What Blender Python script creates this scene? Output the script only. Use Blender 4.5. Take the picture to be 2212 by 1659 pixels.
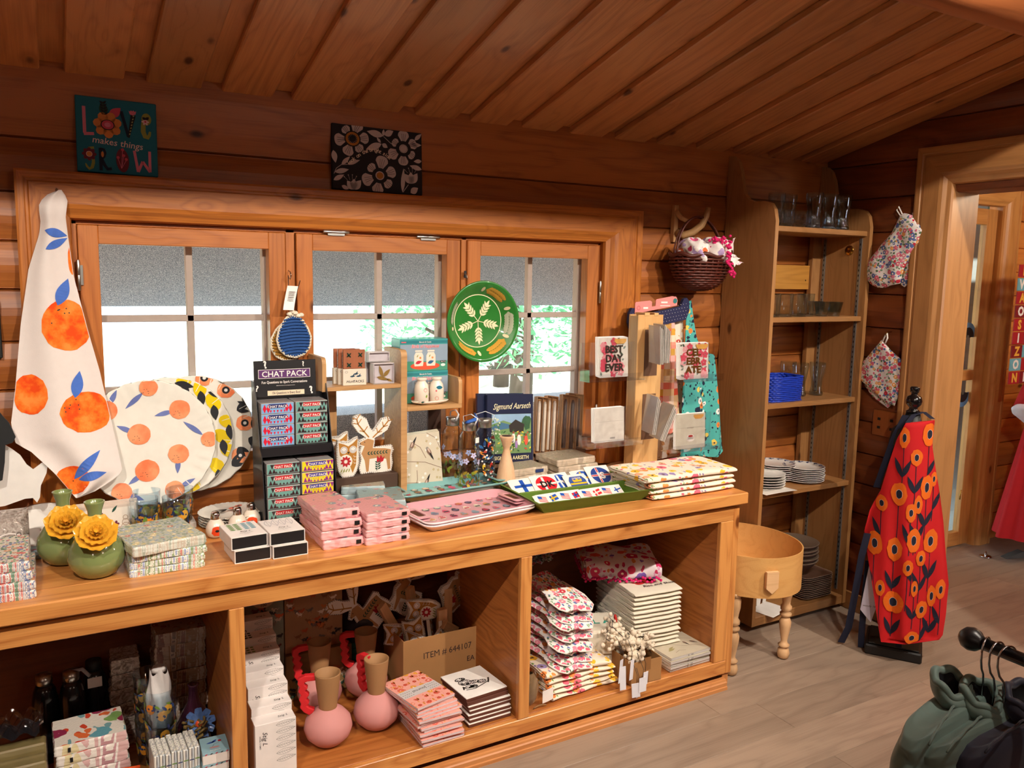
import bpy, math, random
from mathutils import Vector as V, Matrix as Mx
PI = math.pi; sin = math.sin; cos = math.cos
for _o in list(bpy.data.objects): bpy.data.objects.remove(_o)
SC = bpy.context.scene; COL = SC.collection

# ---------------------------------------------------------------- camera
cam = bpy.data.cameras.new('camera'); cam.sensor_width = 36.0; cam.sensor_fit = 'HORIZONTAL'
cam.lens = 36.0 * 1767.8 / 2212; cam.clip_start = .02
CAM = bpy.data.objects.new('camera', cam); COL.objects.link(CAM)
_y, _p, _r = .51814725, .13251741, .01869414
_f = V((sin(_y)*cos(_p), cos(_y)*cos(_p), -sin(_p))); _rt = V((cos(_y), -sin(_y), 0)); _up = _rt.cross(_f)
_R = cos(_r)*_rt + sin(_r)*_up; _U = -sin(_r)*_rt + cos(_r)*_up
CAM.matrix_world = Mx(((_R.x, _U.x, -_f.x, 0), (_R.y, _U.y, -_f.y, 0), (_R.z, _U.z, -_f.z, 1.6), (0, 0, 0, 1)))
SC.camera = CAM
# ---------------------------------------------------------------- daylight outside the windows
w = bpy.data.worlds.new('sky'); SC.world = w; w.use_nodes = True
w.node_tree.nodes['Background'].inputs[0].default_value = (.86, .95, 1, 1)
w.node_tree.nodes['Background'].inputs[1].default_value = 3.2
def lamp(kind, loc, power, color, size=.05, aim=None, **k):
    l = bpy.data.lights.new('lamp_or_fill', kind); l.energy = power; l.color = color
    o = bpy.data.objects.new('lamp_or_fill', l); COL.objects.link(o); o.location = loc
    if kind == 'AREA': l.size = size
    elif kind != 'SUN': l.shadow_soft_size = size
    for a, b in k.items(): setattr(l, a, b)
    if aim is not None: o.rotation_euler = (V(aim) - V(loc)).to_track_quat('-Z', 'Y').to_euler()
    return o
sun = lamp('SUN', (0, 8, 8), 20.0, (1, .97, .9), aim=(1.5, 12, 0)); sun.data.angle = .02; sun.name = 'sun'
# track spots hung under the ceiling, behind the log tie beam
WARM = (1, .885, .755)
for lx, ax, e in ((-.55, .1, 150), (.75, .6, 165), (2.05, 1.5, 180), (3.0, 2.75, 180)):
    lamp('SPOT', (lx, .35, 2.70), e, WARM, .028, (ax, 2.35, .80), spot_size=1.32, spot_blend=.8)
# unseen fill lamps added over the shop's middle, then the next room's lamp
for lx, ly, e in ((-1.2, -1.5, 15), (1.6, -1.2, 17)):
    lamp('POINT', (lx, ly, 2.35), e, (1, .88, .74), .12)
lamp('SPOT', (1.5, .30, 2.70), 95, WARM, .028, (3.38, 2.15, 1.15), spot_size=1.15, spot_blend=.8)  # extra spot added to brighten the right wall and door casing
lamp('POINT', (4.6, 1.3, 2.2), 42, (1, .82, .6), .1)
# area lamp added for a cool floor patch; no window is built here
lamp('AREA', (4.6, -2.6, 1.5), 55, (.80, .89, 1), 1.1, (3.4, .9, 0))
SC.cycles.transparent_max_bounces = 24; SC.cycles.max_bounces = 6; SC.cycles.adaptive_threshold = .06
SC.view_settings.view_transform = 'Standard'; SC.view_settings.look = 'None'
SC.view_settings.exposure = 0.0; SC.view_settings.gamma = 1.0; SC.view_settings.use_curve_mapping = False

# ---------------------------------------------------------------- materials
MATS = {}
def lin(c):
    if isinstance(c, str):
        c = c.lstrip('#'); c = [int(c[i:i+2], 16)/255 for i in (0, 2, 4)]
    return tuple((x/12.92 if x <= .04045 else ((x+.055)/1.055)**2.4) for x in c) + (1,)
class NT:
    def __init__(s, key):
        s.m = bpy.data.materials.new(key); s.m.use_nodes = True; s.t = s.m.node_tree; s.n = s.t.nodes
        s.b = s.n['Principled BSDF']; s.out = s.n['Material Output']
    def nd(s, typ, **k):
        n = s.n.new(typ)
        for a, b in k.items(): setattr(n, a, b)
        return n
    def ln(s, a, b): s.t.links.new(a, b)
    def put(s, sock, v):
        if hasattr(v, 'is_output') or hasattr(v, 'links'): s.ln(v, sock)
        else: sock.default_value = v
    def math(s, op, a, b=None, c=None, clamp=False):
        n = s.nd('ShaderNodeMath', operation=op, use_clamp=clamp)
        s.put(n.inputs[0], a)
        if b is not None: s.put(n.inputs[1], b)
        if c is not None: s.put(n.inputs[2], c)
        return n.outputs[0]
    def vmul(s, v, m, add=None):
        n = s.nd('ShaderNodeVectorMath', operation='MULTIPLY_ADD'); s.put(n.inputs[0], v); n.inputs[1].default_value = m
        n.inputs[2].default_value = add or (0, 0, 0); return n.outputs[0]
    def mix(s, f, a, b, blend='MIX'):
        n = s.nd('ShaderNodeMix', data_type='RGBA', blend_type=blend)
        s.put(n.inputs[0], f); s.put(n.inputs[6], a); s.put(n.inputs[7], b); return n.outputs[2]
    def noise(s, v, scale=5, detail=2, rough=.5, dist=0):
        n = s.nd('ShaderNodeTexNoise'); s.put(n.inputs['Vector'], v); n.inputs['Scale'].default_value = scale
        n.inputs['Detail'].default_value = detail; n.inputs['Roughness'].default_value = rough
        n.inputs['Distortion'].default_value = dist; return n.outputs[0], n.outputs[1]
    def vor(s, v, scale=5, rnd=1, feature='F1'):
        n = s.nd('ShaderNodeTexVoronoi', feature=feature); s.put(n.inputs['Vector'], v); n.inputs['Scale'].default_value = scale
        n.inputs['Randomness'].default_value = rnd; return n
    def ramp(s, f, stops, const=False):
        n = s.nd('ShaderNodeValToRGB'); s.put(n.inputs[0], f); cr = n.color_ramp
        if const: cr.interpolation = 'CONSTANT'
        while len(cr.elements) < len(stops): cr.elements.new(.5)
        for e, (p, c) in zip(cr.elements, stops): e.position = p; e.color = c
        return n.outputs[0]
    def attr(s, name):
        n = s.nd('ShaderNodeAttribute'); n.attribute_name = name; return n
    def obj(s): return s.nd('ShaderNodeTexCoord').outputs['Object']
    def bump(s, h, k=.2, d=.002):
        n = s.nd('ShaderNodeBump'); n.inputs['Strength'].default_value = k; n.inputs['Distance'].default_value = d
        s.put(n.inputs['Height'], h); s.ln(n.outputs[0], s.b.inputs['Normal'])
def mat(c, rough=.5, metal=0, vary=.06, scale=30, coat=0, key=None, emit=0, bump=0, alpha=None, sheen=0):
    """plain coloured material with a slight procedural unevenness"""
    k = key or 'paint_%s_%s_%s_%s_%s_%s_%s' % (c, rough, metal, coat, bump, alpha, scale)
    if k in MATS: return MATS[k]
    t = NT(k); f, _ = t.noise(t.obj(), scale, 3); col = lin(c)
    d = tuple(x*(1-vary*1.6) for x in col[:3])+(1,); l = tuple(min(1, x*(1+vary)) for x in col[:3])+(1,)
    t.put(t.b.inputs['Base Color'], t.mix(f, d, l)); t.b.inputs['Roughness'].default_value = rough
    t.b.inputs['Metallic'].default_value = metal; t.b.inputs['Coat Weight'].default_value = coat
    if bump: t.bump(t.noise(t.obj(), scale*6, 3)[0], bump, .001)
    if sheen: t.b.inputs['Sheen Weight'].default_value = sheen
    if alpha is not None: t.b.inputs['Alpha'].default_value = alpha
    MATS[k] = t.m; return t.m
def wood(key, dark, light, knots=.5, rough=.45, ring=26, knotc='#2b1206', tone=.22, fine=.5, coat=0, con=.4):
    if key in MATS: return MATS[key]
    t = NT(key); g = t.attr('gc').outputs['Vector']; r = t.attr('rnd').outputs['Fac']
    kv = t.vmul(g, (4.6, 9, 9)); kd = t.vor(kv, 1.0); kdist = kd.outputs['Distance']
    pull = t.math('MULTIPLY', t.math('SUBTRACT', .35, kdist, clamp=True), .55 if knots else 0)
    n1 = t.noise(t.vmul(g, (.9, 7, 7)), 1.0, 2, .45)[0]
    ph = t.math('ADD', t.math('MULTIPLY', n1, ring), t.math('MULTIPLY', pull, ring*.5))
    ringv = t.math('PINGPONG', ph, 1.0); ringv = t.math('POWER', ringv, 1.6)
    fn = t.noise(t.vmul(g, (5, 230, 230)), 1.0, 3, .6)[0]
    big = t.noise(t.vmul(g, (.8, 3, 3)), 1.0, 2)[0]
    f = t.math('MULTIPLY_ADD', ringv, con, t.math('MULTIPLY', t.math('SUBTRACT', fn, .5), fine*1.8))
    f = t.math('MULTIPLY_ADD', t.math('SUBTRACT', big, .5), .9, f, clamp=True)
    c = t.mix(f, lin(light), lin(dark))
    if knots:
        on = t.math('GREATER_THAN', t.nd('ShaderNodeSeparateColor').outputs[0], 0) if False else None
        sc = t.nd('ShaderNodeSeparateColor'); t.ln(kd.outputs['Color'], sc.inputs[0])
        pick = t.math('LESS_THAN', sc.outputs[0], knots)
        kf = t.math('MULTIPLY', t.math('MULTIPLY_ADD', kdist, -14, 2.0, clamp=True), pick)
        c = t.mix(kf, c, lin(knotc))
        kh = t.math('MULTIPLY', t.math('MULTIPLY', t.math('MULTIPLY_ADD', kdist, -4.5, 1.35, clamp=True), pick), .3)
        c = t.mix(kh, c, lin(dark))
    v = t.math('MULTIPLY_ADD', r, tone*2, 1-tone)
    hsv = t.nd('ShaderNodeHueSaturation'); t.ln(v, hsv.inputs['Value']); t.ln(c, hsv.inputs['Color'])
    t.ln(hsv.outputs[0], t.b.inputs['Base Color'])
    t.b.inputs['Roughness'].default_value = rough; t.b.inputs['Coat Weight'].default_value = coat; t.b.inputs['Coat Roughness'].default_value = .25
    t.bump(t.math('ADD', ringv, fn), .25, .0006)
    MATS[key] = t.m; return t.m
def glassy(key='clear_glass', tint='#f4fbff', refl=.9, rough=.02, base=.04):
    """thin clear glass or plastic: see-through with a fresnel gloss"""
    if key in MATS: return MATS[key]
    t = NT(key); t.n.remove(t.b)
    tr = t.nd('ShaderNodeBsdfTransparent'); tr.inputs[0].default_value = lin(tint)
    gl = t.nd('ShaderNodeBsdfGlossy'); gl.inputs['Roughness'].default_value = rough
    lw = t.nd('ShaderNodeLayerWeight'); lw.inputs[0].default_value = .35
    n = t.noise(t.obj(), 40, 2)[0]
    f = t.math('MULTIPLY_ADD', t.math('POWER', lw.outputs['Facing'], 2.2), refl*.75, t.math('MULTIPLY_ADD', n, base*2, .03), clamp=True)
    mx = t.nd('ShaderNodeMixShader'); t.ln(f, mx.inputs[0]); t.ln(tr.outputs[0], mx.inputs[1]); t.ln(gl.outputs[0], mx.inputs[2])
    t.ln(mx.outputs[0], t.out.inputs['Surface']); MATS[key] = t.m; return t.m
def floral(key, base, blooms, leafc='#6f8a5a', scale=38, big=.42, leaf=.3, rough=.85, stretch=(1, 1, 1), dots=None):
    """small printed flowers: random cells, petals by angle, leaves from a second layer"""
    if key in MATS: return MATS[key]
    t = NT(key); o = t.vmul(t.obj(), stretch); wv = t.noise(o, scale*2.2, 1)[1]
    o2 = t.nd('ShaderNodeVectorMath', operation='MULTIPLY_ADD'); t.ln(wv, o2.inputs[0]); o2.inputs[1].default_value = (.35/scale,)*3; t.ln(o, o2.inputs[2])
    c = lin(base)
    lv = t.vor(t.vmul(o2.outputs[0], (1.7, 1, 1.2), (3, 5, 7)), scale*1.25)
    lf = t.math('LESS_THAN', lv.outputs['Distance'], leaf); s2 = t.nd('ShaderNodeSeparateColor'); t.ln(lv.outputs['Color'], s2.inputs[0])
    leafs = leafc if isinstance(leafc, (list, tuple)) else [leafc, leafc]
    c = t.mix(lf, c, t.ramp(s2.outputs[1], [(i/len(leafs), lin(x)) for i, x in enumerate(leafs)], True))
    v = t.vor(o2.outputs[0], scale); s1 = t.nd('ShaderNodeSeparateColor'); t.ln(v.outputs['Color'], s1.inputs[0])
    rad = t.math('MULTIPLY_ADD', s1.outputs[1], big*.7, big*.45)
    bf = t.math('LESS_THAN', v.outputs['Distance'], rad)
    bc = t.ramp(s1.outputs[0], [(i/len(blooms), lin(x)) for i, x in enumerate(blooms)], True)
    c = t.mix(bf, c, bc)
    ce = t.math('LESS_THAN', v.outputs['Distance'], t.math('MULTIPLY', rad, .33))
    c = t.mix(ce, c, lin(dots or '#fff1d8'))
    t.put(t.b.inputs['Base Color'], c); t.b.inputs['Roughness'].default_value = rough
    MATS[key] = t.m; return t.m

# ---------------------------------------------------------------- mesh building
PERM = {'x': (0, 1, 2), 'y': (1, 0, 2), 'z': (2, 0, 1)}
class MB:
    def __init__(s): s.v = []; s.f = []; s.m = []; s.sm = []; s.g = []; s.r = []; s.mats = []
    def mi(s, m):
        if m not in s.mats: s.mats.append(m)
        return s.mats.index(m)
    def add(s, vs, fs, m, T=None, smooth=False, g='x', rnd=None):
        b = len(s.v); r = random.random() if rnd is None else rnd; p = PERM[g]; k = s.mi(m)
        for q in vs:
            q = V(q); s.v.append(T @ q if T is not None else q)
            s.g.append((q[p[0]] + r*17, q[p[1]] + r*7, q[p[2]] + r*3))
        for f in fs: s.f.append([b+i for i in f]); s.m.append(k); s.sm.append(smooth); s.r.append(r)
        return s
    def box(s, x0, x1, y0, y1, z0, z1, m, bev=.0015, T=None, g='x', rnd=None):
        vs, fs = cbox(x0, x1, y0, y1, z0, z1, bev); return s.add(vs, fs, m, T, False, g, rnd)
    def lathe(s, prof, m, n=28, T=None, smooth=True, g='z', rnd=None, a0=0, a1=2*PI, sx=1, sy=1):
        full = abs(a1-a0-2*PI) < 1e-6; c = n if full else n+1; vs = []; fs = []
        for r_, z in prof:
            for i in range(c):
                a = a0+(a1-a0)*i/n; vs.append((r_*cos(a)*sx, r_*sin(a)*sy, z))
        for j in range(len(prof)-1):
            for i in range(n):
                i2 = (i+1) % c; fs.append((j*c+i, j*c+i2, (j+1)*c+i2, (j+1)*c+i))
        if full:
            if prof[0][0] > 1e-5: fs.append(tuple(reversed(range(c))))
            if prof[-1][0] > 1e-5: fs.append(tuple(range((len(prof)-1)*c, len(prof)*c)))
        return s.add(vs, fs, m, T, smooth, g, rnd)
    def tube(s, pts, r, m, n=8, cap=True, T=None, rnd=None, closed=False, flat=1.0):
        pts = [V(p) for p in pts]; N = len(pts); rr = r if isinstance(r, (list, tuple)) else [r]*N; vs = []; fs = []
        ref = None
        for i, p in enumerate(pts):
            a = pts[(i-1) % N] if (i or closed) else p; b = pts[(i+1) % N] if (i < N-1 or closed) else p
            t = (b-a).normalized()
            if ref is None: ref = t.orthogonal().normalized()
            ref = (ref - t*ref.dot(t)); ref = ref.normalized() if ref.length > 1e-6 else t.orthogonal().normalized()
            bi = t.cross(ref)
            for k in range(n):
                an = 2*PI*k/n; vs.append(p + ref*cos(an)*rr[i] + bi*sin(an)*rr[i]*flat)
        for i in range(N if closed else N-1):
            j = (i+1) % N
            for k in range(n): k2 = (k+1) % n; fs.append((i*n+k, i*n+k2, j*n+k2, j*n+k))
        if cap and not closed: fs.append(tuple(reversed(range(n)))); fs.append(tuple(range((N-1)*n, N*n)))
        return s.add(vs, fs, m, T, True, 'z', rnd)
    def prism(s, pts, z0, z1, m, T=None, g='x', rnd=None, smooth=False):
        n = len(pts); a = sum(pts[i][0]*pts[(i+1) % n][1]-pts[(i+1) % n][0]*pts[i][1] for i in range(n))
        if a < 0: pts = pts[::-1]
        vs = [(x, y, z0) for x, y in pts]+[(x, y, z1) for x, y in pts]
        fs = [tuple(reversed(range(n))), tuple(range(n, 2*n))]+[(i, (i+1) % n, n+(i+1) % n, n+i) for i in range(n)]
        return s.add(vs, fs, m, T, smooth, g, rnd)
    def grid(s, fn, nu, nv, m, T=None, smooth=True, closed=False, rnd=None, g='x', cell=None):
        vs = [fn(i/nu, j/nv) for j in range(nv+1) for i in range(nu if closed else nu+1)]; c = nu if closed else nu+1
        fs = [(j*c+i, j*c+(i+1) % c, (j+1)*c+(i+1) % c, (j+1)*c+i) for j in range(nv) for i in range(nu)
              if cell is None or cell(i, j)]
        return s.add(vs, fs, m, T, smooth, g, rnd)
    def put(s, shape, m, fn, lift=.0005, T=None, off=(0, 0), sc=1, rot=0, fx=1):
        """print a flat shape on a surface fn(u, v, h)"""
        vs, fs = shape; c, q = cos(rot), sin(rot)
        pv = [fn(off[0]+sc*(x*fx*c-y*q), off[1]+sc*(x*fx*q+y*c), lift) for x, y in vs]
        return s.add(pv, fs, m, T)
    def build(s, name, parent=None, **k):
        me = bpy.data.meshes.new(name); me.from_pydata([tuple(v) for v in s.v], [], s.f)
        for m in s.mats: me.materials.append(m)
        me.polygons.foreach_set('material_index', s.m); me.polygons.foreach_set('use_smooth', s.sm)
        a = me.attributes.new('gc', 'FLOAT_VECTOR', 'POINT'); a.data.foreach_set('vector', [c for g in s.g for c in g])
        a = me.attributes.new('rnd', 'FLOAT', 'FACE'); a.data.foreach_set('value', s.r)
        me.update(); o = bpy.data.objects.new(name, me); COL.objects.link(o)
        if parent is not None: o.parent = parent
        for a, b in k.items(): o[a] = b
        return o
def cbox(x0, x1, y0, y1, z0, z1, b):
    b = min(b, (x1-x0)*.45, (y1-y0)*.45, (z1-z0)*.45); X = (x0, x1); Y = (y0, y1); Z = (z0, z1); vs = []; ix = {}
    for i in (0, 1):
        for j in (0, 1):
            for k in (0, 1):
                sx, sy, sz = (b, -b)[i], (b, -b)[j], (b, -b)[k]
                for a in range(3):
                    ix[i, j, k, a] = len(vs)
                    vs.append((X[i]+(0 if a == 0 else sx), Y[j]+(0 if a == 1 else sy), Z[k]+(0 if a == 2 else sz)))
    fs = []
    def q(*l): fs.append([ix[t] for t in l])
    for s_ in (0, 1):
        l = [(s_, 0, 0, 0), (s_, 1, 0, 0), (s_, 1, 1, 0), (s_, 0, 1, 0)]; q(*(l if s_ else l[::-1]))
        l = [(0, s_, 0, 1), (0, s_, 1, 1), (1, s_, 1, 1), (1, s_, 0, 1)]; q(*(l if s_ else l[::-1]))
        l = [(0, 0, s_, 2), (1, 0, s_, 2), (1, 1, s_, 2), (0, 1, s_, 2)]; q(*(l if s_ else l[::-1]))
    for a in (0, 1):
        for c in (0, 1):
            l = [(a, c, 0, 0), (a, c, 1, 0), (a, c, 1, 1), (a, c, 0, 1)]; q(*(l if a == c else l[::-1])[::-1])
            l = [(a, 0, c, 0), (a, 1, c, 0), (a, 1, c, 2), (a, 0, c, 2)]; q(*(l if a == c else l[::-1]))
            l = [(0, a, c, 1), (1, a, c, 1), (1, a, c, 2), (0, a, c, 2)]; q(*(l if a == c else l[::-1])[::-1])
    for i in (0, 1):
        for j in (0, 1):
            for k in (0, 1):
                l = [(i, j, k, 0), (i, j, k, 1), (i, j, k, 2)]; q(*(l if (i+j+k) % 2 else l[::-1]))
    return vs, fs
def thing(name, label, cat, loc=(0, 0, 0), rz=0, group=None, rot=None):
    o = bpy.data.objects.new(name, None); COL.objects.link(o); o.empty_display_size = .05
    o.location = loc; o.rotation_euler = rot or (0, 0, rz); o['label'] = label; o['category'] = cat
    if group: o['group'] = group
    return o
def solo(name, mb, label, cat, loc=(0, 0, 0), rz=0, group=None, rot=None, kind=None):
    o = mb.build(name); o.location = loc; o.rotation_euler = rot or (0, 0, rz); o['label'] = label; o['category'] = cat
    if group: o['group'] = group
    if kind: o['kind'] = kind
    return o
def struct(name, mb, parent=None):
    o = mb.build(name, parent)
    if parent is None: o['kind'] = 'structure'
    return o
def dup(o, loc=None, rz=None, label=None, parent=None, rot=None):
    c = o.copy(); COL.objects.link(c)
    if parent is not None: c.parent = parent
    if loc is not None: c.location = loc
    if rz is not None: c.rotation_euler = (0, 0, rz)
    if rot is not None: c.rotation_euler = rot
    if label: c['label'] = label
    for ch in list(o.children): dup(ch, parent=c)
    return c
def TR(x=0, y=0, z=0, rx=0, ry=0, rz=0, s=1):
    return Mx.Translation((x, y, z)) @ Mx.Rotation(rz, 4, 'Z') @ Mx.Rotation(ry, 4, 'Y') @ Mx.Rotation(rx, 4, 'X') @ Mx.Diagonal((s, s, s, 1) if not isinstance(s, tuple) else s+(1,))
def plane(o, ux, uy):
    o, ux, uy = V(o), V(ux), V(uy); n = ux.cross(uy).normalized()
    return lambda u, v, h=0: o+ux*u+uy*v+n*h
def front(y, x0=0, z0=0): return plane((x0, y, z0), (1, 0, 0), (0, 0, 1))     # faces -y
def topf(z, x0=0, y0=0): return plane((x0, y0, z), (1, 0, 0), (0, 1, 0))
# ---- flat shapes
def ell(cx=0, cy=0, rx=1, ry=None, rot=0, n=18, rings=1, wob=0, seed=1):
    ry = rx if ry is None else ry; c, s = cos(rot), sin(rot); R = random.Random(seed)
    w = [1+wob*(R.random()-.5)*2 for _ in range(n)]; vs = [(cx, cy)]; fs = []
    for k in range(1, rings+1):
        for i in range(n):
            a = 2*PI*i/n; x, y = rx*cos(a)*k/rings*w[i], ry*sin(a)*k/rings*w[i]; vs.append((cx+x*c-y*s, cy+x*s+y*c))
    for i in range(n): fs.append((0, 1+i, 1+(i+1) % n))
    for k in range(rings-1):
        b = 1+k*n; fs += [(b+i, b+n+i, b+n+(i+1) % n, b+(i+1) % n) for i in range(n)]
    return vs, fs
def poly(*p): return list(p), [tuple(range(len(p)))]
def rect(x0, x1, y0, y1): return [(x0, y0), (x1, y0), (x1, y1), (x0, y1)], [(0, 1, 2, 3)]
def leafs(x0, y0, x1, y1, w, n=7):
    dx, dy = x1-x0, y1-y0; L = math.hypot(dx, dy); nx, ny = -dy/L, dx/L; a = []; b = []
    for i in range(n+1):
        t = i/n; h = w*sin(PI*t**.85)*.5; a.append((x0+dx*t+nx*h, y0+dy*t+ny*h)); b.append((x0+dx*t-nx*h, y0+dy*t-ny*h))
    vs = a+b; fs = [(i, n+1+i, n+2+i, i+1) for i in range(n)]
    return vs, fs
def stroke(pts, w):
    vs = []; fs = []; n = len(pts)
    for i, (x, y) in enumerate(pts):
        a = pts[max(0, i-1)]; b = pts[min(n-1, i+1)]; dx, dy = b[0]-a[0], b[1]-a[1]; L = math.hypot(dx, dy) or 1
        ww = (w[i] if isinstance(w, (list, tuple)) else w)/2
        vs += [(x-dy/L*ww, y+dx/L*ww), (x+dy/L*ww, y-dx/L*ww)]
        if i: fs.append((2*i-2, 2*i-1, 2*i+1, 2*i))
    return vs, fs
def ring(cx, cy, r, w, n=24, ry=None):
    ry = ry or r; vs = []; fs = []
    for i in range(n):
        a = 2*PI*i/n; vs += [(cx+r*cos(a), cy+ry*sin(a)), (cx+(r-w)*cos(a), cy+(ry-w)*sin(a))]
    return vs, [(2*i, (2*i+2) % (2*n), (2*i+3) % (2*n), 2*i+1) for i in range(n)]
def join(*sh):
    vs = []; fs = []
    for v, f in sh: b = len(vs); vs += v; fs += [tuple(b+i for i in q) for q in f]
    return vs, fs
def flower(cx, cy, r, n=5, pw=.5, rot=0, inner=.15, k=8):
    return join(*[ell(cx+cos(rot+2*PI*i/n)*r*(inner+1)/2, cy+sin(rot+2*PI*i/n)*r*(inner+1)/2, r*(1-inner)/2*1.05, r*pw/2*1.1, rot+2*PI*i/n, k+2) for i in range(n)])
TXT = {}
def text(s, size=1, bold=0, shear=0, align='CENTER', wide=1):
    key = (s, bold, shear, align)
    if key not in TXT:
        c = bpy.data.curves.new('t', 'FONT'); c.body = s; c.size = 1; c.offset = min(.05, bold*11); c.shear = shear; c.align_x = align; c.resolution_u = 2
        o = bpy.data.objects.new('t', c); me = bpy.data.meshes.new_from_object(o)
        TXT[key] = ([(v.co.x, v.co.y) for v in me.vertices], [tuple(p.vertices) for p in me.polygons])
        bpy.data.objects.remove(o); bpy.data.curves.remove(c); bpy.data.meshes.remove(me)
    v, f = TXT[key]; return [(x*size*wide, y*size) for x, y in v], f
def rnd(a, b): return a+(b-a)*random.random()
random.seed(7)
# ================================================================ the room
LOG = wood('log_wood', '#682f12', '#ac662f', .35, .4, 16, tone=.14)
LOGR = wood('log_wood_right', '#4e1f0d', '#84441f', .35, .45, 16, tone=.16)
CEIL = wood('ceiling_pine', '#99592f', '#cc8a54', .5, .5, 22, tone=.2, knotc='#3a1a0c')
CASE = wood('casing_pine', '#8f4a1c', '#bf7430', .12, .38, 34, tone=.06, fine=.95, con=.5)
SASH = wood('sash_pine', '#8f4a1e', '#be7336', .2, .38, 26, tone=.08)
CNT = wood('counter_pine', '#a8602a', '#d59350', .34, .35, 18, tone=.07, knotc='#4a1c08', coat=.12, con=.6, fine=.8)
CAB = wood('cabinet_oak', '#84582f', '#a87848', .08, .45, 30, tone=.05)
DOORW = wood('door_pine', '#a5682e', '#cf9350', .4, .45, 18, tone=.08, knotc='#5a2c10')
FLOORM = wood('floor_laminate', '#79675a', '#a5917f', .06, .42, 12, tone=.1, knotc='#5f4a3c', fine=.5)
HAZED = mat('#c9ad9d', .7, key='hazed_frame')  # greyed in the colour for the haze of the panes before it
STEEL = mat('#c9c9c4', .3, 1); CHROME = mat('#e6e6e6', .12, 1); BRASS = mat('#c99a4a', .25, 1)
BLACK = mat('#141414', .5); WHITE = mat('#f2efea', .6); PAPER = mat('#ece7df', .7)
GLASS = glassy()
PLASTIC = glassy('clear_plastic', '#fbfcff', .75, .06, .05)
WRAP = glassy('plastic_wrap', '#ffffff', .8, .12, .1)
YW = 2.84; XR = 3.38
def log_seg(mb, x0, x1, z0, z1, m, depth=.14, T=None, bulge=.014):
    h = z1-z0; pr = [(-bulge*.1, 0), (-bulge*.1, .006), (0, .012)]+[(-0, 0)]*0
    pts = [(.016, z0), (.004, z0+.004)]
    for i in range(7):
        t = i/6; pts.append((.004-bulge*sin(PI*t)*1.1, z0+.006+(h-.012)*t))
    pts += [(.004, z1-.004), (.016, z1), (depth, z1), (depth, z0)]
    n = len(pts); vs = [(x, YW+.004+y, z) for x in (x0, x1) for y, z in pts]
    fs = [(i, (i+1) % n, n+(i+1) % n, n+i) for i in range(n)]+[tuple(range(n-1, -1, -1)), tuple(range(n, 2*n))]
    mb.add(vs, fs, m, T, False)
ZS = [0, .17, .32, .47, .62, .77, .925, 1.08, 1.23, 1.375, 1.53, 1.672, 1.815, 1.972, 2.3]
WX0, WX1, WZ0, WZ1 = .03, 2.10, .905, 1.80
mb = MB()
for a, b in zip(ZS, ZS[1:]):
    if b <= WZ0 or a >= WZ1: log_seg(mb, -2.6, 3.38, a, b, LOG)
    else:
        log_seg(mb, -2.6, WX0, a, b, LOG); log_seg(mb, WX1, 3.38, a, b, LOG)
        if a < WZ0: log_seg(mb, WX0, WX1, a, WZ0, LOG)
        if b > WZ1: log_seg(mb, WX0, WX1, WZ1, b, LOG)
mb.box(3.37, 3.58, 2.852, 3.0, 0, 2.4, LOG, .001, g='z'); mb.box(-2.8, -2.5, 2.852, 3.0, 0, 2.4, LOG, .001, g='z')
struct('wall_back', mb)
# right wall: the same logs turned, with the doorway
def right_T(x): return Mx(((0, 1, 0, x-YW), (-1, 0, 0, 0), (0, 0, 1, 0), (0, 0, 0, 1)))
mb = MB(); D0, D1, DZ = 2.169, 1.13, 2.02      # doorway y range and height
for k, (a, b) in enumerate(zip(ZS+[2.3], ZS[1:]+[2.46, 2.64, 2.82, 3.0])):
    if k == 14: a = 2.3
for a, b in list(zip(ZS[:-1]+[2.13, 2.29, 2.45, 2.61, 2.77], ZS[1:-1]+[2.13, 2.29, 2.45, 2.61, 2.77, 2.93])):
    a += .012; b += .012
    if a < .02: a = 0
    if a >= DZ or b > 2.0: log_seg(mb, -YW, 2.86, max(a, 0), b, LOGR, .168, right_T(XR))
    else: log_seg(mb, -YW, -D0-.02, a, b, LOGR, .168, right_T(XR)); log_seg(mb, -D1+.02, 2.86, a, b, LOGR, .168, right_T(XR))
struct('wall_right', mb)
mb = MB()
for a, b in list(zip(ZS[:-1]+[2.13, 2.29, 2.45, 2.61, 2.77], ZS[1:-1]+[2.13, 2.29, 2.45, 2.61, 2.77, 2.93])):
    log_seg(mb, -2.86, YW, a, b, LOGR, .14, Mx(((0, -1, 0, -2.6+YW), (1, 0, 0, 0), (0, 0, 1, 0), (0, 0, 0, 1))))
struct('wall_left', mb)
mb = MB()
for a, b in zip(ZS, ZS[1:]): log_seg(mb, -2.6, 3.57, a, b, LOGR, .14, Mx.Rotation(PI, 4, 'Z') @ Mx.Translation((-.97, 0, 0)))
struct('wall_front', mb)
# floor
mb = MB(); x = 0; mb.box(-2.7, 8.2, -3, 3.05, -.06, -.004, FLOORM, 0)
yy = -3.0; r = 0
while yy < 3.0:
    xx = -2.7-rnd(0, 1.1)
    while xx < 8.2:
        L = 1.28; a, b = max(xx, -2.7), min(xx+L, 8.2)
        if b > a: mb.box(a+.0006, b-.0006, yy+.0006, yy+.188-.0006, -.01, 0, FLOORM, .0009)
        xx += L
    yy += .188
struct('floor', mb)
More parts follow.
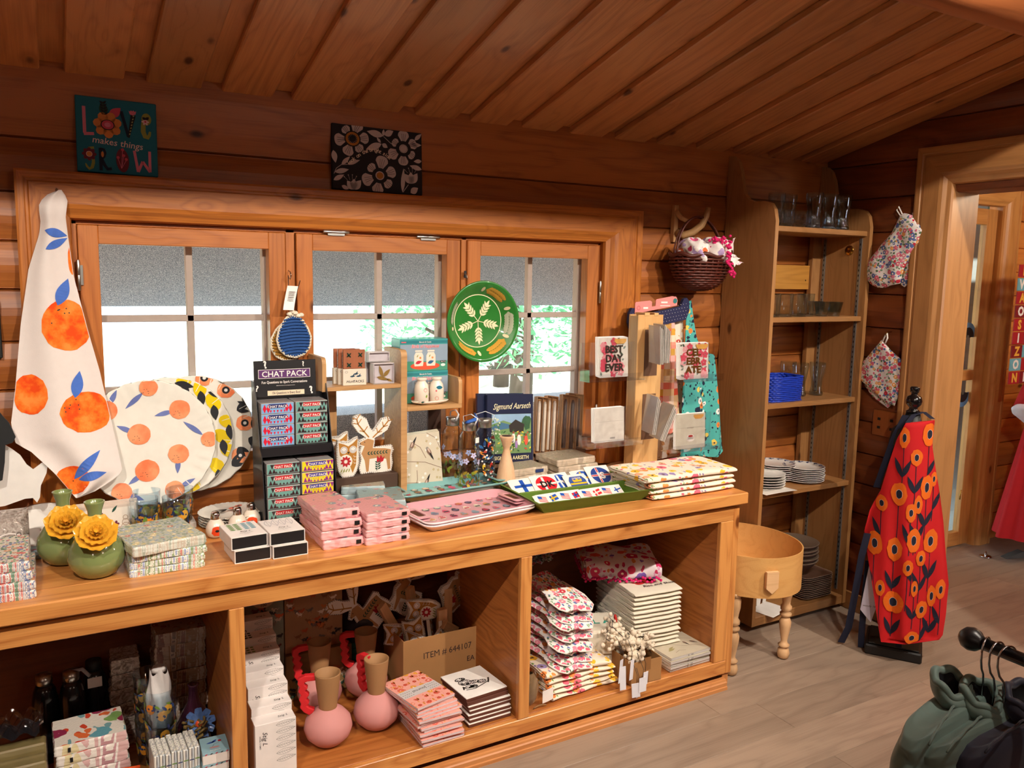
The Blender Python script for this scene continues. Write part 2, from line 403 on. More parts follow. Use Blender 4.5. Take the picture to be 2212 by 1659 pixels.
# ceiling: two slopes of board on board
SL = .2464; HZ = 2.165+YW*SL
mb = MB(); an = math.atan(SL); L = YW/cos(an)+.06
def ceil_half(T):
    xs = -2.6-.03; i = 0
    T2 = T
    while xs < 8.0:
        mb.add(*cbox(xs+.060, xs+.060+.1605, 0, L, 0, .026, .004), CEIL, T2, False, 'y')
        mb.add(*cbox(xs-.01, xs+.0705, -.02, L, .0245, .034, .001), CEIL, T2, False, 'y')
        xs += .2225
    mb.add(*cbox(-2.7, 8.1, -.02, L, .034, .06, 0), CEIL, T2, False, 'y')
ceil_half(Mx.Translation((-.02, 0, HZ)) @ Mx.Rotation(-an, 4, 'X'))
ceil_half(Mx.Translation((-.02, 0, HZ)) @ Mx.Scale(-1, 4, (0, 1, 0)) @ Mx.Rotation(-an, 4, 'X'))
struct('ceiling', mb)
# log tie beam under the ceiling
mb = MB(); pr = []
for i in range(20):
    a = 2*PI*i/20; pr.append((cos(a)*.125, sin(a)*.125*(1 if sin(a) > 0 else .95)))
def beam(u, v):
    a = 2*PI*u; x = -2.6+v*5.98; w = 1+.03*sin(x*2.1+a*2)+.015*sin(x*5.3)
    return (x, 1.42+cos(a)*.098*w, 2.415+sin(a)*.098*w)
mb.grid(beam, 24, 40, wood('beam_log', '#7a3d1c', '#b4693a', .3, .55, 14, tone=.05), closed=True)
o = struct('trim_6', mb)
# ---- window: casing with mitred corners
CP = [(0, 0), (0, .034), (.006, .036), (.021, .036), (.024, .031), (.03, .031), (.034, .034), (.092, .034), (.104, .030), (.116, .020), (.13, .015), (.134, .004), (.134, -.03), (.126, -.03), (.126, 0)]
def casing(pts, y0, nrm, m, seg):
    """sweep the profile along pts (outer corners); inward normals handled by the corner list"""
def case_piece(mb, p0, p1, q0, q1, out, m, g):
    # p0->p1 outer edge ends, q0->q1 inner edge ends, out = facing direction
    p0, p1, q0, q1, out = map(V, (p0, p1, q0, q1, out)); vs = []
    for P, Q in ((p0, q0), (p1, q1)):
        for d, h in CP: vs.append(P+(Q-P)*(d/.13)+out*h)
    n = len(CP); fs = [(i, (i+1) % n, n+(i+1) % n, n+i) for i in range(n)]+[tuple(range(n)), tuple(range(2*n-1, n-1, -1))]
    L = (p1-p0).length; b = len(mb.v); mb.add(vs, fs, m, None, False, g)
cx0, cx1, cz = -.062, 2.223, 1.878; ix0, ix1, iz = .075, 2.045, 1.745; yf = YW-.006; out = (0, -1, 0)
mb = MB(); case_piece(mb, (cx0, yf, .80), (cx0, yf, cz), (ix0, yf, .80), (ix0, yf, iz), out, CASE, 'z'); struct('trim_1', mb)
mb = MB(); case_piece(mb, (cx0, yf, cz), (cx1, yf, cz), (ix0, yf, iz), (ix1, yf, iz), out, CASE, 'x'); struct('trim_2', mb)
mb = MB(); case_piece(mb, (cx1, yf, cz), (cx1, yf, .80), (ix1, yf, iz), (ix1, yf, .80), out, CASE, 'z'); struct('trim_3', mb)
# fixed frame: head, sill, mullions
mb = MB(); ys0, ys1 = YW+.012, YW+.10
mb.box(.07, 2.06, ys0, YW+.14, 1.728, 1.79, SASH, .002)
mb.box(.07, 2.06, YW-.03, YW+.14, .87, .915, SASH, .004)
for a, b in ((.05, .093), (.723, .755), (1.392, 1.414), (2.028, 2.07)): mb.box(a, b, ys0, YW+.14, .9, 1.74, SASH, .002, g='z')
struct('trim_4', mb)
SHX = ((.094, .720), (.758, 1.382), (1.414, 2.027))
for i, (a, b) in enumerate(SHX):
    mb = MB(); s = .056; z0, z1 = .917, 1.727
    T = None; y0, y1 = ys0-.012, ys0+.035
    mb.box(a, a+s, y0, y1, z0, z1, SASH, .002, g='z'); mb.box(b-s, b, y0, y1, z0, z1, SASH, .002, g='z')
    mb.box(a+s, b-s, y0, y1, z1-s, z1, SASH, .002); mb.box(a+s, b-s, y0, y1, z0, z0+s+.01, SASH, .002)
    win = struct('window_%d' % (i+1), mb)
    # outer frame and its bars, haze painted into their colour
    mb = MB(); yo0, yo1 = ys0+.05, ys0+.085; t = .05
    for x0, x1 in ((a, a+t), (b-t-.014, b)): mb.box(x0, x1, yo0, yo1, z0, z1, HAZED, .002)
    mb.box(a+t, b-t, yo0, yo1, z1-t, z1, HAZED, .002); mb.box(a+t, b-t, yo0, yo1, z0, z0+t, HAZED, .002)
    c = (a+b)/2+.012
    mb.box(c-.011, c+.011, yo0+.004, yo1-.004, z0+t, z1-t, HAZED, .002)
    for zz in (1.437, 1.205): mb.box(a+t, b-t, yo0+.004, yo1-.004, zz-.011, zz+.011, HAZED, .002)
    struct('window_frame', mb, win)
    mb = MB(); mb.add([(a+s, ys0+.012, z0+s), (b-s, ys0+.012, z0+s), (b-s, ys0+.012, z1-s), (a+s, ys0+.012, z1-s)], [(0, 1, 2, 3)], GLASS)
    struct('window_glass', mb, win)
# hinges
def hinge(loc, rot, par='z'):
    mb = MB()
    mb.lathe([(.0035, -.047), (.005, -.045), (.005, -.002), (.0043, 0), (.005, .002), (.005, .045), (.0035, .047)], STEEL, 12)
    mb.box(-.002, .012, -.0005, .001, -.03, .03, STEEL, 0)
    o = struct('trim_5', mb); o.location = loc; o.rotation_euler = rot; return o
hinge((.897, YW-.006, 1.737), (0, PI/2, 0)); hinge((1.247, YW-.006, 1.733), (0, PI/2, 0))
hinge((.092, YW-.006, 1.575), (0, 0, 0)); hinge((2.034, YW-.006, 1.535), (0, 0, 0)); hinge((2.034, YW-.006, 1.01), (0, 0, 0))
# ---- doorway: jambs and casing
CASE2 = wood('door_casing_pine', '#8f5f35', '#b5804c', .1, .4, 18, tone=.04)
mb = MB(); xo = XR+.004
mb.box(XR-.002, 3.556, D0-.004, D0+.03, 0, DZ+.03, CASE2, .001, g='z'); struct('trim_7', mb)
mb = MB(); mb.box(XR-.002, 3.556, D1-.03, D0+.03, DZ-.004, DZ+.03, CASE2, .001, g='y'); struct('trim_8', mb)
mb = MB(); mb.box(XR-.002, 3.556, D1-.03, D1+.004, 0, DZ+.03, CASE2, .001, g='z'); struct('trim_9', mb)
oy, oz = 2.325, 2.178; out = (-1, 0, 0); xf = XR-.004
mb = MB(); case_piece(mb, (xf, oy, 0), (xf, oy, oz), (xf, D0, 0), (xf, D0, DZ), out, CASE2, 'z'); struct('trim_10', mb)
mb = MB(); case_piece(mb, (xf, oy, oz), (xf, D1-.156, oz), (xf, D0, DZ), (xf, D1, DZ), out, CASE2, 'y'); struct('trim_11', mb)
mb = MB(); case_piece(mb, (xf, D1-.156, oz), (xf, D1-.156, 0), (xf, D1, DZ), (xf, D1, 0), out, CASE2, 'z'); struct('trim_12', mb)
mb = MB(); mb.box(XR-.02, XR-.004, 2.325, YW, 0, .09, CAB, .003, g='y'); struct('baseboard_right', mb)
# ---- next room
NR = wood('next_room_logs', '#a8561f', '#d68a40', .4, .5, 14, tone=.15)
mb = MB()
for a, b in list(zip(ZS[:-1]+[2.15], ZS[1:-1]+[2.15, 2.35])):
    if a < 2.0: log_seg(mb, 3.545, 4.27, a, b, NR); log_seg(mb, 5.02, 8.1, a, b, NR)
    else: log_seg(mb, 3.545, 8.1, a, b, NR)
struct('wall_rear', mb)
mb = MB()
for a, b in list(zip(ZS[:-1]+[2.13, 2.29, 2.45, 2.61, 2.77], ZS[1:-1]+[2.13, 2.29, 2.45, 2.61, 2.77, 2.93])):
    log_seg(mb, -YW, 2.86, a, b, NR, .14, right_T(8.0))
struct('wall_far', mb)
mb = MB()
for a, b in zip(ZS, ZS[1:]): log_seg(mb, -8.1, -3.4, a, b, NR, .14, Mx.Rotation(PI, 4, 'Z'))
struct('wall_side', mb)
mb = MB(); yd = YW-.006; out = (0, -1, 0)
case_piece(mb, (4.13, yd, 0), (4.13, yd, 2.173), (4.27, yd, 0), (4.27, yd, 2.05), out, DOORW, 'z')
struct('trim_13', mb)
mb = MB(); case_piece(mb, (4.13, yd, 2.173), (5.04, yd, 2.173), (4.27, yd, 2.05), (4.90, yd, 2.05), out, DOORW, 'x'); struct('trim_14', mb)
mb = MB(); case_piece(mb, (5.04, yd, 2.173), (5.04, yd, 0), (4.90, yd, 2.05), (4.90, yd, 0), out, DOORW, 'z'); struct('trim_15', mb)
# glazed door leaf in that wall
mb = MB(); y0, y1 = YW+.01, YW+.05
mb.box(4.28, 4.36, y0, y1, .01, 2.03, DOORW, .002, g='z'); mb.box(4.785, 4.885, y0, y1, .01, 2.03, DOORW, .002, g='z')
mb.box(4.36, 4.785, y0, y1, .01, .095, DOORW, .002); mb.box(4.36, 4.785, y0, y1, 1.94, 2.03, DOORW, .002)
mb.box(4.36, 4.785, y0, y1, 1.03, 1.09, DOORW, .002)
door = struct('door_1', mb)
mb = MB(); mb.box(4.36, 4.785, y0+.018, y0+.022, .09, 1.95, GLASS, 0); struct('door_glass', mb, door)
mb = MB(); mb.tube([(4.765, y0-.001, .30), (4.765, y0-.004, .36)], .004, BRASS); struct('hinge', mb, door)
mb = MB(); PB1, PB2 = mat('#5f8fb8', .5), mat('#1c2024', .5)
for zc, sg in ((1.285, 1), (.955, -1)):
    A = [PI*k/12 for k in range(13)]; F_ = front(YW+.027)
    mb.put(stroke([(4.725+.06*cos(a), zc+sg*.07*sin(a)) for a in A], .034), PB1, F_, .0006); mb.put(stroke([(4.725+.034*cos(a), zc+sg*.036*sin(a)) for a in A], .045), PB2, F_, .0008)
mb.put(rect(4.66, 4.69, 1.09, 1.285), PB2, F_, .0008); struct('painted_scroll', mb, door)
# ---- outside
GR = NT('granular_roofing'); f = GR.noise(GR.obj(), 420, 2, .8)[0]; f2 = GR.noise(GR.obj(), 900, 1, .8)[0]
c = GR.ramp(f, [(.34, lin('#666e80')), (.5, lin('#a6b0c4')), (.60, lin('#ffffff'))]); GR.put(GR.b.inputs['Base Color'], c); GR.b.inputs['Roughness'].default_value = .9
GR = GR.m
mb = MB(); mb.add([(-1.5, 3.02, 1.80), (4.2, 3.02, 1.80), (4.2, 3.42, 1.455), (-1.5, 3.42, 1.455), (-1.5, 3.04, 1.83), (4.2, 3.04, 1.83), (4.2, 3.44, 1.485), (-1.5, 3.44, 1.485)],
    [(3, 2, 1, 0), (4, 5, 6, 7), (0, 1, 5, 4), (2, 3, 7, 6), (1, 2, 6, 5), (3, 0, 4, 7)], GR)
solo('awning', mb, 'grey granular awning sheet hanging outside above the window panes', 'awning')
mb = MB(); mb.box(-.6, 3.2, 3.06, 3.28, 0, 1.045, GR, .003)
solo('planter_wall', mb, 'low speckled grey ledge outside, showing through the lowest panes', 'ledge')
mb = MB(); mb.box(-14, 18, 3.1, 30, -.5, -.35, mat('#c9c3ae', .9, scale=2, vary=.2), 0); struct('ground', mb)
mb = MB(); GB = mat('#7f9070', .7, vary=.2, scale=8); mb.box(4.2, 9.0, 3.02, 4.9, 2.42, 2.46, GR, .002); solo('shade_slab', mb, 'unseen slab added outside to shade the boards beyond the glazed door', 'shade slab'); mb = MB()  # slab added out of view to keep sun and sky off the boards
for i in range(22): mb.box(4.5+i*.16, 4.657+i*.16, 3.35, 3.38, -.3, 2.9, GB if i % 5 > 1 else mat('#a9aaa0', .7), .003)
solo('board_fence', mb, 'pale upright boards standing outside beyond the glazed door', 'fence')
# trees: trunk, limbs and clumps of leaves
LF = mat('#8fcfa0', .7, vary=.35, scale=3, key='leaf_green')
def tree(x, y, h, r, seed, label, n=900, drop=.6):
    R = random.Random(seed); t = thing('garden_tree', label, 'tree', (x, y, -.35), 0, 'trees outside')
    mb = MB(); bk = mat('#5d5048', .9, bump=.5)
    mb.tube([(0, 0, 0), (.05, 0, h*.4), (-.04, .05, h*.75), (0, 0, h)], [.14, .11, .07, .03], bk, 10)
    for i in range(7):
        a = R.random()*6.3; z = h*(.3+.09*i); e = (cos(a)*r*.75, sin(a)*r*.75, z+.15)
        mb.tube([(0, 0, z), (e[0]*.5, e[1]*.5, z-.12), e], [.06, .04, .015], bk, 7)
    mb.build('trunk', t); mb = MB(); vs = []; fs = []
    for i in range(n):
        a = R.random()*6.3; q = R.random()**.5*r; z = h*(.32+.75*R.random()); k = .045+.05*R.random()
        c = V((cos(a)*q, sin(a)*q, z)); u = V((R.gauss(0, 1), R.gauss(0, 1), R.gauss(0, .6))).normalized(); w_ = u.orthogonal().normalized()
        b = len(vs); vs += [c-u*k, c+w_*k*.35, c+u*k, c-w_*k*.35]; fs.append((b, b+1, b+2, b+3))
    mb.add(vs, fs, LF); mb.build('foliage', t)
tree(4.3, 7.4, 3.3, 1.7, 3, 'leafy tree with bent limbs outside the right-hand window sash', 6000)
tree(6.9, 12.5, 4.4, 2.2, 5, 'broad green tree outside, farther off behind the bent tree', 6000)
tree(-.9, 6.1, 1.3, .7, 9, 'low green bush outside the left window, beside the orange towel', 2500)
# ================================================================ the long counter
CZ = .79; SH = .112
ct = thing('display_counter', 'long pine counter with open bays, below the window, crowded with goods', 'counter', (0, 0, 0))
mb = MB()
mb.box(-1.3, 2.312, 2.203, 2.30, .745, CZ, CNT, .004); mb.box(-1.3, 2.312, 2.3005, 2.832, .760, CZ-.0006, CNT, .001)
mb.build('countertop', ct)
mb = MB(); mb.box(-1.3, 2.262, 2.2255, 2.245, .680, .733, CNT, .002); mb.box(-1.3, 2.27, 2.25, 2.27, .70, .76, wood('gap_shade_wood', '#4a2410', '#6a3818', 0, .6, 14), .001); mb.build('apron', ct)  # recessed strip has the shade under the countertop painted into its wood
INN = wood('counter_inner_pine', '#8f4d1e', '#b87236', .16, .45, 26, tone=.05, con=.62, fine=.7)
mb = MB()
mb.box(.393, .434, 2.225, 2.245, SH, .680, CNT, .002, g='z'); mb.build('face_stile', ct); mb = MB(); mb.box(1.317, 1.359, 2.225, 2.245, SH, .680, CNT, .002, g='z'); mb.build('face_stile', ct); mb = MB()
mb.box(2.198, 2.262, 2.225, 2.245, SH, .6795, CNT, .002, g='z'); mb.box(2.262, 2.291, 2.225, 2.252, .056, .733, CNT, .002, g='z')
mb.build('face_stile', ct)
mb = MB(); mb.box(-1.3, 2.2615, 2.225, 2.245, .056, SH-.001, CNT, .002); mb.build('bottom_rail', ct)
mb = MB(); mb.box(-1.3, 2.27, 2.2455, 2.80, SH-.022, SH, INN, .001); mb.build('lower_shelf', ct)
mb = MB(); mb.box(.395, .415, 2.2455, 2.80, SH, .745, INN, .001, g='y'); mb.build('divider', ct)
mb = MB(); mb.box(1.319, 1.339, 2.2455, 2.80, SH, .745, INN, .001, g='y'); mb.build('divider', ct)
mb = MB(); mb.box(2.200, 2.215, 2.2455, 2.80, SH, .745, INN, .001, g='y'); mb.box(2.272, 2.29, 2.2525, 2.82, .0, .745, CNT, .001, g='z'); mb.build('side_panel', ct)
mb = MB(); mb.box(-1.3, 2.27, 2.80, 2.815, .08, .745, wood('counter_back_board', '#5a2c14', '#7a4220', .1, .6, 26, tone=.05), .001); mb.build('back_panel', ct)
PL = wood('plinth_pine', '#a5622f', '#c98850', .15, .45, 22, tone=.05)
mb = MB(); mb.box(-1.3, 2.255, 2.262, 2.28, 0, .09, wood('kick_board', '#6a3417', '#8a4c22', .1, .5, 20), .001); mb.build('kick_board', ct)
mb = MB(); pr = [(0, 0), (0, .012), (.004, .014), (.004, .028), (.008, .032), (.010, .038), (.016, .040), (.03, .040), (.03, 0)]
vs = [(x, 2.203+a, b) for x in (-1.3, 2.256) for a, b in pr]; n = len(pr)
mb.add(vs, [(i, (i+1) % n, n+(i+1) % n, n+i) for i in range(n)]+[tuple(range(n-1, -1, -1)), tuple(range(n, 2*n))], PL)
mb.box(2.257, 2.288, 2.235, 2.26, 0, .05, PL, .002, g='z'); mb.build('plinth_moulding', ct)
# ================================================================ tall open cabinet in the corner
cb = thing('corner_cabinet', 'tall open oak cabinet in the corner with scooped sides, holding glassware', 'cabinet', (0, 0, 0))
prof = [(2.832, .03), (2.832, 2.150), (2.80, 2.146), (2.772, 2.122), (2.752, 2.08), (2.738, 2.02), (2.722, 1.975), (2.695, 1.948), (2.66, 1.938), (2.60, 1.936), (2.567, 1.926), (2.545, 1.900), (2.533, 1.85), (2.532, .03)]
TX = Mx(((0, 0, 1, 0), (1, 0, 0, 0), (0, 1, 0, 0), (0, 0, 0, 1)))
for x0, x1 in ((2.722, 2.742), (3.336, 3.358)):
    mb = MB(); mb.prism(prof, x0, x1, CAB, TX, 'y'); mb.build('side_panel', cb)
for k, zz in enumerate((1.831, 1.437, 1.053, .645)):
    mb = MB(); mb.box(2.7425, 3.3355, 2.545, 2.795, zz-.023, zz, CAB, .002); mb.build('shelf', cb)
mb = MB(); mb.box(2.7425, 3.3355, 2.534, 2.83, .028, .07, CAB, .002); mb.build('bottom_shelf', cb)
mb = MB(); mb.box(2.7425, 3.275, 2.812, 2.826, 1.556, 1.672, wood('golden_oak', '#a06a28', '#c98f40', 0, .4, 30), .001)
mb.lathe([(.004, 0), (.0, .001)], BLACK, 8, TR(3.25, 2.811, 1.60, rx=PI/2)); mb.build('back_rail', cb)
mb = MB(); mb.box(3.278, 3.3355, 2.80, 2.826, .07, 2.0, CAB, .001, g='z'); mb.build('back_stile', cb)
for yy in (2.575, 2.778):
    mb = MB(); mb.box(3.3315, 3.3358, yy-.007, yy+.007, .09, 1.80, mat('#9aa3a8', .35, .8), 0)
    for i in range(70): mb.box(3.3308, 3.332, yy-.002, yy+.002, .11+i*.024, .12+i*.024, BLACK, 0)
    mb.build('shelf_standard', cb)
mb = MB(); mb.lathe([(.0, .004), (.008, .003), (.012, .006), (.014, .004), (.022, .003), (.024, 0)], BRASS, 24, TR(3.335, 2.637, 1.745, ry=-PI/2)); mb.build('brass_cup', cb, label='brass finger cup')
# ---- glassware
TH = glassy('thick_glass', '#dfe6e6', .95, .03, .12)
def glass_obj(prof, n=24, base=None):
    mb = MB(); mb.lathe(prof, GLASS, n)
    if base: mb.lathe(base, TH, n)
    return mb
def place(src, i, loc, label, rz=0):
    o = src if i == 0 else dup(src); o.location = loc; o.rotation_euler = (0, 0, rz); o['label'] = label; return o
small = [(.020, .0), (.021, .006), (.030, .02), (.031, .045), (.0315, .072), (.0300, .072), (.029, .045), (.027, .022), (0, .016)]
sb = [(0, .002), (.02, .001), (.022, .008), (.02, .015), (0, .016)]
g0 = solo('shot_tumbler', glass_obj(small, 24, sb), '', 'glass', group='small tumblers on the cabinet top shelf')
mb = MB()
for i, (x, y, l) in enumerate(((2.775, 2.578, 'small clear tumbler on top shelf, against the cabinet left side'), (2.845, 2.582, 'small clear tumbler on top shelf, middle one of the front three'), (2.925, 2.580, 'small clear tumbler on top shelf, touching the tall curved glasses'))):
    place(g0, i, (x, y, 1.831), l)
tall = [(.030, 0), (.032, .008), (.030, .02), (.026, .045), (.027, .07), (.034, .105), (.0385, .14), (.0375, .158), (.036, .158), (.037, .14), (.032, .105), (.025, .07), (.024, .045), (.026, .022), (0, .018)]
tb = [(0, .002), (.030, .001), (.031, .01), (.027, .018), (0, .018)]
g1 = solo('beer_glass', glass_obj(tall, 26, tb), '', 'glass', group='tall curved beer glasses in the cabinet')
for i, (x, y, l) in enumerate(((3.02, 2.59, 'tall curved beer glass on top shelf beside the small tumblers'), (3.115, 2.585, 'tall curved beer glass on top shelf, second from the cabinet right side'), (3.20, 2.58, 'tall curved beer glass on top shelf at the cabinet right side'),
        (2.90, 2.70, 'beer glass behind the small tumblers, its rim above the middle one'), (3.0, 2.72, 'beer glass in the back row, rim between tumblers and tall glasses'), (3.285, 2.67, 'beer glass in the back row, half behind the cabinet right side'),
        (3.215, 2.675, 'curved beer glass on third shelf standing clear of the blue basket'), (3.115, 2.69, 'curved beer glass on third shelf just behind the blue basket'), (3.11, 2.76, 'curved beer glass at the back of the third shelf by the log wall'))):
    place(g1, i, (x, y, 1.831 if i < 6 else 1.053), l)
tum = [(.036, 0), (.037, .01), (.039, .1), (.040, .103), (.0375, .1), (.035, .012), (0, .01)]
g2 = solo('tumbler', glass_obj(tum, 26, [(0, .001), (.035, .001), (.036, .011), (0, .012)]), '', 'glass', group='straight tumblers on the second shelf')
for i, (x, y, l) in enumerate(((2.80, 2.60, 'straight tumbler on second shelf, nearest the cabinet left side'), (2.885, 2.605, 'straight tumbler on second shelf, second from the left side'), (2.97, 2.60, 'straight tumbler on second shelf, third from the left side'), (3.045, 2.625, 'straight tumbler on second shelf, next to the low rocks glasses'))):
    place(g2, i, (x, y, 1.437), l)
fac = MB()
for j in range(2):
    pass
R = [(.026, 0), (.030, .02), (.036, .045), (.040, .066), (.038, .066), (.033, .045), (.026, .02), (0, .016)]
fac.lathe(R, TH, 9, smooth=False); fac.lathe([(r*.9, z) for r, z in R], GLASS, 9, TR(rz=.35), smooth=False)
g3 = solo('rocks_glass', fac, '', 'glass', group='low faceted glasses on the second shelf')
for i, (x, y, l) in enumerate(((3.125, 2.60, 'low faceted rocks glass beside the straight tumblers'), (3.21, 2.60, 'low faceted rocks glass nearest the cabinet right side'), (3.19, 2.69, 'low faceted rocks glass standing behind the other two'))):
    place(g3, i, (x, y, 1.437), l, i)
# blue woven basket
mb = MB(); BL = mat('#1f3fb8', .35, vary=.25, scale=90)
w_, d_, h_ = .105, .07, .115
for k in range(13):
    z = .004+k*.0088; pts = []
    for i in range(64):
        a = 2*PI*i/64; q = 4; cx_ = abs(cos(a))**(2/q)*(1 if cos(a) > 0 else -1)*w_*(1+z*.5); cy_ = abs(sin(a))**(2/q)*(1 if sin(a) > 0 else -1)*d_*(1+z*.5)
        s_ = 1+.035*sin(i*PI/2+k*PI); pts.append((cx_*s_, cy_*s_, z))
    mb.tube(pts, .0052, BL, 6, closed=True)
for i in range(32):
    a = 2*PI*i/32; q = 4; cx_ = abs(cos(a))**(2/q)*(1 if cos(a) > 0 else -1)*w_; cy_ = abs(sin(a))**(2/q)*(1 if sin(a) > 0 else -1)*d_
    mb.tube([(cx_, cy_, 0), (cx_*1.05, cy_*1.05, h_)], .003, BL, 5)
mb.box(-w_*.95, w_*.95, -d_*.95, d_*.95, 0, .004, BL)
solo('woven_basket', mb, 'bright blue woven basket on the third cabinet shelf', 'basket', (2.905, 2.64, 1.053), .02)
# plates: one profile, stacked
PORC = mat('#efece6', .22, coat=.4, key='porcelain'); BLU = mat('#2b3a6b', .4)
def plate_mesh(r=.078, deco=False):
    mb = MB(); mb.lathe([(0, .003), (r*.52, .002), (r*.6, .0), (r*.62, .003), (r*.95, .011), (r, .013), (r*.985, .0145), (r*.93, .0125), (r*.64, .006), (r*.58, .0045), (0, .0045)], PORC, 36)
    if deco:
        def rim(u, v, h=0):
            q = .80+.13*v; return V((cos(u)*r*q, sin(u)*r*q, .0065+.0058*(q-.64)/.29+.001+h))
        for i in range(14):
            a = i*2*PI/14; mb.put(leafs(0, -.6, .17, .7, .10), BLU, rim, .0003, off=(a, .2)); mb.put(ell(.05, .8, .05, .35, n=8), BLU, rim, .0003, off=(a, 0)); mb.put(leafs(.0, 0, -.16, 1, .09), BLU, rim, .0004, off=(a, .2))
    return mb
p0 = plate_mesh(.098, True).build('dinner_plate'); p1 = plate_mesh(.092).build('soup_plate')
ORD = ['lowest', 'second from the bottom', 'third from the bottom', 'fourth from the bottom', 'fifth from the bottom', 'sixth from the bottom', 'seventh from the bottom', 'eighth from the bottom', 'ninth from the bottom', 'tenth from the bottom', 'eleventh from the bottom', 'twelfth from the bottom']
def tagit(o, label, cat, group=None):
    o['label'] = label; o['category'] = cat
    if group: o['group'] = group
def stack(src, n, x, y, z0, dz, fmt, cat, group, topword='topmost', jit=.002, rz=0, jr=.05, label_top=None, first=True, below=None):
    for i in range(n):
        o = src if (i == 0 and first) else dup(src)
        o.location = (x+rnd(-jit, jit), y+rnd(-jit, jit), z0+i*dz); o.rotation_euler = (0, 0, rz+rnd(-jr, jr))
        w_ = topword if i == n-1 else ORD[i]; tagit(o, fmt % w_, cat, group)
        if i == n-1 and label_top: o['label'] = label_top
stack(p0, 8, 3.13, 2.645, .645, .0088, 'white plate with blue leaf rim, %s in the front right stack', 'plate', 'blue rimmed plates, front right stack')
stack(p0, 8, 3.03, 2.735, .645, .0098, 'white plate with blue leaf rim, %s in the rear stack', 'plate', 'blue rimmed plates, rear stack', first=False)
stack(p1, 5, 2.885, 2.655, .645, .0125, 'plain white soup plate, %s in the left stack', 'plate', 'plain white plates, left stack')
mb = MB(); mb.grid(lambda u, v: (-.10+.20*u, -.055+.1*v, .0015+.002*sin(u*3+v*2)), 8, 5, PAPER)
for k in range(3): mb.put(rect(-.06, .05, -.01+k*.012, -.007+k*.012), mat('#8d8a86', .8), topf(.004), .0008)
solo('paper_sheet', mb, 'white printed sheet lying at the front edge of the plate shelf', 'paper', (2.852, 2.575, .6455))
mb = glass_obj([(.045, 0), (.055, .02), (.058, .07), (.045, .11), (.018, .145), (.015, .19), (.02, .2)], 28, [(0, .001), (.045, .001), (.05, .012), (0, .01)])
solo('glass_carafe', mb, 'clear glass carafe at the shadowed left end of the plate shelf', 'carafe', (2.81, 2.745, .645))
# brown bowls on square plates
BR = mat('#4a3128', .6, key='brown_glaze', vary=.15); BRI = mat('#7a5a4a', .45, vary=.2); RIM = mat('#94806e', .5)
mb = MB(); mb.lathe([(.0, .003), (.045, 0), (.05, .004), (.085, .035), (.112, .066), (.115, .072)], BR, 36)
mb.lathe([(.115, .072), (.116, .074), (.113, .075), (.111, .0735)], RIM, 36); mb.lathe([(.111, .073), (.083, .038), (.045, .01), (0, .008)], BRI, 36)
bo = mb.build('brown_bowl')
def rr(r_, c, n=5):
    P = []
    for k, (sx, sy) in enumerate(((1, 1), (-1, 1), (-1, -1), (1, -1))):
        for i in range(n+1):
            a = k*PI/2+PI/2*i/n; P.append((sx*(r_-c)+c*cos(a), sy*(r_-c)+c*sin(a)))
    return P
def rrloft(mb, levels, m, T=None, cap=(True, True), asp=1.0, smooth=True):
    vs = []; fs = []; n = 0
    for r_, c, z in levels:
        P = rr(r_, c); n = len(P); vs += [(x*asp, y, z) for x, y in P]
    for j in range(len(levels)-1):
        fs += [(j*n+i, j*n+(i+1) % n, (j+1)*n+(i+1) % n, (j+1)*n+i) for i in range(n)]
    if cap[0]: fs.append(tuple(range(n-1, -1, -1)))
    if cap[1]: fs.append(tuple(range((len(levels)-1)*n, len(levels)*n)))
    mb.add(vs, fs, m, T, smooth)
mb = MB(); rrloft(mb, [(.06, .02, 0), (.07, .03, .001), (.098, .035, .008), (.102, .035, .0115)], BR, cap=(True, False)); rrloft(mb, [(.102, .035, .0115), (.1025, .035, .013), (.099, .034, .0125)], RIM, cap=(False, False)); rrloft(mb, [(.099, .034, .0125), (.072, .03, .0045), (.06, .02, .0042)], BRI, cap=(False, True))
sp = mb.build('square_plate')
stack(sp, 12, 3.195, 2.655, .071, .0092, 'square brown stoneware plate, %s in the stack on cabinet bottom', 'plate', 'square brown plates on the cabinet bottom', jr=.02, jit=.001)
zb = .071+11*.0092+.0135
for i, (dz, tx, ty) in enumerate(((0, 0, 0), (.021, .05, .02), (.042, -.03, .03), (.063, .06, -.02), (.084, .02, .02))):
    o = bo if i == 0 else dup(bo); o.location = (3.12+rnd(-.004, .004), 2.665, zb+dz); o.rotation_euler = (tx*.4, ty*.4, 0)
    tagit(o, 'dark brown bowl, %s of five nested on the square plates' % (('lowest', 'second', 'third', 'fourth', 'topmost')[i]), 'bowl', 'nested brown bowls')
# white cut-out card stand at the cabinet foot
mb = MB(); mb.box(-.075, .075, -.12, -.0, 0, .003, WHITE, .001)
mb.prism([(-.07, 0), (-.05, .0), (-.045, .09), (-.06, .12), (-.035, .13), (-.02, .10), (-.01, .0), (.02, 0), (.03, .05), (.05, .13), (.075, .13), (.055, .06), (.045, 0), (.075, 0), (.08, .14), (-.08, .14)], -.003, 0, WHITE, TR(rx=PI/2))
solo('cutout_stand', mb, 'small white cut-out display stand at the foot of the cabinet', 'stand', (2.86, 2.63, .0705), .25)

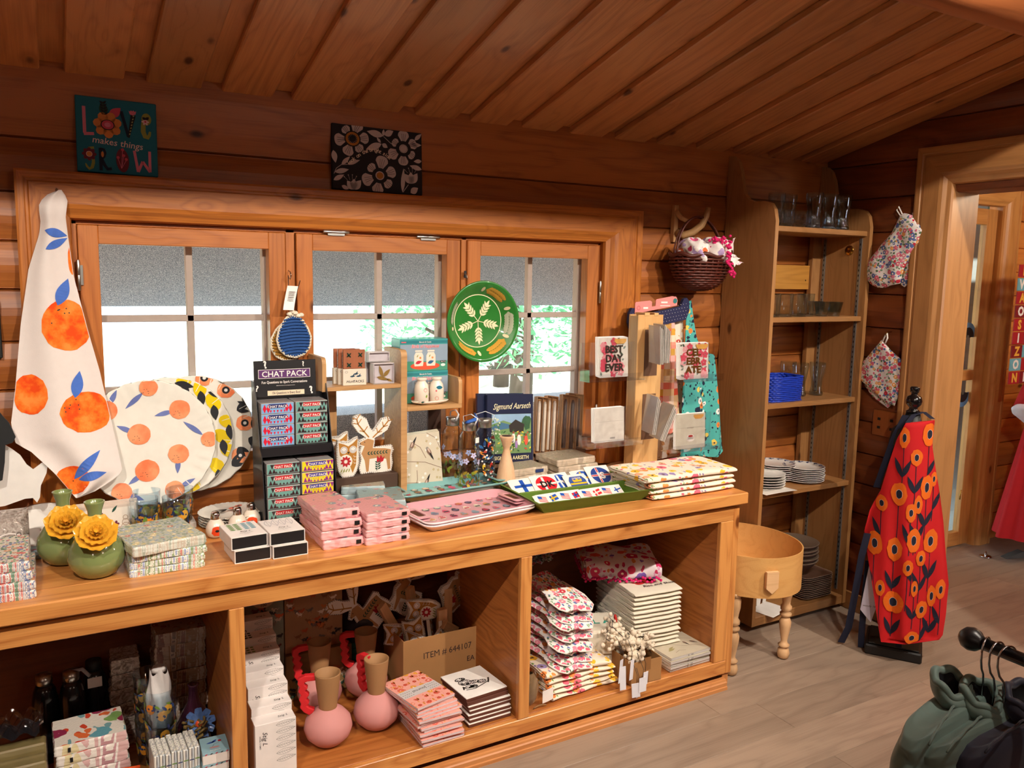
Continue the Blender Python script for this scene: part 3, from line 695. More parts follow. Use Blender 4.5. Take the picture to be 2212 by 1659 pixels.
# ================================================================ oval bentwood box on turned legs
BENT = wood('bentwood', '#c68d4e', '#dba866', .04, .4, 18, tone=.03); TURN = wood('turned_birch', '#b98a5c', '#d9b083', 0, .4, 20)
bx = thing('bentwood_box_stand', 'oval bentwood box on turned legs between the counter and the cabinet', 'stand', (2.525, 2.42, 0))
rx_, ry_ = .222, .252
def wall_(r_, z0, z1, mb, m):
    vs = []; N = 64
    for z in (z0, z1):
        for i in range(N): a = 2*PI*i/N; vs.append((cos(a)*rx_*r_, sin(a)*ry_*r_, z))
    mb.add(vs, [(i, (i+1) % N, N+(i+1) % N, N+i) for i in range(N)], m, None, True)
mb = MB(); wall_(1, .345, .51, mb, BENT); wall_(.978, .36, .51, mb, BENT)
N = 64; vs = [(cos(2*PI*i/N)*rx_*r_, sin(2*PI*i/N)*ry_*r_, .51) for r_ in (1, .978) for i in range(N)]
mb.add(vs, [(i, (i+1) % N, N+(i+1) % N, N+i) for i in range(N)], BENT); mb.build('bentwood_band', bx)
mb = MB(); vs = [(cos(2*PI*i/N)*rx_*.99, sin(2*PI*i/N)*ry_*.99, z) for z in (.346, .36) for i in range(N)]
mb.add(vs, [tuple(range(N-1, -1, -1)), tuple(range(N, 2*N))], BENT); mb.build('box_bottom', bx)
mb = MB(); TT = TR(-.085, -.2385, .415, rz=-.3) @ Mx.Rotation(PI/2, 4, 'X')
mb.prism([(-.026, .045), (.026, .045), (.026, -.022), (0, -.045), (-.026, -.022)], -.004, .010, TURN, TT); mb.build('wooden_tab', bx)
lp = [(.012, .0), (.022, .006), (.026, .024), (.023, .042), (.014, .050), (.022, .055), (.024, .062), (.015, .070), (.013, .08), (.018, .11), (.024, .145), (.025, .165), (.019, .18), (.014, .187), (.024, .193), (.025, .202), (.015, .212), (.023, .218), (.024, .232), (.016, .243), (.018, .26), (.024, .29), (.025, .32), (.018, .332), (.024, .336), (.024, .35)]
for x, y in ((.14, -.125), (-.12, .17), (-.165, -.13), (.10, .17)):
    mb = MB(); mb.lathe(lp, TURN, 20, TR(x, y, 0)); mb.build('leg', bx)
# cards and packets inside the box
RED = mat('#c8283c', .5); PK = mat('#e6a0a8', .6)
for i, (x, y, z, rz, c, l) in enumerate(((2.42, 2.45, .3605, .1, WHITE, 'white folded card at the bottom of the bentwood box'), (2.43, 2.43, .3865, -.25, PAPER, 'cream packet with red print lying in the bentwood box'),
        (2.40, 2.47, .4125, .15, mat('#8a3a4a', .5), 'maroon packet near the top of the bentwood box pile'), (2.41, 2.48, .4385, .1, RED, 'bright red packet on top of the bentwood box pile'))):
    mb = MB(); mb.box(-.085, .085, -.06, .06, 0, .0255, c, .002)
    if i == 1: mb.put(join(ell(.05, .02, .012), ell(.066, .01, .008)), RED, topf(.0255), .0006)
    solo('gift_packet', mb, l, 'packet', (x, y, z), rz, 'packets in the bentwood box')
# ================================================================ things hung on the walls and stands
def scan(outline, z):
    xs = []
    n = len(outline)
    for i in range(n):
        (x0, z0), (x1, z1) = outline[i], outline[(i+1) % n]
        if (z0 <= z < z1) or (z1 <= z < z0): xs.append(x0+(x1-x0)*(z-z0)/(z1-z0))
    return (min(xs), max(xs)) if len(xs) > 1 else None
def cloth(mb, outline, fn, m, nu=24, nv=40, th=.003, back=None):
    zs = [p[1] for p in outline]; lo, hi = min(zs), max(zs); R = []
    for j in range(nv+1):
        z = lo+(hi-lo)*(.002+.996*j/nv); a = scan(outline, z); R.append((z, a[0], a[1]))
    def P(i, j, h): z, a, b = R[j]; return fn(a+(b-a)*i/nu, z, h)
    c = nu+1
    vs = [P(i, j, 0) for j in range(nv+1) for i in range(c)]; fs = [(j*c+i, j*c+i+1, (j+1)*c+i+1, (j+1)*c+i) for j in range(nv) for i in range(nu)]
    mb.add(vs, fs, m, None, True)
    vs = [P(i, j, -th) for j in range(nv+1) for i in range(c)]; mb.add(vs, [f[::-1] for f in fs], back or m, None, True)
    e = [(i, 0) for i in range(c)]+[(nu, j) for j in range(1, nv+1)]+[(i, nv) for i in range(nu-1, -1, -1)]+[(0, j) for j in range(nv-1, 0, -1)]
    k = len(e); vs = [P(i, j, 0) for i, j in e]+[P(i, j, -th) for i, j in e]
    mb.add(vs, [(i, (i+1) % k, k+(i+1) % k, k+i) for i in range(k)], m)
# ---- canvases on the casing top
TEAL = mat('#14708a', .8, bump=.3); BLKC = mat('#1c1d26', .8, bump=.3)
def art(px):
    return lambda a: px(*a)
t = MB(); W_, H_ = .222, .222
t.box(-W_/2, W_/2, -.009, .009, 0, H_, TEAL, .002)
F = front(-.0092, -W_/2, 0)
def q1(x, y): return ((x-140-(y-130)*.078)/1395*W_, (1-(y-130-(x-140)*.08)/1290)*H_)
def Q(l, f=q1): return [f(*p) for p in l]
def E1(x, y, rx, ry, rot=0, f=q1, **k): c = f(x, y); return ell(c[0], c[1], rx/1395*W_, ry/1290*H_, rot, **k)
PKc, ORc, NV, OLV, MAR, CRM, DG, REDP = [mat(c, .8) for c in ('#dd7f9c', '#d98a4a', '#12203a', '#93974a', '#6e1f33', '#e9cfd2', '#1f4a3a', '#cf4f68')]
def S1(l, w, m, h=.0004, f=q1): t.put(stroke(Q(l, f), w), m, F, h)
S1([(297, 320), (335, 780)], .009, PKc); S1([(320, 790), (492, 790)], .009, PKc)
a, b = q1(745, 500), q1(925, 335); t.put(leafs(*a, *b, .026), REDP, F, .0004)
a, b = q1(655, 480), q1(605, 225); t.put(leafs(*a, *b, .024), DG, F, .0004)
for k in range(5):
    for sg in (-1, 1):
        y = 460-k*48; c = q1(650-k*9, y); d = q1(650-k*9+sg*60, y-45); t.put(leafs(*c, *d, .006), BLKC, F, .0008)
c = q1(715, 635); t.put(flower(c[0], c[1], .039, 7, .66, .3), ORc, F, .0008); t.put(ell(c[0], c[1], .019, .0155), BLKC, F, .0012); t.put(ell(c[0], c[1], .0165, .0133), REDP, F, .0016); t.put(ell(c[0], c[1], .009, .007), PKc, F, .002)
S1([(935, 390), (1085, 835)], .009, NV); S1([(1150, 455), (1088, 850)], [.014, .005], BLKC, .0008)
for k in range(7):
    c = q1(1095+k*8, 800-k*52); d = q1(1115+k*9, 770-k*52); t.put(leafs(*c, *d, .004), mat('#a9ad7a', .8), F, .0012)
t.put(poly(*Q([(1065, 375), (1090, 395), (1105, 370), (1130, 390), (1150, 370), (1165, 392), (1200, 385), (1190, 440), (1140, 460), (1090, 440)])), PKc, F, .0012)
t.put(E1(1385, 520, 88, 105), OLV, F, .0004); S1([(1340, 540), (1335, 640), (1340, 740), (1380, 830), (1425, 845), (1452, 800), (1462, 735)], [.012, .013, .014, .013, .011, .009, .006], OLV)
c = q1(1368, 565); t.put(flower(c[0], c[1], .011, 6, .5), CRM, F, .0008); t.put(ell(c[0], c[1], .003), REDP, F, .0012)
for sx in (-1, 1): a, b = q1(1370, 530), q1(1370+sx*58, 482); t.put(leafs(*a, *b, .009), BLKC, F, .001)
t.put(text('makes things', .0275, .0005, .15, wide=.98), CRM, plane(F(*q1(905, 1000)), (1, 0, -.07), (.02, 0, 1)), .0006)
S1([(500, 1030), (420, 1035), (390, 1090)], .007, OLV); S1([(495, 1150), (503, 1290), (485, 1370), (440, 1395), (395, 1350), (372, 1300)], [.007, .009, .009, .008, .006, .003], OLV)
c = q1(425, 1140); t.put(flower(c[0], c[1], .0195, 8, .55), MAR, F, .0008); t.put(ell(c[0], c[1], .0085), CRM, F, .0012); t.put(ell(c[0], c[1], .0072), ORc, F, .0014)
S1([(607, 1035), (640, 1425)], .009, NV); S1([(610, 1048), (670, 1060), (695, 1120), (680, 1185), (640, 1225)], .007, NV); S1([(640, 1225), (700, 1340), (750, 1400), (820, 1395)], .009, NV); t.put(E1(650, 1145, 24, 50), ORc, F, .0009)
t.put(E1(1000, 1250, 112, 205, .05, n=28), MAR, F, .0004)
for x, y in ((990, 1062), (1015, 1165), (920, 1197), (1062, 1232)): t.put(E1(x, y, 27, 26), REDP, F, .0008); S1([(x, y+20), (990, 1390)], .0012, PKc, .0006)
for l in ([(1195, 1075), (1283, 1450)], [(1283, 1450), (1355, 1270)], [(1355, 1270), (1495, 1455)], [(1495, 1455), (1468, 1088)]): S1(l, .008, PKc)
solo('canvas_print', t, 'teal canvas print with flowery words LOVE makes things GROW, above the window', 'picture', (.213, 2.820, 1.8815), rot=(-.07, .012, 0))
t = MB(); W2, H2 = .334, .222; t.box(-W2/2, W2/2, -.009, .009, 0, H2, BLKC, .002); F = front(-.0092, -W2/2, 0)
CW = mat('#cdc3c6', .8); OC = mat('#b87a35', .8)
def q2(x, y): return (max(.001, min(W2-.001, (x-180)/1710*W2)), max(.001, min(H2-.001, (1-(y-130-(x-180)*.12)/1225)*H2)))
def E2(x, y, rx, ry, rot=0, **k): c = q2(x, y); return ell(c[0], c[1], rx/1710*W2, ry/1225*H2, rot, **k)
def petals(cx_, cy_, r, a0, n=6, w=.95):
    for i in range(n):
        a = a0+2*PI*i/n; cc = q2(cx_, cy_); R = r/1710*W2; L = R*(.88+.14*sin(i*2.3)); vs = []
        for k in range(13):
            u = -1+k/6; rad = L*(1-.22*abs(u)**3.2); vs.append((cc[0]+cos(a+u*.46*w)*rad, cc[1]+sin(a+u*.46*w)*rad))
        vs.append((cc[0]+cos(a)*R*.2, cc[1]+sin(a)*R*.2)); vs = [(max(.001, min(W2-.001, x)), max(.001, min(H2-.001, y))) for x, y in vs]
        t.put(poly(*vs), CW, F, .0004)
        for u in (-.45, 0, .4): t.put(stroke([(max(.001, min(W2-.001, cc[0]+cos(a+u*.34)*R*q)), max(.001, min(H2-.001, cc[1]+sin(a+u*.34)*R*q))) for q in (.4, .6, .82)], .0012), BLKC, F, .0008)
for (x, y, r, a0, c1, c2) in ((555, 435, 345, .15, OC, BLKC), (1520, 635, 330, .5, BLKC, CW), (1055, 1145, 365, .35, BLKC, OC)):
    petals(x, y, r, a0)
    t.put(E2(x, y, 150, 150, n=24), BLKC, F, .0011); t.put(E2(x, y, 128, 128, n=24), c1, F, .0014); t.put(E2(x, y, 84, 84, n=22), CW if c2 is OC else c2, F, .0017); t.put(E2(x, y, 66, 66, n=22), c2, F, .002)
    for i in range(14): a = i*PI/7; t.put(E2(x+70*cos(a), y+70*sin(a), 7, 7, n=5), CW if c2 is not CW else BLKC, F, .0022)
for l in (((1135, 385), (825, 290), .030), ((1135, 385), (1145, 255), .013), ((1160, 370), (1330, 290), .028), ((1100, 535), (800, 640), .030), ((1085, 515), (1010, 410), .012), ((1110, 535), (1215, 610), .02), ((345, 915), (505, 765), .018), ((450, 915), (690, 835), .016),
        ((220, 1050), (480, 1010), .022), ((195, 1200), (390, 1105), .020), ((1490, 1480), (1520, 1015), .020), ((1880, 885), (1720, 885), .018), ((1880, 1050), (1640, 965), .022), ((1745, 470), (1890, 350), .018), ((1660, 560), (1880, 570), .02), ((200, 640), (240, 880), .026), ((340, 1310), (470, 1400), .018), ((1650, 1500), (1800, 1410), .03)):
    a, b = q2(*l[0]), q2(*l[1]); t.put(leafs(*a, *b, l[2]*.8), CW, F, .0004)
for l in ([(205, 1080), (250, 980), (345, 915), (450, 915)], [(1140, 395), (1280, 530), (1400, 560)], [(1500, 1480), (1610, 1335)], [(1690, 500), (1745, 470)]): t.put(stroke([q2(*p) for p in l], .002), CW, F, .0004)
for x, y, sg in ((540, 1300, -1), (1690, 1200, 1)):
    for k in (-1, 0, 1):
        a = q2(x-sg*20, y+120); b = q2(x+k*130-sg*30, y-110+abs(k)*30); t.put(leafs(*a, *b, .026), CW, F, .0004)
    for k in range(4):
        a = q2(x+k*45-90, y-90); b = q2(x-150+k*75, y-200+abs(k-1.5)*30); t.put(stroke([a, b], .001), CW, F, .0005); t.put(ell(b[0], b[1], .002, n=6), CW, F, .0006)
s_ = 'look on the bright side'
for i, ch in enumerate(s_):
    if ch == ' ': continue
    u = i/(len(s_)-1); x = 490+740*u; y = 985-310*sin(PI*(.08+.66*u))**1.1+ (0 if u < .6 else (u-.6)*150); dy = (lambda v: 985-310*sin(PI*(.08+.66*v))**1.1+(0 if v < .6 else (v-.6)*150))
    sl = -(dy(u+.02)-dy(u-.02))/(740*.04); c = q2(x, y); t.put(text(ch, .0195, .0012), mat('#f0e6da', .8), plane(F(c[0], c[1], 0), (cos(math.atan(sl)), 0, sin(math.atan(sl))), (-sin(math.atan(sl)), 0, cos(math.atan(sl)))), .0006)
solo('canvas_print', t, 'black canvas print of big white flowers reading look on the bright side', 'picture', (1.046, 2.820, 1.8815), rot=(-.07, .01, 0))
# ---- orange-print tea towel on the casing
TWC = mat('#e7ddd8', .9, vary=.03, scale=60, bump=.25); BLUEP = mat('#4a74cf', .85, vary=.14, scale=60)
OGM = NT('orange_wash'); n1 = OGM.noise(OGM.obj(), 22, 4, .6)[0]; OGM.put(OGM.b.inputs['Base Color'], OGM.ramp(n1, [(.38, lin('#f04a00')), (.5, lin('#f97316')), (.64, lin('#f9913a'))])); OGM.b.inputs['Roughness'].default_value = .9; OGM = OGM.m
OUT = [(.056, 1.824), (.072, 1.797), (.064, 1.743), (.067, 1.696), (.078, 1.567), (.108, 1.408), (.134, 1.286), (.159, 1.133), (.184, .973), (.172, .951), (.107, .911), (.053, .893), (-.001, .978), (-.067, 1.06), (-.096, 1.072), (-.106, 1.138), (-.09, 1.241), (-.066, 1.431), (-.038, 1.592), (-.006, 1.693), (-.001, 1.727), (-.004, 1.773), (.008, 1.796), (.032, 1.817)]
def tw(x, z, h=0):
    a, b = scan(OUT, max(.895, min(1.822, z))) or (0, .05); u = (x-a)/max(b-a, .01)
    k = (1.82-z)/.9; f = .004+.009*k
    y = 2.793-.016*sin(PI*max(0, min(1, u)))-f*sin(u*9+z*3)*.8-.010*math.exp(-((z-1.76)/.03)**2)-.012*k
    y -= .11*k*k; q = y/2.785
    return V((x*q, y-h, 1.6+(z-1.6)*q))
tt = thing('tea_towel', 'long white tea towel with oranges and blue leaves, hung from the window casing', 'towel')
mb = MB(); cloth(mb, OUT, tw, TWC, 22, 60)
for x, z, rx, rz, clip in ((.052, 1.425, .066, .076, 0), (.092, 1.160, .070, .063, 0), (-.052, 1.222, .045, .060, 1), (.045, .952, .046, .046, 1), (.076, 1.62, .012, .045, 1)):
    v, f = ell(x, z, rx, rz, 0, 26, 5, .03, int(x*999))
    nv = []
    for p, q in v:
        q = max(.897, min(1.82, q)); ab = scan(OUT, q); nv.append((max(ab[0]+.0015, min(ab[1]-.0015, p)), q))
    mb.put((nv, f), OGM, tw, .0012)
for l in (((.008, 1.704), (.066, 1.690), .026), ((.008, 1.649), (.066, 1.684), .022), ((.031, 1.485), (.062, 1.565), .034), ((.064, 1.206), (.080, 1.288), .032), ((.050, .955), (.125, 1.040), .030), ((.062, .952), (.140, .968), .028)):
    v, f = leafs(*l[0], *l[1], l[2], 10); v = [(min(p, scan(OUT, q)[1]-.002), q) for p, q in v]; mb.put((v, f), BLUEP, tw, .002)
for x, z in ((.033, 1.472), (.013, 1.433), (.053, 1.476), (.06, 1.463), (.048, 1.462), (.066, 1.201), (.047, 1.175), (.037, 1.165), (.05, 1.185), (.072, 1.184), (.074, 1.171), (.035, 1.177), (.047, .95)): mb.put(ell(x, z, .002 if x != .033 else .005, .002, .4, 7), BLACK, tw, .0024)
mb.build('towel_cloth', tt)
mb = MB(); mb.tube([(.045, YW-.03, 1.83), (.045, YW-.055, 1.815), (.046, YW-.05, 1.80)], .004, STEEL, 8); mb.build('hanging_hook', tt)
# ---- big green bowl hung on the second mullion
GRN = mat('#2c7a2f', .3, coat=.5, key='green_lacquer', vary=.1); CR = mat('#efe0b8', .5); GLD = mat('#cf9c3a', .45); SIL = mat('#b9bfa5', .5)
bw = thing('painted_bowl', 'large green painted bowl with cream snowflake, hung on the window mullion', 'bowl', (1.427, 2.785, 1.424))
mb = MB(); T = TR(rx=PI/2)
mb.lathe([(.100, 0), (.108, .006), (.150, .056), (.153, .060), (.150, .063), (.140, .060), (.103, .012), (.098, .010), (0, .010)], GRN, 64, T); mb.build('bowl_body', bw)
mb = MB(); mb.put(ring(0, 0, .101, .003, 48), CR, front(-.010), .0012)
for k in range(5):
    a = PI*2*k/5+1.02; d = (cos(a), sin(a)); mb.put(stroke([(0, 0), (d[0]*.07, d[1]*.07)], .0025), CR, front(-.010), .001)
    mb.put(leafs(d[0]*.062, d[1]*.062, d[0]*.092, d[1]*.092, .011), CR, front(-.010), .0014)
    for i in range(4):
        for sg in (-1, 1):
            p = .025+i*.0125; b_ = a+sg*.75; mb.put(leafs(d[0]*p, d[1]*p, d[0]*p+cos(b_)*.024, d[1]*p+sin(b_)*.024, .008), CR, front(-.010), .0016)
def inner(u, v, h=0):   # angle, height along the inner wall
    r = .105+(.140-.105)*v; return V((cos(u)*(r-h), -(.014+(.060-.014)*v)-h, sin(u)*(r-h)))
for a0, m in ((-1.25, GLD), (-.35, SIL), (.75, GLD), (2.6, SIL), (3.9, GLD)):
    for i in range(6):
        a = a0+i*.085; mb.put(leafs(a, .5, a+.11, .85, .25), m, inner, .0015); mb.put(leafs(a, .5, a+.11, .15, .25), m, inner, .0015)
    mb.put(leafs(a0+.5, .5, a0+.66, .5, .35), m, inner, .0015); mb.put(ell(a0+.76, .5, .055, .25), CR, inner, .0015)
mb.build('painted_ornament', bw)
mb = MB(); mb.tube([(1.40, YW-.004, 1.60), (1.40, YW-.02, 1.598), (1.40, YW-.024, 1.585), (1.40, YW-.02, 1.578)], .002, STEEL, 6)
mb.box(1.398, 1.408, YW-.004, YW, 1.585, 1.612, BLACK, .001); solo('wall_hook', mb, 'small metal hook just above the green bowl', 'hook')
# ---- crocheted potholders on the first mullion
def potholder(col, trim, sc=1):
    mb = MB(); pts = [(0, .075), (.022, .066), (.048, .03), (.058, -.005), (.052, -.038), (.03, -.062), (0, -.07), (-.03, -.062), (-.052, -.038), (-.058, -.005), (-.048, .03), (-.022, .066)]
    N = 40; sm = []
    for i in range(N):
        t_ = i/N*len(pts); k = int(t_); f_ = t_-k; a, b = pts[k % 12], pts[(k+1) % 12]; sm.append((a[0]+(b[0]-a[0])*f_, a[1]+(b[1]-a[1])*f_))
    vs = [(0, -.006, 0)]; fs = []
    for r_ in range(1, 11):
        for i in range(N): vs.append((sm[i][0]*r_/10, -.006-.0015*sin(r_*PI*.9)*(1 if i % 2 else .2)+.003*(r_ == 10), sm[i][1]*r_/10))
    for i in range(N): fs.append((0, 1+i, 1+(i+1) % N))
    for r_ in range(9): fs += [(1+r_*N+i, 1+(r_+1)*N+i, 1+(r_+1)*N+(i+1) % N, 1+r_*N+(i+1) % N) for i in range(N)]
    mb.add(vs, fs, col, None, True); mb.add([(x, 0, z) for x, y, z in vs], fs, col)
    for k in range(12):    # crochet rows
        z = -.056+k*.0105; w = [x for x, y in sm if abs(y-z) < .012]; a, b = min(w)*.88, max(w)*.88
        mb.tube([(a+(b-a)*i/14, -.0075-.0015*(i % 2), z+.004*sin(PI*i/14)) for i in range(15)], .0028, col, 5)
    mb.tube([(x*1.02, -.004, z*1.02) for x, z in sm], .0032, trim, 6, closed=True)
    for x, z in sm: mb.tube([(x*1.03, -.006, z*1.03), (x*.93, -.0085, z*.93)], .0018, trim, 5)
    return mb
CREAM = mat('#eadfca', .9, bump=.6); MUST = mat('#a5752a', .95, bump=.6, scale=80); NAVYC = mat('#27508f', .95, bump=.6, scale=80)
for i, (x, z, y, ry, col, l) in enumerate(((.722, 1.362, 2.828, .22, MUST, 'mustard crocheted potholder with white edge, behind the blue one'), (.736, 1.375, 2.812, -.06, NAVYC, 'blue crocheted potholder with white edging, hung on the window mullion'))):
    t = thing('potholder', l, 'potholder', (x, y, z), group='crocheted potholders on the mullion', rot=(0, ry, 0))
    potholder(col, CREAM).build('crochet_pad', t)
    mb = MB()
    for k in range(5): mb.lathe([(0, -.006), (.008, -.003), (.010, .002), (.006, .007), (0, .008)], CREAM, 10, TR(.002+.010*k-.012, -.006, .078+.008*sin(k*1.4), rx=.3))
    mb.build('gathered_top', t)
    mb = MB(); mb.tube([(0, -.004, .08), (-.004, -.006, .13), (-.006, -.006, .17), (-.002, .0, .21)], .0012, BLACK, 5); mb.build('cord', t)
    if i: 
        mb = MB(); mb.grid(lambda u, v: (-.034+.036*u+.024*v, -.010-.012*(1-v)**3, .102+.074*v-.004*u-.006*(1-v)), 4, 8, WHITE)
        for k in range(6): mb.put(rect(-.010, .010, k*.006, k*.006+.002), mat('#9a9a9a', .8), plane((-.006, -.014, .124), (1, 0, -.1), (.28, 0, 1)), .0015)
        mb.build('swing_tag', t)
mb = MB(); mb.tube([(.729, YW, 1.60), (.729, YW-.022, 1.597), (.730, YW-.03, 1.583), (.729, YW-.024, 1.572), (.729, YW-.012, 1.576)], .0022, CHROME, 8)
solo('wall_hook', mb, 'small chrome hook carrying the potholders on the window mullion', 'hook')
# ---- wall basket with cloths on a wooden peg
WIC = mat('#5a2418', .45, vary=.35, scale=70); PEG = wood('peg_birch', '#8f6a45', '#bd9362', 0, .5, 20)
mb = MB(); mb.box(2.405, 2.428, 2.815, YW, 1.755, 1.915, PEG, .002, g='z')
pts = [(2.418, 2.815, 1.80), (2.44, 2.79, 1.785), (2.47, 2.765, 1.80), (2.50, 2.745, 1.83), (2.512, 2.73, 1.87), (2.515, 2.725, 1.905)]
mb.tube(pts, [.016, .018, .018, .017, .014, .012], PEG, 10, flat=.8)
mb.tube([(2.415, 2.82, 1.89), (2.43, 2.80, 1.86), (2.46, 2.785, 1.845)], [.012, .011, .009], PEG, 8)
solo('coat_peg', mb, 'curved birch wall peg holding up the dark basket', 'peg')
t = thing('wicker_basket', 'dark red-brown wicker basket hanging on the wall peg', 'basket', (2.475, 2.715, 1.695))
mb = MB()
for k in range(17):
    a = k/16*PI/2; z = -.145*sin(a); r_ = cos(a)**.75; pts = []
    if r_ < .08: r_ = .08
    for i in range(60):
        b = 2*PI*i/60; wv = 1+.03*sin(i*PI/2+k*PI); yy = sin(b)*.095*r_*wv; pts.append((cos(b)*.148*r_*wv, yy, z+.018*cos(b)**2*0-.02*(yy < 0)*0))
    mb.tube(pts, .0058, WIC, 5, closed=True)
for i in range(30):
    b = 2*PI*i/30; mb.tube([(cos(b)*.148*cos(q)**.75, sin(b)*.095*cos(q)**.75, -.145*sin(q)) for q in (0, .3, .6, .9, 1.2, 1.45)], .0032, WIC, 4)
mb.tube([(cos(2*PI*i/48)*.152, sin(2*PI*i/48)*.098, .003+.006*sin(i)) for i in range(48)], .009, WIC, 6, closed=True)
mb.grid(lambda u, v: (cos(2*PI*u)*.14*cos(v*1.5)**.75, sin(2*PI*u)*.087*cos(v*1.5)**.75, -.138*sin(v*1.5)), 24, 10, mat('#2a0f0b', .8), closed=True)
mb.build('basket_body', t)
mb = MB(); mb.tube([(cos(PI*i/16)*.135*(1-.1*sin(PI*i/16)), .02*sin(PI*i/16), .17*sin(PI*i/16)) for i in range(17)], .0045, WIC, 7)
mb.tube([(cos(PI*i/16)*.14*(1-.1*sin(PI*i/16)), .012+.02*sin(PI*i/16), .165*sin(PI*i/16)) for i in range(17)], .0035, WIC, 7); mb.build('basket_handle', t)
CLM = floral('mushroom_cloth', '#efe6e2', ['#c23a6a', '#d96a3a', '#b9a0d0', '#e05a8a', '#a03060'], '#d9b0c4', 24, .5, .22, dots='#f6e9ea')
def bunch(name, label, cen, r, m, seed, pom=False, grp=None):
    R = random.Random(seed); ph = [R.random()*6 for _ in range(8)]
    tb_ = thing(name, label, 'cloth', cen, 0, grp); mb = MB()
    def f(u, v):
        a = 2*PI*u; b = PI*(v-.5); w = 1+.16*sin(3*a+ph[0]+2*b)+.10*sin(5*a+ph[1]-3*b)+.08*sin(7*a+6*b+ph[2])
        return (cos(a)*cos(b)*r[0]*w, sin(a)*cos(b)*r[1]*w, sin(b)*r[2]*(1+.2*sin(4*a+ph[3])*cos(b)))
    mb.grid(f, 44, 20, m, closed=True); mb.build('folded_cloth', tb_)
    return tb_
bunch('cloth_bundle', 'mushroom-print cloth stuffed in the left of the wicker basket', (2.415, 2.70, 1.712), (.062, .075, .06), CLM, 4, grp='cloths in the wicker basket')
b2 = bunch('cloth_bundle', 'white printed cloth with pink pompom trim, spilling from the wicker basket', (2.515, 2.685, 1.715), (.075, .075, .062), CLM, 8, grp='cloths in the wicker basket')
mb = MB(); TRI = [((.04, -.06, .03), (.075, -.05, .062), (.08, -.04, -.01)), ((.02, -.06, -.01), (.115, -.07, -.045), (.05, -.08, -.062)), ((.0, -.07, -.02), (.055, -.085, -.10), (.02, -.09, -.05)), ((.045, -.05, .0), (.12, -.055, -.03), (.05, -.06, -.03))]
for a in TRI:
    a, b, c = map(V, a); vs = [a+(b-a)*(i/6)+(c-a)*(j/6)+V((0, .008*sin(i*1.7+j), .004*sin(j*2))) for i in range(7) for j in range(7-i)]
    ix = {}; k = 0
    for i in range(7):
        for j in range(7-i): ix[i, j] = k; k += 1
    fs = [(ix[i, j], ix[i+1, j], ix[i, j+1]) for i in range(6) for j in range(6-i)]+[(ix[i+1, j], ix[i+1, j+1], ix[i, j+1]) for i in range(6) for j in range(5-i)]
    mb.add(vs, fs, CLM, None, True)
mb.build('hanging_corner', b2)
PINK = mat('#d81b6a', .9, bump=.8, scale=60); pm = MB(); R = random.Random(3)
path = [(-.07, -.055, .05), (-.03, -.065, .058), (.0, -.07, .045), (.02, -.075, .02), (.015, -.085, -.01), (.01, -.09, -.04), (.03, -.09, -.07), (.045, -.09, -.095), (.02, -.088, -.085)]
for k in range(len(path)-1):
    for i in range(7):
        a, b = V(path[k]), V(path[k+1]); p = a+(b-a)*(i/7)+V((R.gauss(0, .008), R.gauss(0, .003), R.gauss(0, .006)))
        pm.lathe([(0, -.0065), (.0046, -.0046), (.0065, 0), (.0046, .0046), (0, .0065)], PINK, 8, Mx.Translation(p))
    for i in range(2):
        p = V(path[k])+V((R.gauss(.03, .02), R.gauss(0, .003), R.gauss(0, .01))) if k < 3 else V(path[k])
        pm.lathe([(0, -.0065), (.0046, -.0046), (.0065, 0), (.0046, .0046), (0, .0065)], PINK, 8, Mx.Translation(p))
pm.build('pompom_trim', b2, kind='stuff')
# ---- behind the card stand: carded double mitt, chequered towel, mushroom towel; teal apron beside
t = thing('double_oven_mitt', 'navy dotted double oven mitt on a pink card, hung behind the card stand', 'oven mitt', (0, 0, 0))
NAV = mat('#26284f', .9, bump=.3); COR = mat('#ee8f8c', .6)
mb = MB(); mb.prism([(2.130, 1.385), (2.120, 1.41), (2.122, 1.45), (2.135, 1.472), (2.152, 1.47), (2.172, 1.440), (2.40, 1.478), (2.415, 1.51), (2.432, 1.515), (2.446, 1.50), (2.45, 1.46), (2.432, 1.42), (2.168, 1.375)], -.012, .004, NAV, TR(0, 2.745, 0, rx=PI/2))
for i in range(20):
    for j in range(5):
        x, z = 2.14+i*.0152+(j % 2)*.007, 1.388+i*.0022+j*.015; mb.put(ell(x, z, .0013, n=5), WHITE, front(2.745-.004), .0006)
mb.build('mitt_fabric', t)
mb = MB(); mb.prism([(2.147, 1.40+.048), (2.147, 1.492), (2.152, 1.497), (2.226, 1.503), (2.236, 1.498), (2.236, 1.478), (2.256, 1.480), (2.257, 1.505), (2.262, 1.509), (2.345, 1.522), (2.368, 1.52), (2.376, 1.505), (2.374, 1.482)], -.003, 0, COR, TR(0, 2.737, 0, rx=PI/2))
Fc = front(2.737-.0005); mb.put(ell(2.362, 1.502, .011), mat('#2a7d7d', .6), Fc, .0006); mb.put(ring(2.165, 1.472, .009, .0015), mat('#c23a4a', .6), Fc, .0006); mb.put(rect(2.19, 2.215, 1.468, 1.476), WHITE, Fc, .0006); mb.put(rect(2.285, 2.32, 1.492, 1.499), WHITE, Fc, .0006); mb.put(rect(2.28, 2.335, 1.480, 1.483), WHITE, Fc, .0006)
mb.build('header_card', t, label='pink header card')
CHK = NT('check_print'); o = CHK.obj(); ck = CHK.vmul(o, (34, 34, 34)); fl_ = CHK.nd('ShaderNodeVectorMath', operation='FLOOR'); CHK.ln(ck, fl_.inputs[0]); wn = CHK.nd('ShaderNodeTexWhiteNoise'); fl2 = CHK.vmul(fl_.outputs[0], (1, 0, 1)); CHK.ln(fl2, wn.inputs['Vector'])
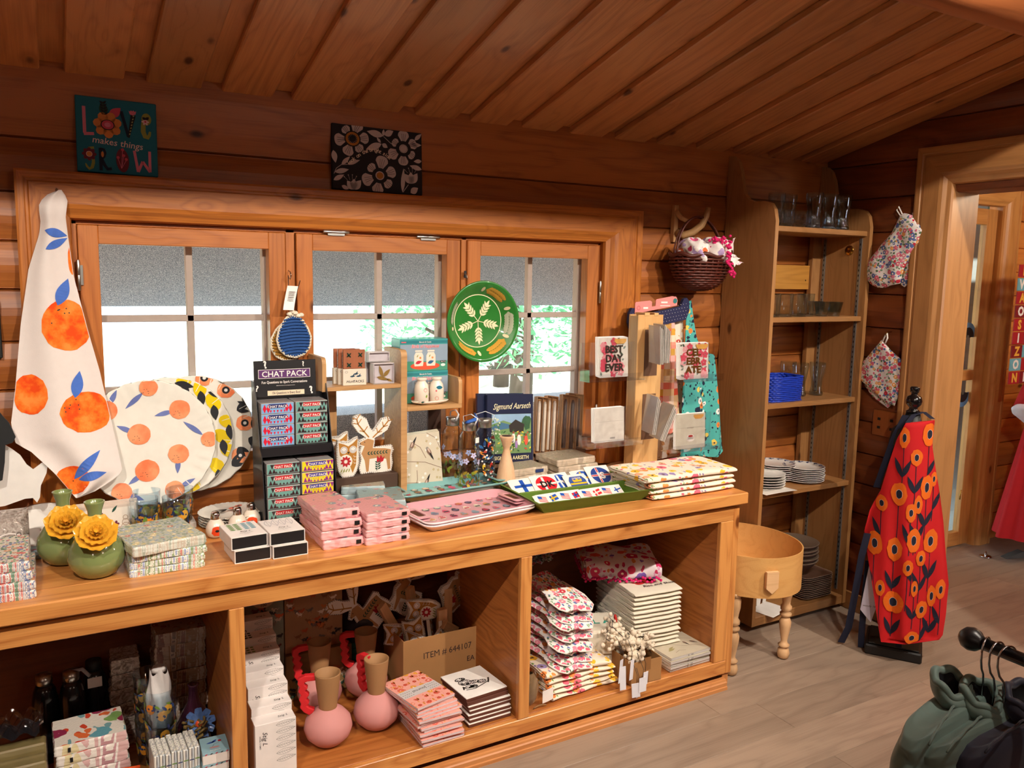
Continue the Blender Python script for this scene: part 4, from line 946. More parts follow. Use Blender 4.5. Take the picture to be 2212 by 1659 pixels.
cc = CHK.ramp(wn.outputs['Value'], [(0, lin('#f3b9b0')), (.22, lin('#ef7f6a')), (.4, lin('#f6cf9a')), (.55, lin('#e2553a')), (.68, lin('#f2d9c0')), (.82, lin('#d9a23a')), (.92, lin('#f39a86'))], True); CHK.put(CHK.b.inputs['Base Color'], cc); CHK.b.inputs['Roughness'].default_value = .9; CHK = CHK.m
MUSH = floral('mushroom_towel', '#f0e4d2', ['#c9463a', '#d9862f', '#a63a2a', '#e6a0a0'], '#c9975a', 26, .42, .2)
def hang(y0, amp=.006, fr=40, lean=0, z0=1.5):
    return lambda x, z, h=0: V((x, y0-amp*sin(x*fr+z*2)-lean*(z0-z)-h, z))
mb = MB(); cloth(mb, [(2.155, 1.435), (2.370, 1.462), (2.405, 1.15), (2.435, .93), (2.24, .90), (2.16, 1.1)], hang(2.752, .007, 45, .02), CHK, 20, 30)
solo('checkered_towel', mb, 'pink and orange chequered towel hanging behind the wooden card stand', 'towel')
mb = MB(); cloth(mb, [(2.20, 1.43), (2.440, 1.455), (2.47, 1.10), (2.475, .80), (2.15, .80), (2.18, 1.1)], hang(2.778, .006, 38, .012), MUSH, 20, 30)
solo('mushroom_towel', mb, 'cream mushroom-print towel hanging behind the chequered one', 'towel')
TAP = floral('teal_apron_print', '#4fb3ad', ['#f0873a', '#15243f', '#f4d35e', '#15243f', '#eef3ee'], ['#15243f', '#2f6f6a', '#15243f'], 30, .48, .24, dots='#15243f')
t = thing('hanging_apron', 'teal floral apron hanging on the wall beside the tall cabinet', 'apron')
TO = [(2.436, 1.500), (2.462, 1.504), (2.476, 1.42), (2.492, 1.345), (2.53, 1.275), (2.60, 1.262), (2.622, 1.10), (2.645, .955), (2.688, .80), (2.60, .795), (2.40, .80), (2.42, .971), (2.43, 1.145), (2.436, 1.343)]
mb = MB(); cloth(mb, TO, lambda x, z, h=0: V((x, 2.745-.04*(1.5-z)-.014*sin(x*55+z*2)*(1.5-z)*1.6-h, z)), TAP, 30, 44); mb.build('apron_cloth', t)
mb = MB(); mb.tube([(2.45, 2.835, 1.52), (2.45, 2.79, 1.515), (2.45, 2.76, 1.50)], .003, STEEL, 6); mb.build('hanging_hook', t)
# ---- mitts on the right wall (plane x = const, coordinates are y, z)
MIT = floral('ditsy_floral', '#ece6e2', ['#d9647a', '#c8283c', '#e8a05a', '#d9647a', '#5a6ea8', '#e58aa0'], ['#7d9a7d', '#54704f', '#5a6ea8', '#8fae8c'], 50, .54, .40)
def mitt(name, label, out, x0, seed, cat='oven mitt', puff=.014, nu=16, nv=30, grp=None):
    R = random.Random(seed); a1, a2 = R.random()*6, R.random()*6; t = thing(name, label, cat, (0, 0, 0), 0, grp)
    zs = [p[1] for p in out]; lo, hi = min(zs), max(zs); neg = [(-p[0], p[1]) for p in out]
    def f(s_):
        def g(u, z, h=0):
            ab = scan(neg, max(lo+.0008, min(hi-.0008, z))) or (u, u+.001); q = max(0, min(1, (u-ab[0])/max(1e-4, ab[1]-ab[0])))
            e = min(1, 5*min(q, 1-q))*min(1, 9*(z-lo)/(hi-lo))*min(1, 9*(hi-z)/(hi-lo))
            return V((x0-s_*puff*e**.5*(1+.18*sin(u*60+a1+z*20))-h, -u, z))
        return g
    mb = MB(); g = f(1)
    for s_ in (1, 0):
        R_ = []
        for j in range(nv+1):
            z = lo+(hi-lo)*(.002+.996*j/nv); ab = scan(neg, z); R_.append((z, ab[0], ab[1]))
        vs = [f(s_)(a+(b-a)*i/nu, z) for z, a, b in R_ for i in range(nu+1)]; c = nu+1
        mb.add(vs, [(j*c+i, j*c+i+1, (j+1)*c+i+1, (j+1)*c+i) for j in range(nv) for i in range(nu)], MIT, None, True)
    mb.build('quilted_body', t); return t
m1 = [(2.316, 1.885), (2.243, 1.823), (2.286, 1.729), (2.335, 1.590), (2.352, 1.578), (2.372, 1.589), (2.40, 1.70), (2.36, 1.86)]
mitt('oven_mitt', 'rear oven mitt of the hanging floral pair, pink inner edge showing', m1, 3.362, 5, puff=.010, grp='floral oven mitts on the right wall')
m2 = [(2.372, 1.905), (2.334, 1.901), (2.271, 1.826), (2.283, 1.787), (2.352, 1.656), (2.363, 1.589), (2.393, 1.592), (2.438, 1.572), (2.49, 1.573), (2.533, 1.601), (2.551, 1.648), (2.537, 1.694), (2.481, 1.762), (2.426, 1.821), (2.391, 1.895)]
t = mitt('oven_mitt', 'front oven mitt of the hanging floral pair, beside the door casing', m2, 3.345, 6, puff=.014, grp='floral oven mitts on the right wall')
mb = MB(); mb.tube([(3.345, 2.385, 1.89), (3.345, 2.41, 1.92), (3.347, 2.402, 1.935), (3.345, 2.38, 1.90)], .003, WHITE, 6); mb.build('hanging_loop', t)
mb = MB(); mb.box(3.350, 3.352, 2.30, 2.335, 1.88, 1.905, WHITE, 0); o = mb.build('fabric_label', t)
pa = [(2.439, 1.334), (2.41, 1.306), (2.29, 1.226), (2.308, 1.171), (2.346, 1.039), (2.396, 1.051), (2.485, 1.102), (2.539, 1.139), (2.528, 1.225)]
pb = [(2.43, 1.32), (2.30, 1.205), (2.33, 1.08), (2.388, 1.022), (2.47, 1.06), (2.52, 1.11), (2.50, 1.23)]
mitt('quilted_potholder', 'floral square potholder at the back, its corner below the front one', pb, 3.364, 9, 'potholder', .006, grp='floral potholders on the right wall')
t = mitt('quilted_potholder', 'front floral square potholder hanging by a corner loop on the right wall', pa, 3.352, 8, 'potholder', .008, grp='floral potholders on the right wall')
mb = MB(); mb.tube([(3.352, 2.435, 1.325), (3.352, 2.42, 1.36), (3.353, 2.414, 1.366), (3.352, 2.41, 1.345), (3.352, 2.42, 1.32)], .004, WHITE, 6); mb.build('hanging_loop', t)
for y_, z_, l in ((2.405, 1.935, 'small brass cup hook above the floral oven mitts'), (2.415, 1.368, 'small brass cup hook above the floral potholders')):
    mb = MB(); mb.tube([(3.385, y_, z_+.005), (3.350, y_, z_+.003), (3.343, y_, z_-.008), (3.352, y_, z_-.014)], .0022, BRASS, 6); solo('cup_hook', mb, l, 'hook', group='brass cup hooks on the right wall')
mb = MB(); mb.box(3.366, 3.374, 2.325, 2.465, .885, 1.005, wood('socket_plate', '#6e3416', '#9a5526', .1, .4, 20), .003, g='z')
for yy in (2.365, 2.43):
    for dz in (.02, -.02): mb.box(3.364, 3.3665, yy-.007, yy+.007, .945+dz-.006, .945+dz+.006, BLACK, 0)
solo('wall_socket', mb, 'wood-faced double socket on the log wall below the potholders', 'socket')
# ---- apron on a small dress form
AX = V((3.17, 2.13, 0)); FV = V((-.766, -.643, 0)); RV = V((.643, -.766, 0))
t = thing('dress_stand', 'black dress form stand with square base, dressed in the red apron', 'stand', (3.17, 2.13, 0), -.98)
mb = MB(); mb.box(-.112, .112, -.112, .112, .0, .045, mat('#1a1a1c', .4), .006); mb.box(-.10, .10, -.10, .10, .045, .052, BLACK, .003); mb.build('square_base', t)
mb = MB(); mb.tube([(0, 0, .05), (0, 0, .6)], .014, BLACK, 12); mb.build('pole', t)
mb = MB(); mb.lathe([(.05, .45), (.075, .52), (.085, .62), (.065, .74), (.062, .80), (.085, .92), (.075, .98), (.035, 1.02), (.026, 1.06)], BLACK, 28, sy=.7); mb.build('torso_form', t)
mb = MB(); mb.lathe([(.026, 1.055), (.030, 1.06), (.018, 1.068), (.016, 1.075), (.030, 1.09), (.033, 1.105), (.028, 1.122), (.014, 1.13), (.012, 1.138), (.018, 1.142), (.020, 1.16), (.016, 1.165), (0, 1.166)], mat('#101012', .18, coat=.6), 24); mb.build('neck_finial', t)
APR = mat('#d3141c', .85, vary=.05, scale=20); APO = mat('#f2700c', .85, vary=.08); APN = mat('#1a1c33', .85)
AO = [(-.032, 1.019), (.02, 1.008), (.079, 1.036), (.077, .929), (.091, .862), (.117, .747), (.143, .612), (.163, .475), (.186, .338), (.183, .216), (.173, .13), (.148, .111), (.094, .126), (.024, .097), (-.065, .085), (-.075, .129), (-.108, .292), (-.138, .433), (-.156, .533), (-.141, .627), (-.106, .718), (-.077, .866), (-.06, .946)]
def ap(s_, z, h=0):
    k = max(0, min(1, (1.03-z)/.9)); w = .06+.12*k; d = .035+.085*min(1, k*1.6)
    c = d*(1-min(1, (s_/w)**2*.75))+.014*k*sin(s_*46+z*1.5)+.006*sin(s_*90+z*4)*k
    return AX+RV*s_+FV*(c+.045+h*1.6)+V((0, 0, z))
t = thing('printed_apron', 'red apron with orange poppies and navy stems, on the dress form', 'apron')
mb = MB(); cloth(mb, AO, ap, APR, 44, 60, back=mat('#cfcbe0', .9))
R = random.Random(2)
def clipA(sh, m, h):
    v, f = sh; nv = []
    for p, q in v:
        q = max(.105, min(1.03, q)); ab = scan(AO, q) or (-.03, .07); nv.append((max(ab[0]+.001, min(ab[1]-.001, p)), q))
    mb.put((nv, f), m, ap, h)
FLW = [(.063, .977, .028, .047), (-.033, .958, .019, .044), (.017, .882, .023, .035), (-.039, .724, .03, .047), (.065, .759, .024, .05), (-.1, .671, .022, .033), (.035, .69, .016, .037), (.009, .656, .021, .037), (.026, .544, .026, .049), (-.116, .499, .028, .047), (-.042, .494, .028, .049), (.095, .535, .029, .05), (.011, .431, .02, .034), (.059, .47, .02, .033), (-.032, .269, .038, .047), (.078, .25, .024, .036), (.115, .303, .018, .045), (.150, .33, .022, .040), (.048, .130, .029, .027), (.043, .342, .014, .034), (.093, .79, .013, .03), (-.085, .32, .018, .035)]
for x, z, a, b in FLW:
    L = .13+R.random()*.06; clipA(stroke([(x, z-b*.8), (x+.002, z-b-L*.5), (x, z-b-L)], .0028), APN, .0012)
    zz = z-b-L*.55
    for sg in (-1, 1):
        if R.random() < .85: clipA(leafs(x, zz-.02, x+sg*.030, zz+.045+R.random()*.02, .019, 8), APN, .0016)
for x, z, a, b in FLW:
    clipA(ell(x, z, a, b, 0, 20, 3, .07, int(x*1e4)), APO, .0022); clipA(ell(x, z, a*.40, b*.42, 0, 16, 2, .05), mat('#e9d9d0', .8), .0027); clipA(ell(x, z, a*.36, b*.39, 0, 16, 2, .05), APN, .0031)
mb.build('apron_cloth', t)
NVY = mat('#171b33', .85, bump=.2)
def rib(l, w, y=.03, nm='apron_tie'):
    mb = MB(); vs = []; fs = []
    for i, (s_, z, d) in enumerate(l):
        p = AX+RV*s_+FV*d+V((0, 0, z)); vs += [p-RV*w/2, p+RV*w/2, p+RV*w/2-FV*.003, p-RV*w/2-FV*.003]
        if i: b = 4*i; fs += [(b-4, b-3, b+1, b), (b-2, b-1, b+3, b+2), (b-3, b-2, b+2, b+1), (b-1, b-4, b, b+3)]
    fs += [(0, 1, 2, 3), (len(vs)-1, len(vs)-2, len(vs)-3, len(vs)-4)]
    mb.add(vs, fs, NVY); return mb.build(nm, t)
rib([(-.030, 1.045, .03), (-.066, .95, .03), (-.097, .824, .03), (-.12, .721, .02)], .026)
rib([(-.145, .53, .08), (-.160, .43, .08), (-.175, .25, .07), (-.190, .09, .06), (-.215, .012, .05)], .028)
rib([(-.130, .40, .05), (-.135, .2, .05), (-.135, .05, .05), (-.133, .004, .05)], .026)
rib([(.000, .14, .11), (.006, .09, .115), (.008, .058, .115)], .024)
rib([(-.025, 1.02, .07), (.0, 1.05, .04), (.04, 1.06, .0), (.07, 1.04, .05)], .02, nm='neck_strap')
mb = MB(); cloth(mb, [(-.128, .39), (-.085, .215), (-.104, .135), (-.150, .185)], lambda s_, z, h=0: AX+RV*s_+FV*(.075+h)+V((0, 0, z)), mat('#d8d5ea', .9), 8, 10)
mb.put(text('wendy 180', .013, 0, .2), BLACK, lambda u, v, h=0: AX+RV*(-.113+u)+FV*(.079+h)+V((0, 0, .205+v)), .0008)
mb.build('lining_flap', t)
# ---- next room: red dress and letter banner hanging by the doorway
t = thing('hanging_dress', 'red dress with white ruffled cuffs hanging in the next room', 'dress', (5.10, 2.55, 0))
RD = mat('#b5101c', .85); mb = MB()
def dr(u, v):
    a = 2*PI*u; k = v; r_ = .10+.24*k; return (cos(a)*r_*1.1*(1+.06*sin(a*9)), sin(a)*r_*.5*(1+.06*sin(a*9)), 1.10-.95*k)
mb.grid(dr, 60, 20, RD, closed=True); mb.tube([(-.09, 0, 1.10), (-.2, 0, 1.0), (-.28, -.02, .90)], [.06, .07, .08], RD, 14); mb.build('dress_body', t)
mb = MB()
for k in range(3): mb.lathe([(.085+.008*k, 0), (.095, .02), (.083, .04)], mat('#d9d2e2', .85), 22, TR(-.300+.035*k, -.03, .86-.02*k, ry=.5+.1*k, rx=.1*k)); 
mb.build('ruffled_cuff', t)
mb = MB(); LC = [mat(c, .6) for c in ('#a3161f', '#6ba7b5', '#7a1016')]
for i in range(3):
    for j in range(9):
        mb.box(-.16+i*.11, -.055+i*.11, -.006, 0, j*.075, j*.075+.069, LC[(i*2+j) % 3 if (i+j) % 4 else 0], .001)
        mb.put(text('NOZISOAWEHUIPCRBDKMTLGFY'[(i*9+j) % 24], .07, .006), mat(('#e0a83a', '#e8e4dc')[(i+j) % 2], .6), plane((-.107+i*.11, -.006, .012+j*.075), (1, 0, 0), (0, 0, 1)), .0006)
o = solo('letter_banner', mb, 'red and teal banner of big letters hanging in the next room', 'banner', (4.86, 2.60, 1.04), .0)
mb = MB(); mb.prism([(0, 0), (.13, 0), (.13, .035), (.115, .04), (0, .004)], -.022, .022, mat('#5a5a55', .6), TR(rx=PI/2)); solo('door_wedge', mb, 'grey wedge doorstop on the floor of the next room', 'doorstop', (4.84, 2.60, 0), -.3)
mb = MB(); mb.tube([(cos(PI*i/14)*.03, 0, sin(PI*i/14)*.03) for i in range(15)], .004, CHROME, 8); mb.lathe([(.03, 0), (.034, .003), (.03, .006)], CHROME, 20); solo('floor_ring', mb, 'small chrome floor stop ring before the grey door wedge', 'doorstop', (4.76, 2.66, .001), .4)
# ---- dark framed edge and white cut-out reindeer at the far left
mb = MB(); mb.box(-.155, -.117, 2.815, 2.83, 1.33, 1.50, BLACK, .002); solo('picture_frame', mb, 'dark picture frame edge on the log wall at the far left', 'frame')
t = MB(); cut = [(-.13, 1.10), (-.105, 1.08), (-.085, 1.06), (-.07, 1.03), (-.055, 1.015), (-.035, 1.03), (-.015, 1.04), (-.022, 1.0), (-.038, .965), (-.042, .93), (-.05, .915), (-.06, .93), (-.08, .93), (-.13, .915), (-.2, .91), (-.2, 1.10)]
t.prism(cut, -.004, 0, WHITE, TR(0, 2.70, 0, rx=PI/2)); solo('cutout_animal', t, 'white cut-out figure behind the silver-wrapped packs at the far left', 'ornament', (0, 0, -.0))
t = MB(); t.prism([(-.20, 1.21), (-.135, 1.205), (-.105, 1.16), (-.092, 1.12), (-.10, 1.105), (-.118, 1.10), (-.122, 1.05), (-.13, 1.0), (-.2, .98)], -.012, 0, mat('#191c1e', .7), TR(0, 2.66, 0, rx=PI/2)); solo('dark_ornament', t, 'dark rounded cut-out figure at the far left edge, before the white one', 'ornament')

# ================================================================ coats on a rail in the foreground
BP = V((1.59, .900, .890)); rd = V((0, -1, 0))
t = thing('clothes_rail', 'black garment rail with a round end knob, lower right', 'clothes rail', tuple(BP))
mb = MB(); mb.tube([(0, 0, 0), tuple(rd*.9)], .0125, mat('#17181a', .35, .3), 16); mb.build('rail_bar', t)
mb = MB(); mb.lathe([(0, -.024), (.012, -.021), (.021, -.012), (.024, 0), (.021, .012), (.014, .02), (.0125, .024)], mat('#202124', .35), 24, Mx.Translation((0, 0, 0)) @ rd.to_track_quat('Z', 'Y').to_matrix().to_4x4()); mb.build('end_knob', t)
mb = MB(); mb.tube([tuple(rd*.85), tuple(rd*.85+V((0, 0, -.985)))], .0125, BLACK, 12); mb.tube([tuple(rd*.85+V((-.25, -.3, -.975))), tuple(rd*.85+V((.25, .3, -.975)))], .0125, BLACK, 10); mb.build('upright', t)
def coat(label, s0, col, dark, seed, yaw=0, drop=0, sh=0, grp='quilted coats on the rail'):
    R = random.Random(seed); p = [R.random()*6 for _ in range(10)]
    t = thing('quilted_coat', label, 'coat', tuple(BP+rd*s0+V((sh, 0, 0))), math.atan2(rd.y, rd.x)+yaw, grp)   # local x = rail, y = coat width
    mb = MB(); L = [(-.106, .050, .034), (-.108, .10, .042), (-.111, .150, .048), (-.119, .185, .054), (-.137, .203, .060), (-.17, .211, .064), (-.26, .214, .067), (-.36, .218, .069), (-.48, .220, .072), (-.62, .222, .076)]
    N = 72; vs = []; M_ = 70
    for j in range(M_+1):
        q = j/M_*(len(L)-1); k = min(int(q), len(L)-2); f = q-k; z, hw, ht = [L[k][i]*(1-f)+L[k+1][i]*f for i in range(3)]; z -= drop; ht *= .58
        for i in range(N):
            a = 2*PI*i/N; ca, sa = cos(a), sin(a); w = 1+(.13*abs(sin(z*30+p[0]+sa*1.6+.6*sin(a*2+p[1])))**.5-.07)*min(1, q*.9)+.02*sin(a*5+z*30+p[2])+.03*abs(sin(a*4.3-z*34+p[3]))
            sx = (abs(ca)**.75)*(1 if ca > 0 else -1); sy = (abs(sa)**.7)*(1 if sa > 0 else -1)
            vs.append((sx*ht*w, sy*hw*(1+.4*(w-1)), z-.012*abs(sy)**4))
    mb.add(vs, [(j*N+i, j*N+(i+1) % N, (j+1)*N+(i+1) % N, (j+1)*N+i) for j in range(M_) for i in range(N)], col, None, True)
    mb.build('coat_body', t)
    for sg in (-1, 1):
        mb = MB(); path = [(0, sg*.150, -.190-drop), (0, sg*.172, -.21-drop), (0, sg*.186, -.25-drop), (.004, sg*.198, -.34-drop), (.01, sg*.204, -.56-drop)]
        rr_ = [.012, .030, .044, .052, .050]; P = []; RR = []
        for k in range(len(path)-1):
            for i in range(9):
                f = i/9; P.append(tuple(V(path[k])*(1-f)+V(path[k+1])*f)); b = rr_[k]*(1-f)+rr_[k+1]*f; RR.append(b*(1+.07*abs(sin((k*9+i)*.45+p[4]))+.02*sin((k*9+i)*1.3+p[5])))
        mb.tube(P, RR, col, 24); mb.build('sleeve', t)
    mb = MB()          # stand-up padded collar, higher at the back
    def cf(u, v, o=0):
        a = 2*PI*u; h = .018+.036*(.5-.5*cos(a))**.8; r_ = 1+.025*sin(a*3+p[5])+.015*sin(a*7+p[6]); g = .007*sin(PI*v)+o
        return V((-.012*v*(1-cos(a))+cos(a)*(.024*r_+g), sin(a)*(.042*r_+g+.004*v)-.006, -.120-drop+h*v+.004*sin(a*5+p[7])*v))
    mb.grid(cf, 56, 8, col, closed=True); mb.grid(lambda u, v: cf(u, v, -.014), 56, 8, dark, closed=True)
    mb.tube([(cf(i/56, 1, -.007)) for i in range(56)], .0085, col, 10, closed=True); mb.build('collar', t)
    for sg in (-1, 1):
        mb = MB(); mb.tube([(.014+.03*i/10, sg*(.045+.155*i/10), -.1055-drop-.012*(i/10)**3+.002*sin(i*1.7)) for i in range(11)], .0022, col, 6); mb.build('shoulder_seam', t)
    return t
def hanger(label, s0, z, lean=0):
    mb = MB(); c = V((0, 0, 0)); pts = []
    for i in range(18):
        a = -.9+(PI+.9+.25)*i/17; pts.append((0+lean*.02*sin(a), cos(a)*.021, .0125+.006+sin(a)*.021-.014))
    pts = pts[::-1]; pts += [(0, .018, -.030), (0, .008, -.05), (0, 0, -.075), (0, 0, -.125)] if False else []
    base = [(0, -.024, -.025), (0, -.016, -.045), (0, -.002, -.06), (0, .004, -.08), (0, .004, -.13)]
    arc = [(0, cos(a)*.025, sin(a)*.025-.0105) for a in [PI*(.05+.0*1)+i*(PI*1.0)/14 for i in range(15)]]
    mb.tube([(0, .024, -.02)]+arc+base[0:], .0021, mat('#bfc4c8', .22, 1), 8)
    mb.tube([(0, .004, -.13), (0, .08, -.15), (0, .17, -.185)], .007, BLACK, 8); mb.tube([(0, .004, -.13), (0, -.08, -.15), (0, -.17, -.185)], .007, BLACK, 8)
    return solo('coat_hanger', mb, label, 'hanger', tuple(BP+rd*s0), math.atan2(rd.y, rd.x)+lean, 'wire hangers on the rail')
GRC = mat('#68837c', .55, key='sage_nylon', vary=.08, sheen=.3); NVC = mat('#262b42', .55, key='navy_nylon', vary=.1, sheen=.3); DKI = mat('#15161c', .6)
coat('sage green quilted coat on the rail, nearest the end knob', .010, GRC, DKI, 11, .12, .0, -.045)
coat('sage green quilted coat on the rail, squeezed before the navy one', .052, GRC, DKI, 12, .0, .012, -.012)
coat('navy quilted coat on the rail at the lower right', .100, NVC, DKI, 13, -.08, .014, .055)
for s0, l, le in ((.030, 'wire hanger hook right behind the rail end knob', .25), (.052, 'wire hanger hook second from the rail end knob', .0), (.072, 'wire hanger hook third from the rail end knob', -.15)): hanger(l, s0, 0, le)
# ================================================================ goods on the counter
def side_mat(key, cols, sx=70, sz=3, base=None, wob=.25):
    if key in MATS: return MATS[key]
    t = NT(key); o = t.vmul(t.obj(), (sx, sx, sz)); n_ = t.noise(o, 1.0, 2, .6, wob)[0]
    k = len(cols); c = t.ramp(n_, [(.30+.42*i/k, lin(x)) for i, x in enumerate(cols)], True)
    ln_ = t.noise(t.vmul(t.obj(), (4, 4, 900)), 1.0, 1)[0]; c = t.mix(t.math('MULTIPLY', ln_, .35), c, lin('#ffffff'))
    t.put(t.b.inputs['Base Color'], c); t.b.inputs['Roughness'].default_value = .35; t.b.inputs['Coat Weight'].default_value = .5
    t.bump(ln_, .4, .001); MATS[key] = t.m; return t.m
def top_mat(key, base, blooms, leafc, scale, **k):
    m = floral(key, base, blooms, leafc, scale, **k); b = m.node_tree.nodes['Principled BSDF']; b.inputs['Coat Weight'].default_value = .8; b.inputs['Coat Roughness'].default_value = .12; b.inputs['Roughness'].default_value = .45
    nt = m.node_tree
    n_ = nt.nodes.new('ShaderNodeTexNoise'); n_.inputs['Scale'].default_value = 16; n_.inputs['Distortion'].default_value = 1.5
    bp = nt.nodes.new('ShaderNodeBump'); bp.inputs['Strength'].default_value = .6; bp.inputs['Distance'].default_value = .006
    nt.links.new(n_.outputs[0], bp.inputs['Height']); nt.links.new(bp.outputs[0], b.inputs['Coat Normal']); return m
def packmesh(w, d, h, top, side, code=None, asp=None, waves=.0012):
    """soft rectangular pack with printed top and layered sides; front-left-bottom corner is the origin"""
    mb = MB(); nx, ny = 26, 20; P = []
    for i in range(nx): P.append((w*i/nx, 0))
    for i in range(ny): P.append((w, d*i/ny))
    for i in range(nx): P.append((w-w*i/nx, d))
    for i in range(ny): P.append((0, d-d*i/ny))
    n = len(P); L = 7; vs = []; c = V((w/2, d/2, 0))
    for j in range(L+1):
        z = h*j/L; r_ = .004 if j in (0, L) else 0
        for k, (x, y) in enumerate(P):
            s_ = 1-r_/w; o_ = waves*sin(j*2.6+k*.35)+waves*.6*sin(k*.9+j)
            dx, dy = x-c.x, y-c.y; L_ = math.hypot(dx, dy); vs.append((c.x+dx*(s_+o_/L_), c.y+dy*(s_+o_/L_), z+(waves*.8*sin(k*.4) if 0 < j < L else 0)))
    mb.add(vs, [(j*n+i, j*n+(i+1) % n, (j+1)*n+(i+1) % n, (j+1)*n+i) for j in range(L) for i in range(n)], side, None, True)
    mb.add(vs[:n], [tuple(range(n-1, -1, -1))], side); mb.add(vs[L*n:], [tuple(range(n))], top)
    if code: mb.put(rect(w*code[0], w*code[1], h*.25, h*.72), code[2], front(-waves-.001), .0006)
    return mb
def packs(name, n, w, d, h, top, side, x, y, z, fmt, cat, grp, code=None, offs=None, rzs=None, waves=.0012):
    src = None
    for i in range(n):
        if src is None: src = packmesh(w, d, h*.97, top, side, code, waves=waves).build(name); o = src
        else: o = dup(src)
        dx, dy = (offs[i] if offs else (rnd(-.004, .004), rnd(-.003, .003))); o.location = (x+dx, y+dy, z+i*h); o.rotation_euler = (0, 0, rzs[i] if rzs else rnd(-.03, .03))
        lv = {1: ['only one'], 2: ['bottom', 'top'], 3: ['bottom', 'middle', 'top'], 4: ['bottom', 'second lowest', 'third from bottom', 'top']}.get(n, ORD[:n-1]+['topmost'])[i]
        tagit(o, fmt % lv, cat, grp)
BLK = mat('#131313', .5)
T1 = top_mat('napkin_red_floral', '#d9d3c2', ['#c8433a', '#d97a5a', '#2f6a4a', '#c8433a', '#5a6aa0', '#c98a5a'], ['#3f7a52', '#6f9a6a', '#47598f'], 62, big=.55, leaf=.42)
S1_ = side_mat('napkin_red_side', ['#3f7a52', '#e9e2d2', '#c8433a', '#ece5da', '#5a6aa0', '#e9e2d2', '#c8433a', '#d99a7a'])
packs('napkin_pack', 4, .19, .235, .0235, T1, S1_, -.245, 2.243, CZ, 'red and green floral napkin pack, left end, %s of four', 'napkins', 'floral napkin packs at the left end', (.45, .49, BLK), [(.0, 0), (.0, .0), (-.006, .004), (-.010, .012)], [.02, .01, .03, .02])
FOIL = NT('foil_wrap'); fn = FOIL.noise(FOIL.obj(), 60, 3, .6, 1.5)[0]; FOIL.put(FOIL.b.inputs['Base Color'], FOIL.ramp(fn, [(.35, lin('#8a7a70')), (.6, lin('#d9cfc6'))])); FOIL.b.inputs['Metallic'].default_value = .35; FOIL.b.inputs['Roughness'].default_value = .22; FOIL.bump(fn, .8, .004); FOIL = FOIL.m
for i in range(3):
    mb = MB(); mb.box(-.10, .0, -.008, .008, 0, .135+.004*i, FOIL, .003)
    if i == 0:
        for q in range(4): mb.put(ring(-.035, .05, .012+q*.011, .004, 20), mat('#e9e2dc', .4), front(-.008), .0008)
        mb.put(ring(-.012, .088, .006, .0015, 14), BLK, front(-.008), .0012)
    o = solo('wrapped_card_pack', mb, 'foil-wrapped %s pack standing behind the red floral napkins' % ('front', 'middle', 'rear')[i], 'card pack', (-.082+.006*i, 2.52+.028*i, CZ), rot=(-.09, 0, .05), group='foil-wrapped packs at the left end')
# green gourd vases with yellow ceramic flowers
VG = mat('#84945c', .12, coat=.8, key='green_glaze', vary=.1, scale=8); YP = mat('#eeb034', .22, coat=.6, key='yellow_glaze', vary=.18, scale=60)
def petal(mb, m, L, w, T, cup=.35, n=7, k=6, ruf=.08):
    def f(u, v):
        x = (u-.5)*w*(.45+.75*sin(PI*min(1, v*.62+.12))); y = L*v*(1-.12*abs(u-.5)**2); z = cup*L*v*v*.6+ruf*L*sin(u*13)*v*v+.18*w*(u-.5)**2*4*.3
        return (x, y, z)
    mb.grid(f, n, k, m, T)
def ceramic_flower(par, T, R, m, tiers, centre=None, nm='ceramic_flower', ruf=.09, wd=.95):
    mb = MB(); q = 0
    for (n_, r0, r1, tilt, dz) in tiers:
        for i in range(n_):
            a = 2*PI*i/n_+q; petal(mb, m, (r1-r0)*R, R*wd*(.9 if n_ < 8 else .55)*(r1+.3)/1.1, T @ Mx.Rotation(a, 4, 'Z') @ Mx.Translation((0, r0*R, dz*R)) @ Mx.Rotation(tilt, 4, 'X'), ruf=ruf)
        q += .45
    if centre: mb.lathe([(0, .30*R), (.12*R, .29*R), (.2*R, .22*R), (.24*R, .1*R), (.22*R, 0)], centre, 20, T)
    return mb.build(nm, par)
def vase(loc, rz, label, m, fm, body, fl, fT, fR, tiers, centre, grp, ruf=.09, wd=.95):
    t = thing('bud_vase', label, 'vase', loc, rz, grp); mb = MB(); mb.lathe(body, m, 48); mb.build('vase_body', t)
    ceramic_flower(t, fT, fR, fm, tiers, centre, ruf=ruf, wd=wd); return t
gb = [(0, 0), (.034, .0), (.046, .006), (.066, .032), (.0705, .052), (.066, .078), (.050, .104), (.030, .126), (.019, .145), (.0165, .158), (.0175, .175), (.024, .196), (.0255, .200), (.0235, .201), (.021, .198), (.014, .175), (.013, .16), (.016, .145)]
TI = [(7, .15, 1.0, .02, 0), (7, .10, .80, .22, .06), (8, .05, .60, .42, .12), (8, .03, .42, .62, .18), (7, .0, .26, .8, .22)]
FT = TR(.0, -.052, .122, rx=.92)
vase((.0145, 2.50, CZ), 0, 'green vase with yellow flower, behind its twin at the counter left end', VG, YP, gb, None, TR(.004, -.050, .122, rx=.80), .050, TI, None, 'green flower vases')
vase((.0855, 2.355, CZ), .05, 'front green gourd vase with yellow ceramic flower near the counter edge', VG, YP, gb, None, TR(-.004, -.052, .126, rx=.80), .050, TI, None, 'green flower vases')
